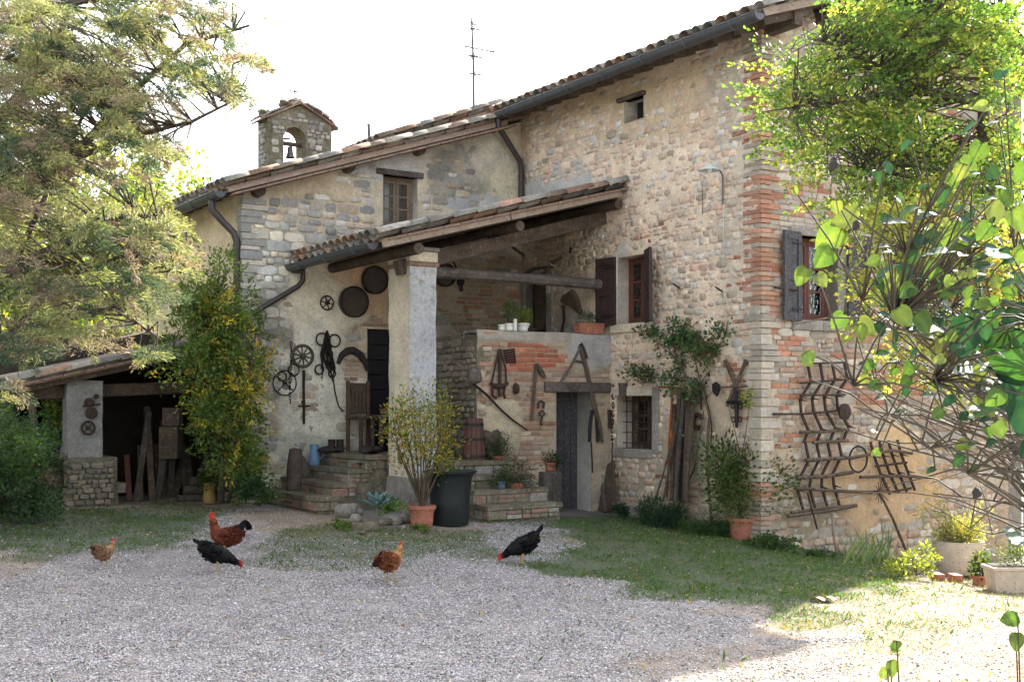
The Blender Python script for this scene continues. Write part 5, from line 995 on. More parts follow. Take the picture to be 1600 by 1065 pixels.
# ================================================================== standing things
def pot(loc, r, h, label, m='terra', name='flower_pot', cat='flower pot', rim=True, taper=.68, group=None, n=28):
    t = root(name, label, cat, loc, 0, group); mb = MB(); x = r*taper; rh = h*.16
    pr_ = [(x*.9, 0), (x, .004)]+[(x+(r*.93-x)*k/5+.006*sin(k*1.3), (h-rh)*k/5) for k in range(1, 6)]+[(r, h-rh), (r*1.02, h-rh*.5), (r, h), (r*.9, h), (r*.86, h*.86), (0, h*.84)]
    mb.lathe(pr_, loc, n); mb.build('pot', M_[m], t, smooth=True)
    mb = MB(); mb.lathe([(r*.86, 0), (r*.4, .012), (0, .018)], Vector(loc)+Vector((0, 0, h*.86)), 14); mb.build('soil', M_['soil'], t); return t
def leafquads(pos, d, size, wr=.5, seed=0, droop=0.):
    """diamond leaves: pos (N,3), direction d, length size"""
    rg = np.random.default_rng(seed); N = len(pos); d = d/np.maximum(np.linalg.norm(d, axis=1, keepdims=True), 1e-6); rv = rg.normal(size=(N, 3)); s = np.cross(d, rv); s /= np.maximum(np.linalg.norm(s, axis=1, keepdims=True), 1e-6)
    nn = np.cross(d, s); L = size[:, None]; wv = s*L*wr*.5
    tip = pos+d*L+nn*L*.12; mid = pos+d*L*.5
    mid = mid-nn*L*.06
    P = np.stack([pos, mid+wv, tip, mid-wv], 1).reshape(-1, 3); F_ = np.arange(N*4).reshape(N, 4); return P, F_
def leafobj(name, P, F_, cols, m, par=None, rep=4):
    inv = np.array(wmat(par).inverted()) if par else np.eye(4); P = P@inv[:3, :3].T+inv[:3, 3]
    me = np_mesh(name, P, F_, np.repeat(cols, rep, 0)); me.materials.append(M_[m] if isinstance(m, str) else m); return link(name, me, None, par)
def colmix(N, pal, seed=0, v=.25):
    rg = np.random.default_rng(seed); p = np.array([c[:3] for c in pal]); wt = np.array([c[3] if len(c) > 3 else 1. for c in pal]); return p[rg.choice(len(pal), N, p=wt/wt.sum())]*rg.uniform(1-v, 1+v, (N, 1))
def plant(par, base, tips, nleaf, size, pal, wr=.5, spread=.08, stem=.006, sm='twig', seed=0, along=.5, out=.6, m='leaf', stems=True, name='foliage'):
    """stems from base to tips, leaves along the outer part of each"""
    rg = np.random.default_rng(seed); base = np.array(base, float); tips = np.array(tips, float); mb = MB(); pos = []; dr = []
    for t in tips:
        b0 = base+np.array([rg.uniform(-.3, .3)*spread, rg.uniform(-.3, .3)*spread, 0]); mid = b0*.5+t*.5+np.array([*(rg.normal(size=2)*.05*np.linalg.norm(t-b0)), .08*np.linalg.norm(t-b0)])
        pts = [b0, b0*.6+mid*.4+0, mid, mid*.5+t*.5, t]; mb.tube([tuple(p) for p in pts], [stem, stem*.85, stem*.7, stem*.5, stem*.25], 4, False)
        k = rg.random(nleaf)**.7*(1-along)+along; k = np.clip(k, 0, 1)[:, None]; q = ((1-k)**2)*b0+2*k*(1-k)*mid+k*k*t
        off = rg.normal(size=(nleaf, 3))*spread; pos.append(q+off); dd = off/max(spread, 1e-6)+(t-mid)/max(np.linalg.norm(t-mid), .01)*out+np.array([0, 0, .25]); dr.append(dd)
    if stems: mb.build('stem', M_[sm], par, smooth='all')
    pos = np.concatenate(pos); dr = np.concatenate(dr); N = len(pos); P, F_ = leafquads(pos, dr, size*rg.uniform(.6, 1.25, N), wr, seed)
    return leafobj(name, P, F_, colmix(N, pal, seed), m, par)
def dome(base, rx, ry, z0, z1, n, seed=0, low=.0):
    rg = np.random.default_rng(seed); out = []
    for _ in range(n):
        a = rg.random()*2*pi; e = rg.uniform(low, 1); q = sqrt(max(0, 1-e*e))*rg.uniform(.55, 1); out.append((base[0]+cos(a)*q*rx, base[1]+sin(a)*q*ry, base[2]+z0+(z1-z0)*e*rg.uniform(.8, 1.05)))
    return out
GRN = [(.045, .085, .025, 3), (.03, .06, .02, 2), (.075, .12, .03, 2)]; YEL = [(.38, .30, .04, 3), (.26, .26, .04, 3), (.13, .18, .035, 3), (.42, .26, .05, 1.5), (.07, .12, .03, 2)]
DKG = [(.022, .045, .022, 3), (.032, .065, .026, 2), (.05, .09, .03, 1)]
# chair with bowl
def hb(px, py): q = hs_(pp(GPL, px, py)); return q
zf = .98; A0 = hb(537, 700)[0]; A1 = hb(572, 700)[0]; A2 = hb(606, 700)[0]
ch = root('wooden_chair', 'tall backed brown wooden chair on the landing against the plaster wall', 'chair', H((A0+A1)/2, 4.95, zf), ROTH)
for a in (A0+.02, A1-.02):
    mb = MB(); hbox(mb, a-.025, a+.025, 5.12, 5.165, zf, zf+1.0); mb.build('back_post', M_['woodchair'], ch, bevel=.008)
    mb = MB(); hbox(mb, a-.025, a+.025, 4.70, 4.745, zf, zf+.46); mb.build('leg', M_['wood'], ch, bevel=.006)
mb = MB(); hbox(mb, A0-.01, A1+.01, 4.68, 5.17, zf+.46, zf+.50); mb.build('seat', M_['wood'], ch, bevel=.01)
mb = MB(); hbox(mb, A0+.05, A1-.05, 5.125, 5.15, zf+.86, zf+.97); mb.build('top_rail', M_['wood'], ch, bevel=.01); mb = MB(); hbox(mb, A0+.05, A1-.05, 5.125, 5.15, zf+.54, zf+.6); mb.build('rail', M_['wood'], ch, bevel=.006)
for k in range(4): mb = MB(); a = A0+.09+k*(A1-A0-.18)/3; hbox(mb, a-.025, a+.025, 5.13, 5.145, zf+.6, zf+.86); mb.build('slat', M_['wood'], ch)
tb_ = root('wooden_table', 'rough wooden side table in front of the black plank door', 'table', H(A1+.25, 4.5, zf), ROTH)
mb = MB(); hbox(mb, A0+.10, A1+.26, 4.30, 4.64, zf+.48, zf+.52); mb.build('table_top', M_['wood'], tb_, bevel=.01)
for a in (A0+.14, A1+.22):
    for b in (4.34, 4.6): mb = MB(); hbox(mb, a-.02, a+.02, b-.02, b+.02, zf, zf+.48); mb.build('leg', M_['wood'], tb_)
mb = MB(); mb.lathe([(.10, 0), (.15, .03), (.165, .09), (.155, .09), (.13, .03), (0, .02)], H(A1+.0, 4.46, zf+.52), 20); one(mb, 'basket', 'basket', 'round brown wicker basket on the wooden side table', 'basket', smooth=True)
mb = MB(); p = H(A2-.02, 4.25, zf); hbox(mb, A2-.15, A2+.0, 4.1, 4.14, zf, zf+.72); one(mb, 'plank', 'wood', 'upright brown board on the landing just left of the pillar', 'board', bevel=.006)
# boots and dark cloth on the step
for k, (x, y, lb) in enumerate(((512, 702, 'pair of worn black boots at the left end of the top step, left boot'), (525, 702, 'pair of worn black boots at the left end of the top step, right boot'))):
    p = pp(('b', 4.7), x, y); p.z = .975; mb = MB(); mb.blob(p+Vector((0, 0, .05)), (.14, .06, .05), k, .1); mb.lathe([(.05, .04), (.052, .12), (.055, .19), (.045, .19), (.04, .1)], p+V*.06, 12); one(mb, 'boot', 'leather', lb, 'boot', smooth=True)
for k, (x, y) in enumerate(((572, 706), (586, 708))):
    p = pp(('b', 4.0), x, y); p.z = .99; mb = MB(); mb.blob(p+Vector((0, 0, .05)), (.12, .08, .06), k+5, .3); one(mb, 'clog', 'leather', ('crumpled black shoe under the table, nearer the chair', 'crumpled black shoe under the table, nearer the pillar')[k], 'shoe', smooth=True)
# blue jug
p = pp(('b', 4.9), 491, 727); p.z = max(p.z, .81); t = root('enamel_jug', 'pale blue enamel jug standing at the left end of the steps', 'jug', p)
mb = MB(); mb.lathe([(.075, 0), (.08, .01), (.078, .12), (.062, .20), (.058, .25), (.066, .285), (.06, .285), (.05, .25), (0, .24)], p, 20); mb.build('body', M_['blue'], t, smooth=True)
mb = MB(); mb.tube([p+Vector((.06, 0, .26)), p+Vector((.12, 0, .22)), p+Vector((.12, 0, .12)), p+Vector((.075, 0, .08))], .01, 6); mb.build('handle', M_['blue'], t, smooth=True)
# black pan and pot on the steps
p = pp(('b', 3.75), 573, 741); p.z = .835; mb = MB(); mb.lathe([(.09, 0), (.13, .05), (.12, .05), (.08, .012), (0, .012)], p, 20); one(mb, 'black_pan', 'ironb', 'shallow black pan beside the small terracotta pot on the steps', 'pan', smooth=True)
p = pp(('b', 3.66), 590, 741); p.z = .83; t = pot(p, .085, .16, 'small empty terracotta pot on the steps close to the pillar', 'terradk')
# stump, log
p = pp(('b', 4.6), 461, 748); mb = MB(); mb.lathe([(.12, -.3), (.11, 0), (.095, .25), (.085, .40), (0, .42)], p, 12); o = one(mb, 'tree_stump', 'bark', 'upright wooden stump between the bare potted plant and the steps', 'stump'); roughen(o, 1, .03, 6)
p = pp(('b', 4.6), 473, 745); mb = MB(); mb.blob(p+Vector((0, 0, .12)), (.11, .09, .14), 4, .35); one(mb, 'root_lump', 'bark', 'dark gnarled lump of wood leaning on the stump', 'wood', smooth=True)
p = pp(('b', 2.72), 768, 692); p.z = .93; mb = MB(); mb.blob(p+Vector((0, 0, .17)), (.13, .10, .19), 8, .5, 2.4, 18, 12); one(mb, 'root_lump', 'bark', 'gnarled grey root lump beside the wooden barrel', 'root', smooth=True)
# barrel
p = pp(('b', 2.74), 741, 708); p.z = .93; t = root('wooden_barrel', 'tall tapered red brown wooden churn barrel with dark hoops on the top step', 'barrel', p)
n = 14; rB0, rB1, hB_ = .155, .11, .54
for k in range(n):
    mb = MB(); a0_, a1_ = 2*pi*k/n+.02, 2*pi*(k+1)/n-.02
    vs = [p+Vector((cos(a)*(r-q), sin(a)*(r-q), z)) for q in (0, .02) for z, r in ((0, rB0), (hB_*.5, (rB0+rB1)/2+.004), (hB_, rB1)) for a in (a0_, a1_)]
    mb.add(vs, [(0, 1, 3, 2), (2, 3, 5, 4), (6, 8, 9, 7), (8, 10, 11, 9), (0, 2, 8, 6), (2, 4, 10, 8), (1, 7, 9, 3), (3, 9, 11, 5), (4, 5, 11, 10), (0, 6, 7, 1)]); mb.build('stave', M_['barrelwood'] if 'barrelwood' in M_ else M_['wood'], t)
for z in (.05, .27, .46): r = rB0+(rB1-rB0)*z/hB_+.004; mb = MB(); mb.lathe([(r, z-.018), (r+.004, z-.018), (r+.002, z+.018), (r-.002, z+.018)], p, 24); mb.build('hoop', M_['ironb'], t, smooth=True)
mb = MB(); mb.lathe([(rB1*.9, hB_-.03), (0, hB_-.03)], p, 20); mb.build('lid', M_['wood'], t)
# black-green tub
p = gat(703, 819); t = root('large_green_tub', 'very large dark green plastic plant tub at the foot of the pillar', 'plant tub', p)
mb = MB(); mb.lathe([(.215, 0), (.222, .01), (.235, .3), (.262, .55), (.285, .6), (.315, .615), (.32, .635), (.30, .64), (.27, .60), (.25, .56), (0, .55)], p, 36); mb.build('tub', M_['greenpot'], t, smooth=True)
mb = MB(); mb.lathe([(.25, 0), (0, .03)], p+Vector((0, 0, .565)), 16); mb.build('soil', M_['soil'], t); plant(t, p+Vector((0, 0, .57)), dome(p+Vector((0, 0, .57)), .2, .2, .0, .08, 14, 3), 10, .03, GRN, .7, .04, .003, seed=3)
# terracotta pot with the tall yellowing shrub
p = gat(659, 824); t = pot(p, .165, .26, 'terracotta pot with a tall airy shrub turning yellow, before the pillar')
b_ = p+Vector((0, 0, .23)); tips = [tuple(dat(x, y, p.y+dy)) for x, y, dy in ((600, 655, .1), (612, 640, -.1), (625, 625, .2), (640, 620, 0), (655, 632, .1), (668, 640, -.2), (690, 626, .2), (686, 650, .1), (702, 668, -.1), (712, 688, 0), (700, 705, .2), (680, 690, -.2), (652, 660, -.3), (630, 665, .3), (640, 690, .1), (660, 700, -.2), (618, 700, .1), (690, 715, .1), (672, 668, .3), (645, 645, -.2), (622, 660, .2), (706, 640, .1))]
plant(t, b_, tips, 105, .044, YEL, .5, .065, .009, seed=5, along=.55)
pl_ = [(.14, .20, .03, 3), (.09, .14, .03, 2), (.24, .26, .04, 2), (.4, .3, .04, .6)]
plant(t, b_, [tuple(dat(x, y, p.y+dy)) for x, y, dy in ((628, 618, .1), (645, 606, 0), (662, 618, -.1), (688, 622, .1), (615, 640, .1), (690, 600, .0))], 120, .042, pl_, .5, .07, .007, seed=6, along=.6, name='foliage')
# iron stand with a small terracotta pot
p = gat(626, 800); t = root('pot_stand', 'thin iron stand holding a small terracotta pot against the pillar base', 'pot stand', p); top_ = Vector((p.x+.03, p.y, dat(633, 722, p.y).z))
mb = MB(); mb.tube([p, top_], .010, 6); mb.build('rod', M_['iron'], t); mb = MB(); mb.ring(Matrix.Translation(top_) @ Matrix.Rotation(pi/2, 4, 'X'), .06, .006, 14, 5); mb.build('ring', M_['iron'], t)
pot(top_, .075, .13, 'small terracotta pot held up by the iron stand left of the yellowing shrub', 'terra')
# left potted bare plant
p = gat(441, 773); pp_ = pot(p, .105, .2, 'terracotta pot with a dark almost leafless plant at the foot of the wheels', 'terra')
plant(pp_, p+Vector((0, 0, .17)), [tuple(dat(x, y, p.y+dy)) for x, y, dy in ((425, 670, 0), (432, 655, .1), (442, 650, -.1), (450, 660, 0), (455, 675, .1), (462, 690, 0), (422, 700, 0), (470, 680, .1), (436, 680, .1))], 14, .035, [(.03, .035, .025), (.05, .055, .03)], .6, .05, .006, seed=8, along=.5)
# agave among rocks
p = gat(590, 812)+Vector((0, .1, .14)); t = root('agave', 'blue green agave rosette growing among the rocks by the steps', 'agave', p)
rg = random.Random(3)
for k in range(15):
    a = k*2.4; el = .35+.9*(k/15); L = .34*(1-.3*k/15); d = Vector((cos(a)*cos(el), sin(a)*cos(el), sin(el))); s_ = d.cross(Vector((0, 0, 1))).normalized(); nn = s_.cross(d)
    vs = []; ks = [0, .2, .45, .7, .9, 1]
    for j, q in enumerate(ks):
        c = p+d*L*q+Vector((0, 0, -.10*q*q*cos(el)*L*2)); wd = [.022, .035, .042, .034, .014, .001][j]
        vs += [c-s_*wd+nn*.012, c-nn*.006, c+s_*wd+nn*.012, c-nn*.018]
    fs = []
    for j in range(5): fs += [(j*4+i, j*4+(i+1) % 4, j*4+4+(i+1) % 4, j*4+4+i) for i in range(4)]
    mb = MB(); mb.add(vs, fs); mb.build('agave_leaf', M_['agave'], t, smooth='all')
def rocks(lst, grp):
    for k, (x, y, r_, lb) in enumerate(lst):
        c = gat(x, y); r = r_*c.y/FP; mb = MB(); mb.blob(c+Vector((0, 0, r*.4)), (r, r*.8, r*.62), k*7+1, .22, 1.5, 14, 9, Matrix.Rotation(k*1.3, 3, 'Z')); o = one(mb, 'rock', 'stonemoss' if k % 2 else 'stoneplain', lb, 'rock', grp, smooth='all')
rocks([(541, 806, 22, 'big rounded mossy rock at the bottom end of the left steps'), (578, 828, 17, 'broad grey rock in front of the agave'), (556, 815, 12, 'brown rock wedged between the big mossy rock and the agave'), (601, 821, 13, 'upright tan rock right below the agave rosette'), (617, 820, 15, 'flat reddish rock between the agave and the shrub pot'), (631, 818, 11, 'grey rock touching the shrub pot'), (560, 803, 10, 'small rock behind the agave on its left'), (566, 835, 7, 'small stone lying lowest, before the agave rocks'), (630, 826, 6, 'pale round stone beside the shrub pot'), (640, 808, 9, 'dark rock behind the shrub pot')], 'rocks piled around the agave')
rocks([(404, 774, 10, 'grey rock at the foot of the climber, nearest the bare potted plant'), (392, 778, 8, 'small rock at the foot of the climber, in the middle'), (378, 780, 9, 'small rock at the foot of the climber, farthest left'), (1262, 855, 9, 'small rock at the wall corner under the harrows'), (1288, 860, 8, 'small grey rock left of the irises'), (1412, 868, 11, 'pale grey stone leaning by the wall left of the ribbed pot')], 'rocks along the house walls')
# pots on the right steps
def bushpot(px, py, r, h, label, rad, hh, n, size, pal, m='terra', b=None, seed=1, z=None, per=40, wr=.4):
    p = gat(px, py) if b is None else pp(('b', b), px, py)
    if z is not None: p.z = z
    t = pot(p, r, h, label, m); q = p+Vector((0, 0, h*.85)); plant(t, q, dome(q, rad*1.2, rad*1.2, .0, hh*1.15, n, seed, -.1), per, size, pal, wr, rad*.22, .004, seed=seed, along=.35); return t
bushpot(804, 772, .115, .23, 'terracotta pot of fine grey green foliage on the lower right steps', .26, .34, 34, .030, DKG+[(.06, .08, .05, 2)], b=2.15, z=.43, seed=11, per=60, wr=.25)
bushpot(777, 724, .09, .14, 'terracotta pot with a dense green bush higher up on the right steps', .22, .26, 30, .030, DKG+[(.05, .1, .03, 2)], b=2.65, z=.84, seed=12, per=60, wr=.3)
bushpot(784, 750, .05, .09, 'small blue pot with green leaves between the two terracotta pots', .14, .10, 16, .03, GRN, 'blue', b=2.1, z=.60, seed=13)
# box with potted plant before the cellar door
p = gat(863, 799); q = hs_(p); t = root('wooden_crate', 'tall weathered wooden box standing left of the cellar door', 'box', p, ROTH)
for k in range(4): mb = MB(); hbox(mb, q[0]-.13+k*.075, q[0]-.13+k*.075+.072, q[1]+.02, q[1]+.04, p.z, p.z+.52); mb.build('plank', M_['woodgrey'], t, bevel=.003)
mb = MB(); hbox(mb, q[0]-.13, q[0]+.17, q[1]+.04, q[1]+.24, p.z, p.z+.54); mb.build('body', M_['woodgrey'], t, bevel=.01)
qq = H(q[0]+.04, q[1]+.12, p.z+.54); t = pot(qq, .08, .12, 'small terracotta pot with drooping leaves on the tall wooden box'); plant(t, qq+Vector((0, 0, .1)), dome(qq+Vector((0, 0, .1)), .2, .2, .0, .14, 18, 4, -.3), 30, .04, DKG, .35, .04, .004, seed=14, along=.3)
# boards leaning right of the cellar door
t = root('leaning_board', 'wide dark brown board leaning on the wall right of the cellar door', 'board', gat(947, 797))
g1 = gat(947, 797); c = pp(FPL, 948, 797, .25); c.z = g1.z; mb = MB(); mb.bar(c, pp(FPL, 947, 727, .06), .40, .03, up=-V); mb.build('board', M_['wood'], t, bevel=.006)
mb = MB(); mb.bar(c-V*.04+U*.0, pp(FPL, 939, 735, .10), .05, .03, up=-V); mb.build('batten', M_['woodgrey'], t)
mb = MB(); c = ps(FPL, 998, 800); wbox(mb, FPL, ps(FPL, 962, 790)[0], ps(FPL, 1012, 790)[0], .05, .25, -.05, .1); one(mb, 'sill_stone', 'stoneplain', 'long stone block at ground level below the barred window', 'stone block', bevel=.015)
# parapet pots
zt = KT+.01
def parapet(px, b=3.1): q = pp(('b', b), px, 525); q.z = zt; return q
p = parapet(784); t = pot(p, .055, .085, 'small white pot, leftmost on the parapet', 'white', taper=.75); plant(t, p+Vector((0, 0, .07)), dome(p+Vector((0, 0, .07)), .05, .05, 0, .06, 8, 5), 8, .02, GRN, .4, .02, .002, seed=21)
p = parapet(795.5, 3.05); t = pot(p, .065, .10, 'white pot with a tall green sprig on the parapet', 'white', taper=.75); plant(t, p+Vector((0, 0, .08)), dome(p+Vector((0, 0, .08)), .10, .10, .1, .34, 14, 6), 22, .035, [(.04, .11, .03), (.06, .14, .03)], .5, .035, .003, seed=22)
p = parapet(805, 3.0); mb = MB(); mb.lathe([(.025, 0), (.027, .16), (.02, .16), (0, .15)], p, 14); one(mb, 'white_vase', 'white', 'narrow white vase between the two white pots on the parapet', 'vase', smooth=True)
p = parapet(817, 3.12); t = pot(p, .10, .115, 'wide white bowl with a yellow green fern on the parapet', 'white', taper=.8); plant(t, p+Vector((0, 0, .09)), dome(p+Vector((0, 0, .09)), .13, .13, .05, .24, 26, 7), 26, .03, [(.13, .20, .03), (.20, .25, .04)], .4, .03, .003, seed=23)
p = parapet(829, 3.05); mb = MB(); mb.blob(p+Vector((0, 0, .03)), (.09, .06, .03), 3, .25); one(mb, 'old_shoe', 'leather', 'small dark red brown shoe lying on the parapet beside the fern bowl', 'shoe', smooth=True)
p = parapet(920, 3.02); t = root('window_box', 'red terracotta planter box with low succulents at the right end of the parapet', 'planter', p, ROTH)
mb = MB(Matrix.Translation(p) @ Matrix.Rotation(ROTH, 4, 'Z')); L2 = .21
mb.add([(x*(1 if z else .92), y*(1 if z else .85), z) for z in (0, .13) for x, y in ((-L2, -.08), (L2, -.08), (L2, .08), (-L2, .08))], [(0, 3, 2, 1), (0, 1, 5, 4), (1, 2, 6, 5), (2, 3, 7, 6), (3, 0, 4, 7), (4, 5, 6, 7)]); mb.box((0, 0, .135), (L2*2.06, .18, .025)); mb.build('box', M_['terra'], t, bevel=.005)
mb = MB(); mb.M = Matrix.Translation(p) @ Matrix.Rotation(ROTH, 4, 'Z'); mb.box((0, 0, .15), (.38, .13, .02)); mb.build('soil', M_['soil'], t)
tp_ = [tuple(p+V*x+U*y+Vector((0, 0, .15+h_))) for x, y, h_ in ((rnd.uniform(-.18, .18), rnd.uniform(-.05, .05), rnd.uniform(.06, .16)) for _ in range(40))]
for tt in tp_[:1]: plant(t, p+Vector((0, 0, .16)), tp_, 12, .03, [(.035, .07, .04), (.05, .09, .05)], .35, .02, .003, seed=24, along=.5, stems=False)
# big terracotta pot with the pale bush
p = gat(1163, 842); t = pot(p, .215, .27, 'large terracotta pot with a loose green bush at the corner of the house', 'terra', taper=.72, n=36); q = p+Vector((0, 0, .25))
tips = [tuple(dat(x, y, p.y+dy)) for x, y, dy in ((1110, 700, .1), (1125, 715, -.1), (1140, 705, .1), (1150, 722, 0), (1160, 716, -.1), (1175, 720, .2), (1190, 712, 0), (1205, 725, .1), (1220, 732, -.1), (1225, 748, 0), (1210, 760, .1), (1195, 748, -.2), (1180, 765, .1), (1135, 745, 0), (1122, 760, .1), (1115, 740, -.1), (1130, 785, .1), (1160, 770, -.3), (1190, 785, -.1), (1112, 778, .1), (1145, 795, -.2), (1170, 745, .2), (1105, 722, .1), (1225, 775, 0), (1205, 790, .1))]
plant(t, q, tips[:14], 190, .062, GRN+[(.10, .17, .04, 2)], .5, .13, .006, seed=31, along=.5); plant(t, q, tips[11:], 170, .055, [(.13, .19, .06), (.17, .22, .07), (.09, .14, .05)], .35, .09, .005, seed=32, along=.45)
# right hand pots
p = gat(1497, 902)+Vector((0, 0, .05)); t = root('ribbed_pot', 'large round cream pot with horizontal ribs standing on bricks in the sun', 'plant pot', p); R0 = 38*p.y/FP
mb = MB(); hP = 52*p.y/FP; pr_ = [(R0*.62, 0), (R0*.72, .01)]
for k in range(33): q = k/32; pr_.append((R0*(.72+.28*sin(q*pi*.5)**.7)+.004*(1 if k % 3 == 0 else 0), .015+(hP-.03)*q))
pr_ += [(R0*1.03, hP), (R0*.95, hP), (R0*.9, hP*.85), (0, hP*.84)]; mb.lathe(pr_, p, 40); mb.build('pot', M_['cream'], t, smooth='all'); mb = MB(); mb.lathe([(R0*.9, 0), (0, .02)], p+Vector((0, 0, hP*.86)), 16); mb.build('soil', M_['soil'], t)
q = p+Vector((0, 0, hP*.85)); plant(t, q, dome(q, .34, .3, .0, .36, 40, 33, .0), 60, .045, [(.22, .26, .07), (.30, .30, .09), (.14, .2, .05), (.34, .28, .12)], .32, .06, .004, seed=33, along=.3)
plant(t, q, [tuple(dat(x, y, p.y)) for x, y in ((1452, 765), (1465, 785), (1440, 790), (1470, 800), (1530, 790), (1450, 800), (1545, 800))], 40, .05, [(.30, .32, .09), (.22, .28, .07)], .3, .05, .004, seed=34, along=.4)
for k, (x, y) in enumerate(((1469, 908), (1497, 909), (1520, 906))):
    c = gat(x, y); mb = MB(); mb.box(c+Vector((0, .08, .03)), (.10, .2, .09)); one(mb, 'brick', 'terra', ('upright brick under the left side of the ribbed pot', 'brick under the middle of the ribbed pot', 'brick under the right side of the ribbed pot')[k], 'brick', 'bricks under the ribbed pot', bevel=.006)
p = gat(1533, 916); t = pot(p, .095, .12, 'small red brown plastic pot with young leaves right of the ribbed pot', 'terra', taper=.8); q = p+Vector((0, 0, .1)); plant(t, q, dome(q, .12, .12, .05, .24, 16, 35), 24, .05, GRN+[(.15, .22, .05)], .5, .03, .003, seed=35)
p = gat(1590, 926); t = root('concrete_planter', 'stained pale concrete trough planter at the right edge of the yard', 'planter', p)
mb = MB(); mb.add([(p.x+x*(1 if z else .86), p.y+y*(1 if z else .86), p.z+z) for z in (0, .24) for x, y in ((-.29, -.14), (.34, -.14), (.34, .14), (-.29, .14))], [(0, 3, 2, 1), (0, 1, 5, 4), (1, 2, 6, 5), (2, 3, 7, 6), (3, 0, 4, 7), (4, 5, 6, 7)]); mb.box(p+Vector((.025, 0, .25)), (.66, .31, .035)); mb.build('trough', M_['cream'], t, bevel=.008)
mb = MB(); mb.box(p+Vector((.025, 0, .262)), (.58, .24, .03)); mb.build('soil', M_['soil'], t); q = p+Vector((0, 0, .26)); plant(t, q, [(q.x+rnd.uniform(-.3, .35), q.y+rnd.uniform(-.1, .1), q.z+rnd.uniform(.08, .22)) for _ in range(40)], 30, .03, GRN+[(.2, .24, .08)], .35, .05, .003, seed=36, along=.3, stems=False)
# left terracotta pot on the low wall, tubs by the shed
p = pp(('b', 5.45), 72, 760); t = pot(p, .135, .24, 'wide terracotta pot on the low wall left of the shed pillar', 'terradk'); q = p+Vector((0, 0, .2)); plant(t, q, dome(q, .2, .2, 0, .22, 20, 41), 30, .04, DKG, .5, .05, .004, seed=41)
p = gat(327, 786); t = pot(p, .085, .28, 'tall yellow ochre pot with green leaves at the foot of the climber', 'ochre', taper=.95); q = p+Vector((0, 0, .25)); plant(t, q, dome(q, .16, .16, 0, .26, 18, 42), 30, .045, GRN, .5, .04, .004, seed=42)
p = gat(350, 784); t = pot(p, .085, .13, 'small grey pot right of the yellow ochre one', 'stoneplain'); 
# shed contents
def inshed(a, b, z=None): q = H(a, b, 0); q.z = G(q.x, q.y) if z is None else z; return q
t = root('lumber_stack', 'stack of boards and logs leaning inside the right part of the shed', 'lumber', inshed(-5.2, 6.3), ROTH)
for k in range(13):
    a = -5.75+k*.09+rr.uniform(-.03, .03); b = 6.0+rr.uniform(0, .5); q = inshed(a, b); mb = MB(); mb.bar(q, q+Vector((rr.uniform(-.15, .15), .2, rr.uniform(.6, 1.35))), rr.uniform(.05, .11), .03, up=-U); mb.build('board', M_[('woodgrey', 'wood', 'wood')[k % 3]], t)
for k in range(7): q = inshed(-5.0+.1*k, 5.75, .35+.12*(k % 4)+.0); mb = MB(); mb.tube([q-V*.3, q+V*.3], .06, 9); mb.build('log', M_['bark'], t)
mb = MB(); q = inshed(-5.85, 6.1); mb.bar(q, q+Vector((-.12, .25, .62)), .07, .05); one(mb, 'red_plank', 'woodred', 'short red brown plank leaning at the centre of the shed opening', 'plank')
mb = MB(); q = inshed(-6.0, 7.2); mb.span((q.x-.3, q.y-.2, q.z), (q.x+.3, q.y+.3, q.z+.5)); one(mb, 'old_chest', 'wood', 'dark wooden chest standing deep inside the shed', 'chest', bevel=.02)
mb = MB(); q = inshed(-5.3, 5.95, .95); mb.span((q.x-.12, q.y-.1, 1.35), (q.x+.12, q.y+.1, 1.6)); mb.span((q.x-.16, q.y-.12, .9), (q.x+.1, q.y+.1, 1.34)); one(mb, 'stacked_crates', 'wood', 'two small crates piled on the lumber in the shed', 'crates', bevel=.01)
# fallen yellow leaves and a bucket
# ================================================================== trees and shrubs
def clumptree(par, disks, gaps, n_cl, n_leaf, size, rcl, depth, pal_fn, wr, m, seed, flat=.8, updir=(0, 0, .2), dirn=None, name='foliage', el=0., eld=(0, 0, 0)):
    """leaf clumps filling discs given as (px, py, rx, ry, weight); depth -> metres from the eye"""
    rg = np.random.default_rng(seed); wt = np.array([d[4]*d[2]*d[3] for d in disks], float); wt /= wt.sum(); C = []
    while len(C) < n_cl:
        d = disks[rg.choice(len(disks), p=wt)]; a = rg.random()*2*pi; q = min(abs(rg.normal())*.62, 1.12); x = d[0]+cos(a)*q*d[2]; y = d[1]+sin(a)*q*d[3]
        if any(((x-g[0])/g[2])**2+((y-g[1])/g[3])**2 < 1 for g in gaps): continue
        Yd = rg.uniform(*(d[5] if len(d) > 5 else depth)); C.append((*dat(x, y, Yd), rg.random()))
    C = np.array(C); pos = []; dr = []; col = []
    for c in C:
        r = rcl*rg.uniform(.55, 1.35); k = int(n_leaf*rg.uniform(.6, 1.4)); o = rg.normal(size=(k, 3)); o /= np.linalg.norm(o, axis=1, keepdims=True)+1e-6
        o = o*(rg.random(k)**.45)[:, None]*np.array([r, r, r*flat])
        if el: dv = rg.normal(size=3)*np.array([1, .8, .45])+np.array(eld); dv /= np.linalg.norm(dv); tt = rg.uniform(-1, 1, k); o = o*(1-.45*abs(tt))[:, None]*.75+dv*(tt*el*r)[:, None]-np.array([0, 0, 1])*(tt*tt*r*.35)[:, None]
        pos.append(c[:3]+o); dr.append(o/r+rg.normal(size=(k, 3))*.35+np.array(updir)+(np.array(dirn) if dirn is not None else 0)); col.append(pal_fn(c, k, rg))
    pos = np.concatenate(pos); dr = np.concatenate(dr); col = np.concatenate(col); N = len(pos)
    P, F_ = leafquads(pos, dr, size*rg.uniform(.55, 1.3, N), wr, seed); leafobj(name, P, F_, col, m, par); return C
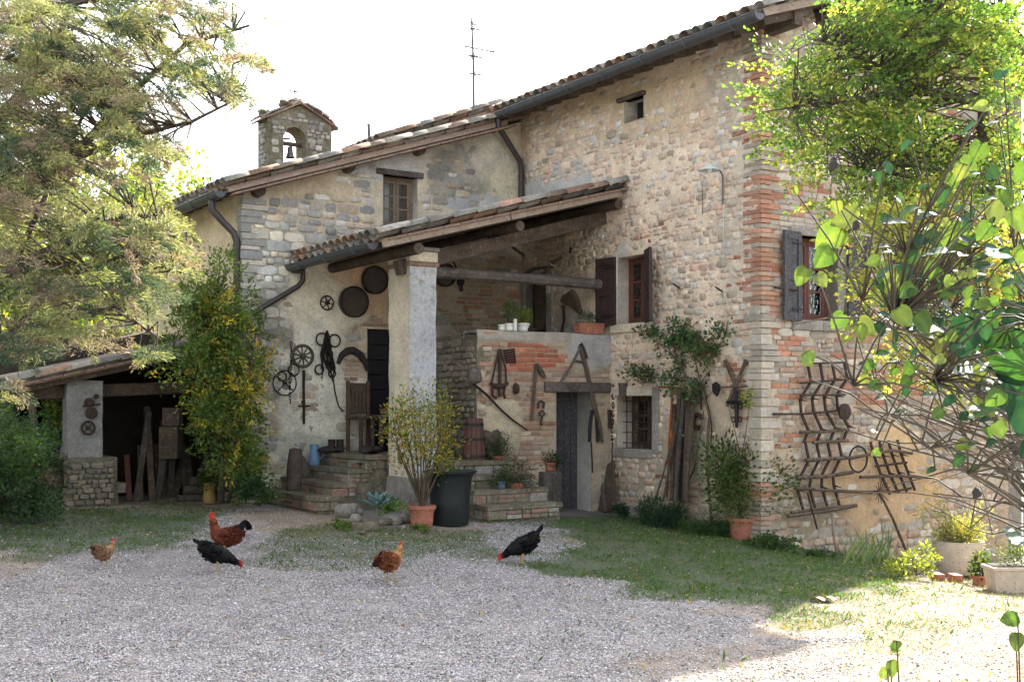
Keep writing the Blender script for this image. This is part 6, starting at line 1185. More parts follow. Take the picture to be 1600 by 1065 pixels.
def pal(*sets):
    def f(c, k, rg):
        s = sets[int(c[3]*len(sets)) % len(sets)]; return colmix(k, s, int(rg.integers(1e6)), .3)
    return f
def limbs(par, paths, name='branch', m='bark'):
    for pts in paths:
        P = [dat(x, y, Y) for x, y, Y, r in pts]; mb = MB(); mb.tube(P, [p[3] for p in pts], 7); mb.build(name, M_[m], par, smooth='all')
def twigs(par, C, anchors, n, r=.006, seed=1, m='bark', name='twigs'):
    rg = random.Random(seed); mb = MB(); A = [Vector(a) for a in anchors]
    for i in range(min(n, len(C))):
        c = Vector(C[i][:3]); a = min(A, key=lambda q: (q-c).length); mid = a.lerp(c, .5)+Vector((rg.uniform(-.12, .12), rg.uniform(-.12, .12), rg.uniform(-.02, .16)))
        mb.tube([a, mid, c], [r*1.8, r*1.2, r*.5], 4, False)
    mb.build(name, M_[m], par, smooth='all')['kind'] = 'stuff'
def anch(paths):
    out = []
    for pts in paths:
        P = [dat(x, y, Y) for x, y, Y, r in pts]
        for a, b in zip(P[:-1], P[1:]): out += [a.lerp(b, t) for t in (0, .25, .5, .75)]
    return out
# juniper on the left
ju = root('juniper_tree', 'big sunlit juniper reaching in from the left over the shed', 'tree', (-6.4, 9.5, .3))
jp = [[(-130, 1000, 10.5, .22), (-120, 700, 10.5, .18), (-90, 450, 10.5, .15), (-60, 250, 10.6, .12), (-40, 50, 10.6, .09), (-20, -150, 10.6, .06)],
      [(-90, 450, 10.5, .09), (10, 340, 10.3, .06), (110, 250, 10.2, .045), (200, 150, 10.1, .03), (290, 70, 10.0, .02), (390, 40, 9.9, .01)],
      [(-60, 250, 10.6, .08), (40, 140, 10.8, .05), (90, 60, 11, .035), (130, -40, 11, .02)], [(-40, 60, 10.6, .06), (80, 10, 10.4, .04), (200, -10, 10.2, .02), (300, 0, 10, .01)],
      [(110, 250, 10.2, .03), (200, 215, 10.1, .02), (300, 190, 9.9, .015), (380, 150, 9.8, .008)], [(-90, 450, 10.5, .08), (20, 420, 10.3, .05), (120, 370, 10.2, .035), (210, 330, 10, .025), (290, 380, 9.9, .012)],
      [(-110, 600, 10.5, .08), (0, 540, 10.3, .05), (90, 500, 10.2, .035), (180, 480, 10, .02), (250, 530, 9.9, .01)], [(20, 420, 10.3, .03), (60, 330, 10.2, .022), (130, 180, 10.2, .015), (190, 90, 10.2, .008)], [(0, 540, 10.3, .03), (90, 440, 10.1, .02), (190, 400, 10, .014), (300, 430, 9.9, .008)]]
limbs(ju, jp[1:]); limbs(ju, jp[:1], 'trunk')
jd = [(60, 90, 120, 110, 1), (200, 40, 100, 70, 1), (320, 35, 60, 40, 1), (290, 110, 60, 50, 1), (80, 230, 110, 100, .9), (200, 190, 80, 60, .9), (360, 140, 36, 30, 1.1), (250, 240, 40, 30, 1), (120, 350, 130, 70, 1), (250, 360, 50, 50, .8), (90, 450, 110, 70, 1), (215, 440, 70, 60, 1), (285, 405, 26, 26, 1), (238, 555, 20, 34, .9), (60, 548, 50, 10, .6), (150, 545, 50, 10, .6), (215, 560, 24, 24, .6), (60, 520, 70, 26, .8), (190, 510, 50, 26, .8), (240, 390, 45, 55, .9), (150, 130, 120, 90, .7), (390, 30, 14, 14, 1.2), (0, 300, 60, 300, .9), (40, 10, 60, 40, 1), (385, 100, 14, 16, 1)]
jg = [(165, 62, 26, 22), (218, 98, 24, 16), (140, 205, 22, 20), (110, 170, 12, 10), (45, 265, 14, 18), (245, 140, 16, 14), (330, 62, 10, 8), (300, 165, 24, 14), (345, 185, 24, 10)]
LJ = [(.22, .25, .11, 3), (.32, .31, .16, 2), (.15, .18, .08, 2)]; BJ = [(.27, .225, .175, 3), (.21, .19, .135, 2), (.24, .16, .125, 1)]; DJ = [(.05, .085, .055, 3), (.085, .12, .075, 2)]
JC = clumptree(ju, jd, jg, 1050, 260, .042, .10, (9.0, 12.0), pal(LJ, DJ, BJ, LJ, DJ, BJ, LJ, LJ), .20, 'needle', 5, .75, dirn=(.45, -.1, -.1), el=1.7, eld=(.7, 0, -.25)); twigs(ju, JC, anch(jp), 900, .006, 2)
# tree at the upper right
mp_ = root('maple_tree', 'backlit yellow green tree spreading over the right hand wall', 'tree', (3.5, 7.3, 0))
mpth = [[(1720, 960, 7.28, 0.0553), (1680, 700, 7.28, 0.0520), (1600, 470, 7.28, 0.0455), (1548, 320, 7.28, 0.0423), (1536, 200, 7.28, 0.0377), (1540, 100, 7.28, 0.0292), (1560, 20, 7.28, 0.0195), (1580, -120, 7.28, 0.0130)],
        [(1536, 162, 7.28, 0.0228), (1490, 150, 7.15, 0.0195), (1440, 145, 7.02, 0.0169), (1385, 150, 6.83, 0.0117), (1310, 160, 6.70, 0.0065), (1220, 170, 6.50, 0.0039)], [(1540, 100, 7.28, 0.0195), (1480, 40, 7.15, 0.0143), (1400, -10, 7.02, 0.0097)],
        [(1440, 145, 7.02, 0.0091), (1390, 110, 6.89, 0.0065), (1330, 80, 6.76, 0.0039), (1270, 60, 6.63, 0.0026)], [(1540, 240, 7.28, 0.0163), (1480, 235, 7.15, 0.0117), (1400, 240, 7.02, 0.0078), (1330, 270, 6.89, 0.0052)], [(1537, 300, 7.28, 0.0130), (1600, 240, 7.15, 0.0091), (1650, 160, 7.02, 0.0065)], [(1560, 20, 7.28, 0.0130), (1600, 60, 7.15, 0.0091)]]
limbs(mp_, mpth[1:]); limbs(mp_, mpth[:1], 'trunk')
md__ = [(1350, 310, 70, 40, .7), (1430, 310, 90, 50, 1), (1400, 190, 70, 50, 1), (1560, 230, 60, 80, 1), (1480, 250, 70, 50, .6), (1190, 140, 26, 10, .8), (1180, 170, 14, 8, .8), (1380, 40, 110, 70, 1), (1480, 50, 120, 80, 1), (1340, 60, 50, 45, .8), (1270, 140, 80, 70, 1), (1340, 180, 90, 70, 1), (1225, 195, 40, 36, .9), (1400, 110, 100, 60, .9), (1200, 155, 24, 20, .8), (1270, 235, 50, 26, .8), (1390, 255, 70, 40, .8), (1480, 290, 100, 40, .7), (1570, 120, 40, 120, .9), (1570, 290, 50, 60, .8), (1440, 210, 60, 40, .6), (1265, 100, 16, 30, .7), (1540, 30, 70, 40, 1), (1350, 10, 50, 20, .9), (1330, 300, 50, 16, .5), (1225, 25, 6, 14, .3), (1500, -40, 160, 50, .8)]
mgp = [(1512, 165, 26, 26), (1450, 175, 30, 12), (1575, 180, 16, 20), (1490, 215, 26, 12)]
G1 = [(.075, .14, .035, 3), (.10, .17, .04, 3)]; G2 = [(.17, .23, .05, 3), (.25, .28, .06, 2)]; G3 = [(.33, .30, .08, 2), (.20, .25, .05, 3), (.3, .2, .1, .4)]
MC = clumptree(mp_, md__, mgp, 900, 46, .027, .085, (6.2, 8.0), pal(G1, G2, G1, G1, G3, G2), .75, 'mapleleaf', 6, .6, el=2.6, eld=(-.5, 0, -.1)); twigs(mp_, MC, anch(mpth), 900, .0032, 3)
# thin twiggy tree behind the foreground shrub
sh2 = root('backlit_shrub', 'airy backlit bush of small yellow leaves behind the large leaved stems', 'shrub', (2.6, 6.4, 0))
sd_ = [(1480, 400, 110, 70, 1), (1400, 440, 70, 70, .6), (1560, 450, 60, 90, 1), (1540, 560, 80, 60, .8), (1450, 550, 70, 50, .4), (1380, 340, 60, 30, .8), (1440, 340, 90, 40, .9)]
sp_ = [[(1640, 900, 6.28, 0.0292), (1600, 700, 6.28, 0.0256), (1560, 560, 6.28, 0.0204), (1520, 450, 6.28, 0.0131), (1470, 370, 6.21, 0.0073)], [(1600, 700, 6.28, 0.0146), (1500, 600, 6.21, 0.0102), (1420, 500, 6.13, 0.0066), (1380, 420, 6.06, 0.0037)], [(1560, 560, 6.28, 0.0131), (1590, 430, 6.28, 0.0073), (1580, 350, 6.21, 0.0044)], [(1500, 600, 6.21, 0.0073), (1440, 590, 6.21, 0.0058), (1390, 560, 6.13, 0.0037)]]
limbs(sh2, sp_, 'branch', 'twig'); SC = clumptree(sh2, sd_, [], 360, 50, .030, .10, (5.6, 7.0), pal(G2, G3, G3, [(.3, .24, .06, 2), (.24, .16, .08, 1)], G2), .7, 'mapleleaf', 9, .8, el=2.2); twigs(sh2, SC, anch(sp_), 300, .0028, 4, 'twig')
# foreground stems with broad leaves
fs_ = root('broad_leaved_shrub', 'tall arching shrub stems with big round leaves close at the right edge', 'shrub', (1.75, 3.2, 0))
rg = random.Random(21)
basep = [(1640+rg.uniform(-20, 120), 690+rg.uniform(-60, 160)) for _ in range(48)]; stemends = []
for k in range(64):
    bx, by = basep[k % 48]; ang = R(rg.uniform(118, 178)) if k % 5 else R(rg.uniform(92, 130)); L_ = rg.uniform(200, 430) if k % 5 else rg.uniform(180, 380); ex = bx+cos(ang)*L_; ey = by-sin(ang)*L_; Yb = rg.uniform(2.8, 3.8); Ye = Yb+rg.uniform(-.5, .3)
    pts = []; n = 7; bow = rg.uniform(-60, 50)
    for i in range(n): q = i/(n-1); pts.append(dat(bx+(ex-bx)*q+sin(q*pi)*bow*sin(ang), by+(ey-by)*q+sin(q*pi)*bow*cos(ang)*-1+rg.uniform(-5, 5), Yb+(Ye-Yb)*q))
    mb = MB(); r0 = rg.uniform(.0028, .0068); mb.tube([Vector((1.72+rg.uniform(-.1, .2), Yb, 0)), pts[0]]+pts[1:], [r0*1.1, r0]+[r0*(1-.75*i/6) for i in range(1, 7)], 6); mb.build('stem', M_['greenstem' if k % 3 else 'twig'], fs_, smooth='all'); stemends += pts[2:]
    if k % 2 == 0:
        for j in (3, 4, 5):
            q = pts[j]; e = q+Vector((rg.uniform(-.22, .1), rg.uniform(-.1, .1), rg.uniform(-.06, .22))); mb = MB(); mb.tube([q, q.lerp(e, .5)+Vector((0, 0, .02)), e], [r0*.45, r0*.35, r0*.2], 5); mb.build('side_shoot', M_['greenstem'], fs_, smooth='all'); stemends.append(e)
def bleaf(c, sz, tip, nrm, cols, seed):
    """broad heart shaped leaf, cupped, with a drooping tip"""
    r = random.Random(seed); tip = tip.normalized(); s_ = tip.cross(nrm).normalized(); n_ = s_.cross(tip); outl = [(0, .0), (.28, -.06), (.44, .12), (.47, .38), (.36, .66), (.17, .88), (0, 1.02)]
    vs = []; fs = []
    for i, (x, y) in enumerate(outl):
        for sg in (-1, -.5, 0, .5, 1):
            X = x*sg*sz; Y_ = (y if abs(sg) == 1 else (y if i not in (0,) else .0))*sz; z = .10*abs(sg)*x*sz*1.6-.18*(y**2)*sz+.02*sz*sin(i*2.2+sg*3+seed); vs.append(c+s_*X+tip*Y_+n_*z)
    for i in range(6):
        for j in range(4): a = i*5+j; fs.append((a, a+1, a+6, a+5))
    col = np.array(cols)*r.uniform(.8, 1.2); inv = np.array(wmat(fs_).inverted()); P = np.array([v_[:] for v_ in vs])@inv[:3, :3].T+inv[:3, 3]
    cc = np.tile(col, (len(P), 1)); mi = np.arange(len(P)) % 5 == 2; cc[mi] *= 1.3
    me = np_mesh('leaf', P, np.array(fs), cc, True); me.materials.append(M_['bigleaf']); return link('leaf', me, None, fs_)
YL = [(1292, 372, 32), (1322, 342, 30), (1288, 402, 26), (1255, 432, 20), (1283, 438, 16), (1312, 502, 19), (1268, 562, 18), (1355, 592, 13), (1370, 601, 14), (1490, 372, 34), (1462, 380, 34), (1530, 238, 22), (1515, 262, 24), (1500, 270, 18), (1440, 505, 24), (1410, 495, 22), (1555, 335, 26), (1575, 310, 22), (1590, 402, 26), (1358, 512, 24), (1540, 362, 22), (1560, 672, 20), (1525, 640, 28), (1550, 622, 22), (1500, 695, 15), (1395, 440, 22), (1452, 425, 20), (1590, 345, 26), (1310, 325, 14), (1420, 455, 18), (1347, 520, 17), (1470, 455, 20), (1400, 1010, 13), (1395, 1045, 17), (1378, 1052, 13), (1575, 967, 18), (1592, 1003, 18), (1240, 300, 9), (1600, 270, 22)]
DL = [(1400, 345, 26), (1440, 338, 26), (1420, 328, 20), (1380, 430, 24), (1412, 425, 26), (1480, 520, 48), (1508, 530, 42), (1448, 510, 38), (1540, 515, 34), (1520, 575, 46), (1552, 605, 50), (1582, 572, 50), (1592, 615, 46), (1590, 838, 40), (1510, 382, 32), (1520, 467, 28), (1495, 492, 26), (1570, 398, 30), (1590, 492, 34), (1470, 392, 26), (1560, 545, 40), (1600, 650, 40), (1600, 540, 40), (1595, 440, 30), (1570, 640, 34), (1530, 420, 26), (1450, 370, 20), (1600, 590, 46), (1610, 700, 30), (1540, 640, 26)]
rl = random.Random(77)
SM_ = [(rl.gauss(1500, 75), rl.gauss(480, 120), rl.uniform(8, 17)) for _ in range(260)]; SM_ = [q for q in SM_ if q[0] > 1330 and q[1] < 760]
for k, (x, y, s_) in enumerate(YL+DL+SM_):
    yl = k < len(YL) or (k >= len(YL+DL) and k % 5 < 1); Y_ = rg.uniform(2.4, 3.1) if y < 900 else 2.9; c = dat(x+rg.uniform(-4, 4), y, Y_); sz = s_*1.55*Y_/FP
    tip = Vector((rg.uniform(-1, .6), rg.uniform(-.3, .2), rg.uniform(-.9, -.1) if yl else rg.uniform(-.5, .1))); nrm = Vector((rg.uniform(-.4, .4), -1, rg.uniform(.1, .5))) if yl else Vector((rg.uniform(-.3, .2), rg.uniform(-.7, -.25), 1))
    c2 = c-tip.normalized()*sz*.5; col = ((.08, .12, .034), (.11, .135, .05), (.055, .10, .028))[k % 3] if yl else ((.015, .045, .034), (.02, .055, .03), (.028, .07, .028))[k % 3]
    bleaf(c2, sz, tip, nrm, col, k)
    a = min(stemends, key=lambda q: (q-c2).length) if y < 900 else c2+Vector((.03, .05, -.3))
    if (a-c2).length < .45: mb = MB(); mb.tube([a, a.lerp(c2, .5)+Vector((0, 0, .015)), c2], [.0028, .0022, .0016], 5); mb.build('leaf_stalk', M_['greenstem'], fs_, smooth='all')
for k, (x, y) in enumerate(((1303, 255), (1338, 352), (1430, 432), (1525, 770), (1585, 700))):
    c = dat(x, y, 2.8); mb = MB(); mb.blob(c, (.011, .011, .013), k, .4); mb.build('seed_head', M_['leather'], fs_); mb = MB(); mb.tube([c, c+Vector((-.01, 0, -.08)), min(stemends, key=lambda q: (q-c).length)], [.002, .002, .003], 5); mb.build('stalk', M_['twig'], fs_)
# climber on the wing corner
cl = root('climbing_shrub', 'tall yellow tinged climber covering the corner of the low wing', 'climber', gat(345, 788))
cd_ = [(330, 480, 50, 60, 1), (312, 552, 42, 60, 1), (355, 560, 46, 60, 1), (340, 640, 55, 60, 1), (390, 500, 24, 50, .8), (385, 610, 26, 60, 1), (318, 640, 24, 50, .7), (370, 700, 40, 60, 1), (345, 420, 24, 24, .6), (280, 560, 24, 30, .5), (380, 740, 34, 34, .9), (250, 540, 30, 30, .6)]
cpth = [[(345, 785, 15.5, .05), (350, 700, 15.5, .045), (340, 620, 15.5, .035), (335, 540, 15.5, .025), (340, 440, 15.5, .012)], [(350, 700, 15.5, .03), (385, 620, 15.3, .02), (400, 520, 15.4, .01)], [(355, 785, 15.4, .03), (375, 730, 15.3, .02), (370, 660, 15.2, .012)], [(340, 620, 15.5, .02), (300, 570, 15.4, .014), (260, 540, 15.3, .008)]]
limbs(cl, cpth, 'stem'); Gc = [(.075, .14, .035, 3), (.11, .18, .045, 2), (.16, .20, .05, 1)]; Yc = [(.42, .36, .05, 2), (.5, .36, .05, 2), (.26, .28, .05, 2)]
CC_ = clumptree(cl, cd_+[(300, 480, 30, 40, .8), (345, 400, 14, 26, .6), (405, 560, 14, 60, .6)], [], 460, 54, .055, .13, (14.9, 15.9), lambda c, k, r_: colmix(k, Yc if (c[3] < .10 or (proj(c)[0] > 365 and c[3] < .5 and 540 < proj(c)[1] < 660)) else Gc if c[3] < .8 else [(.10, .15, .03)], int(r_.integers(1e6)), .3), .5, 'leaf', 12, 1.0, el=2.0, eld=(0, 0, .8)); twigs(cl, CC_, anch(cpth), 200, .006, 5)
# shrubs, left edge and wall foot
def shrub(name, label, cat, disks, n_cl, nl, size, rcl, depth, pf, wr, seed, base, m='leaf', group=None, stemn=40, sr=.008):
    t = root(name, label, cat, base, 0, group); C = clumptree(t, disks, [], n_cl, nl, size, rcl, depth, pf, wr, m, seed, .9)
    b = Vector(base)
    if stemn: twigs(t, C, [b+Vector((rnd.uniform(-.15, .15), rnd.uniform(-.1, .1), .05)) for _ in range(5)], stemn, sr, seed); return t
DKs = [(.03, .065, .03, 3), (.04, .085, .035, 2)]; MDs = [(.05, .10, .03, 3), (.07, .13, .035, 2)]
shrub('dark_shrub', 'dense dark green shrub at the left edge below the juniper', 'shrub', [(20, 735, 46, 60, 1), (55, 700, 26, 34, .7), (62, 785, 22, 26, .6), (-30, 720, 60, 80, 1)], 170, 150, .05, .22, (12.6, 14.4), pal(DKs, DKs, MDs), .5, 21, gat(15, 815))
shrub('sunlit_bush', 'bright yellow green bush in the sun beyond the shed at the left edge', 'bush', [(30, 620, 70, 60, 1), (-20, 560, 80, 90, 1), (70, 570, 40, 40, .8), (60, 650, 40, 30, .8)], 210, 90, .09, .35, (18, 21), pal(G2, G3, G2), .6, 22, Vector((-8.6, 19.5, G(-8.6, 19.5))))
shrub('vine', 'leafy vine hanging in the side opening of the shed', 'vine', [(88, 640, 14, 50, 1), (96, 600, 14, 14, 1)], 26, 60, .08, .12, (15.6, 16.2), pal(G2, MDs), .8, 23, H(-7.1, 6.1, .4), stemn=20)
shrub('lavender_bush', 'dark spiky bush at the foot of the leaning planks', 'bush', [(1040, 812, 40, 28, 1), (1010, 815, 14, 16, .6)], 60, 130, .075, .11, (15.0, 15.4), pal(DKs, [(.035, .07, .045)]), .12, 24, gat(1040, 836), stemn=0)
shrub('lavender_bush', 'lower spiky bush between the dark one and the big terracotta pot', 'bush', [(1100, 830, 44, 16, 1)], 50, 110, .065, .09, (14.6, 15.0), pal(MDs, DKs), .14, 25, gat(1100, 843), stemn=0)
shrub('low_weeds', 'low green weeds at the foot of the right steps beside the tub', 'weeds', [(745, 800, 20, 14, 1), (765, 808, 20, 6, .8)], 22, 70, .045, .07, (14.8, 15.1), pal(MDs, Gc), .5, 26, gat(745, 815), stemn=0)
shrub('low_weeds', 'patch of bright weeds below the agave rocks', 'weeds', [(535, 822, 20, 8, 1), (650, 826, 40, 4, .5), (610, 790, 20, 10, .6)], 24, 70, .035, .06, (13.4, 13.9), pal(MDs, Gc), .6, 27, gat(535, 830), stemn=0)
shrub('wall_weeds', 'trailing weeds along the house corner below the harrows', 'weeds', [(1215, 850, 40, 8, 1), (1270, 868, 40, 8, .8), (1190, 845, 30, 10, .7)], 36, 70, .04, .07, (13.6, 14.0), pal(MDs, DKs), .5, 28, gat(1215, 862), stemn=0)
shrub('young_plant', 'bright yellow green seedlings at the sunlit edge left of the ribbed pot', 'plant', [(1400, 885, 14, 14, 1), (1440, 880, 18, 24, 1), (1425, 905, 20, 8, .8), (1455, 870, 10, 20, .8)], 20, 36, .055, .06, (12.0, 12.6), pal(G2, [(.2, .26, .05)]), .35, 29, gat(1430, 905), stemn=20, sr=.003)
shrub('rock_plant', 'green foliage at the foot of the climber and the left steps', 'plant', [(395, 760, 22, 22, 1), (415, 772, 14, 10, .6)], 24, 90, .05, .1, (14.6, 15.2), pal(DKs, MDs), .5, 30, gat(400, 785), stemn=0)
for k, (x, y, s_) in enumerate(((965, 802, 10), (972, 808, 8))): shrub('small_fern', ('small dark fern by the cellar threshold, taller one', 'small dark fern by the cellar threshold, lower one')[k], 'fern', [(x, y-8, s_, s_, 1)], 8, 50, .04, .05, (15.6, 15.8), pal(DKs), .4, 60+k, gat(x, y), stemn=0)
# climbing rose
ro = root('climbing_rose', 'climbing rose with dark green leaves trained up the wall beside the upper window', 'climber', gat(1112, 820))
def fp(x, y, o): q = pp(FPL, x, y, o); return (x, y, q.y)
rp = [[(*fp(1112, 815, .15), .02), (*fp(1104, 720, .12), .018), (*fp(1108, 650, .1), .016), (*fp(1098, 610, .1), .014), (*fp(1070, 585, .1), .010), (*fp(1045, 545, .1), .008), (*fp(1055, 500, .1), .004)], [(*fp(1098, 610, .1), .01), (*fp(1085, 560, .1), .009), (*fp(1110, 530, .1), .006), (*fp(1140, 525, .12), .003)], [(*fp(1080, 590, .1), .01), (*fp(1030, 590, .1), .008), (*fp(985, 585, .1), .006), (*fp(970, 580, .1), .003)], [(*fp(1045, 545, .1), .006), (*fp(1015, 525, .1), .004), (*fp(992, 518, .1), .003)],
      [(*fp(1056, 800, .1), .012), (*fp(1085, 730, .12), .01), (*fp(1100, 640, .1), .008)]]
limbs(ro, rp, 'stem', 'twig'); dF = lambda x, o0=.06, o1=.3: tuple(sorted((fp(x, 550, o1)[2], fp(x, 550, o0)[2])))
rd = [(1055, 505, 12, 14, 1, dF(1055)), (1055, 535, 26, 20, .9, dF(1055)), (1100, 545, 28, 20, 1, dF(1100)), (1125, 522, 18, 13, 1, dF(1125)), (1085, 530, 20, 20, .8, dF(1085)), (1015, 518, 20, 6, .9, dF(1015)), (985, 580, 18, 12, 1, dF(985)), (1008, 585, 16, 12, 1, dF(1008)), (1060, 575, 20, 20, .6, dF(1060)), (1100, 585, 18, 16, .5, dF(1100)), (1045, 590, 26, 10, .5, dF(1045)), (1085, 612, 30, 12, .4, dF(1085))]
RC = clumptree(ro, rd, [], 95, 24, .055, .12, (15, 16), pal([(.045, .10, .045, 3), (.06, .13, .055, 2)], [(.05, .115, .05, 3), (.12, .16, .05, 1)], [(.07, .13, .05, 2), (.20, .11, .07, .6)]), .7, 'leaf', 41, .8); twigs(ro, RC, anch(rp), 60, .004, 6, 'twig')
vy = root('wall_sapling', 'thin twigs with yellow green leaf tufts growing up beside the iron cross', 'plant', gat(1155, 840))
vp = [[(*fp(1158, 720, .2), .008), (*fp(1150, 680, .15), .006), (*fp(1140, 640, .12), .004)], [(*fp(1158, 720, .2), .008), (*fp(1166, 670, .2), .006), (*fp(1172, 620, .15), .004), (*fp(1178, 590, .15), .002)]]
limbs(vy, vp, 'stem', 'twig'); clumptree(vy, [(1168, 628, 7, 8, 1, dF(1168)), (1170, 615, 8, 10, .8, dF(1168))], [], 8, 26, .04, .06, (14, 15), pal([(.3, .32, .06), (.1, .15, .05)]), .5, 'leaf', 42, 1)
# irises
ir = root('iris_clump', 'clump of blue green sword leaved irises at the foot of the right hand wall', 'iris', gat(1350, 880)); rg = random.Random(9); mb = MB()
for k in range(46):
    b_ = gat(1335+rg.uniform(-18, 60), 878+rg.uniform(-6, 4)); L_ = rg.uniform(.3, .62); lean = Vector((rg.uniform(-.5, .6), rg.uniform(-.4, .2), 1)).normalized(); s_ = Vector((cos(k), sin(k), 0))*.016; dr = rg.uniform(.0, .5); vs = []
    for j in range(6): q = j/5; c = b_+lean*L_*q+Vector((lean.x*.6, lean.y*.6, -.7))*L_*dr*q**3; wd = (1-q**2)*.95+.05; vs += [c-s_*wd, c+s_*wd]
    me_ = [(j*2, j*2+1, j*2+3, j*2+2) for j in range(5)]; P = np.array([(v_-Vector(ir.location))[:] for v_ in vs]); col = np.tile(np.array([(.10, .17, .10), (.14, .21, .10), (.22, .26, .12)][k % 3]), (12, 1)); me = np_mesh('iris_leaf', P, np.array(me_), col, True); me.materials.append(M_['leaf']); link('iris_leaf', me, None, ir)
# trees far off
def tree(name, label, x, y, h, r, seed, pf, n=260, size=.16, cone=False, group='trees beyond the farm'):
    z = G(x, y); t = root(name, label, 'tree', (x, y, z), 0, group); mb = MB(); mb.tube([(x, y, z-.3), (x+.1, y, z+h*.4), (x, y, z+h*.85)], [.05*h*.6, .03*h*.6, .01*h], 8); mb.build('trunk', M_['bark'], t, smooth=True)
    rg = np.random.default_rng(seed); pos = []; dr = []; col = []
    for _ in range(n):
        if cone: e = rg.random(); q = r*(1-e)**.7*rg.random()**.4; zz = z+h*(.06+.94*e)
        else:
            d = rg.normal(size=3); d /= np.linalg.norm(d); qq = rg.random()**.35; e = .58+.40*d[2]*qq; q = r*np.hypot(d[0], d[1])*qq*(1+.25*sin(5*atan2(d[1], d[0])+seed)); zz = z+h*e
        a = rg.random()*2*pi; c = np.array([x+cos(a)*q, y+sin(a)*q, zz]); k = 60; rc = .45 if not cone else .3; o = rg.normal(size=(k, 3)); o /= np.linalg.norm(o, axis=1, keepdims=True); o *= (rg.random(k)**.4*rc)[:, None]
        pos.append(c+o); dr.append(o+np.array([0, 0, .1])); col.append(pf((0, 0, 0, rg.random()), k, rg))
    pos = np.concatenate(pos); P, F_ = leafquads(pos, np.concatenate(dr), size*rg.uniform(.6, 1.3, len(pos)), .6, seed); leafobj('crown', P, F_, np.concatenate(col), 'leaf', t)
    return t
tree('poplar_tree', 'pale sunlit broadleaf tree beyond the shed, leftmost', -13.5, 27, 7.0, 3.2, 51, pal(G2, G3, G2)); tree('poplar_tree', 'sunlit broadleaf tree beyond the shed roof, behind the juniper', -10.0, 30, 8.0, 3.2, 52, pal(G2, G1, G2)); tree('oak_tree', 'rounded green tree seen low between juniper and shed', -10.4, 24.5, 5.2, 2.4, 53, pal(G1, G2))
tree('cypress_tree', 'dark pointed cypress rising behind the wing gutter', -10.2, 33.5, 7.9, 1.0, 54, pal(DKs, [(.06, .09, .05)]), cone=True, n=220)
tree('oak_tree', 'green tree beyond the far end of the tall house', 16.5, 22, 8.5, 3.6, 55, pal(G1, G2, G3)); tree('oak_tree', 'low tree in the sun right of the tall house', 12.0, 16, 5.0, 2.0, 56, pal(G2, G3))
tree('oak_tree', 'broad tree left of the shed at the frame edge', -15, 21, 6.5, 3.0, 57, pal(G1, G2)); tree('oak_tree', 'tree closing the yard outside the frame on the left', -11.5, 14, 7, 2.6, 58, pal(G1, G2))
# far hills
HV = []; n = 60
for i in range(n+1):
    a = R(-75+150*i/n); rr_ = 260; hh_ = 10+9*float(fbm(i*.21+3, 2.2, 3, 2)); HV += [(sin(a)*rr_, cos(a)*rr_, -2), (sin(a)*(rr_+60), cos(a)*(rr_+60), hh_), (sin(a)*(rr_+160), cos(a)*(rr_+160), -2)]
me = np_mesh('hills', np.array(HV), np.array([(i*3+j, i*3+3+j, i*3+4+j, i*3+1+j) for i in range(n) for j in (0, 1)]), smooth=True); M_['hill'] = mat('wooded_hill', (.06, .08, .035), (.04, .055, .03), .95, .08, .6, 1, dist=1); me.materials.append(M_['hill']); tag(link('hills', me), kind='structure')
# grass, weeds and fallen leaves
def scatter(n, y0, y1, f):
    Y = y0+(y1-y0)*nrg.random(n)**1.15; X = (nrg.random(n)*2-1)*(Y*.47+.5); a = (X-C0.x)*V.x+(Y-C0.y)*V.y; b = (X-C0.x)*U.x+(Y-C0.y)*U.y; px = PX+FP*X/Y; py = HY+FP*(EYE-ground(X, Y))/Y
    g, d = gmask(px, py, X, Y); ok = (nrg.random(n) < f(g, d, X, Y)) & ~((a > -.03) & (b > -.03)) & ~((b > 1.9) & (a > -4.3)) ; X, Y = X[ok], Y[ok]
    return np.stack([X, Y, ground(X, Y)+(fbm(X*1.5, Y*1.5, 4, 3)-.5)*.05], 1)
gp = scatter(430000, 5, 18, lambda g, d, X, Y: np.clip(g*1.0*np.clip(fbm(X*4, Y*4, 3, 1)*2.6-.55, 0, 1)+.02*(fbm(X*9, Y*9, 2, 2) > .66), 0, 1)); N = len(gp)
P, F_ = leafquads(gp, nrg.normal(size=(N, 3))*np.array([.7, .7, .2])+np.array([0, 0, .6]), .014+.042*nrg.random(N)**2+.04*(nrg.random(N) > .985), .22, 71)
tag(leafobj('grass', P, F_, colmix(N, [(.06, .125, .03, 4), (.085, .15, .04, 2), (.16, .16, .07, .4), (.045, .10, .03, 2)], 71), 'grassm'), 'short patchy green grass between gravel and house', 'grass', kind='stuff')
gp = scatter(160000, 5, 15, lambda g, d, X, Y: np.clip(d*g*1.3*(X > 1.2)+d*.35*(X > 1.2), 0, 1)*(fbm(X*5, Y*5, 3, 1) > .42)); N = len(gp)
P, F_ = leafquads(gp, nrg.normal(size=(N, 3))+np.array([0, 0, .25]), .015+.03*nrg.random(N)**2, .16, 72)
tag(leafobj('straw', P, F_, colmix(N, [(.36, .28, .17, 5), (.27, .21, .11, 3), (.15, .18, .06, 1.3)], 72), 'grassm'), 'dry straw coloured grass on the sunlit ground at the right', 'grass', kind='stuff')
gp = scatter(5200, 5, 17, lambda g, d, X, Y: .12+.5*g); N = len(gp)
P, F_ = leafquads(gp+np.array([0, 0, .012]), nrg.normal(size=(N, 3))*np.array([1, 1, .25]), .018+.022*nrg.random(N), .7, 73)
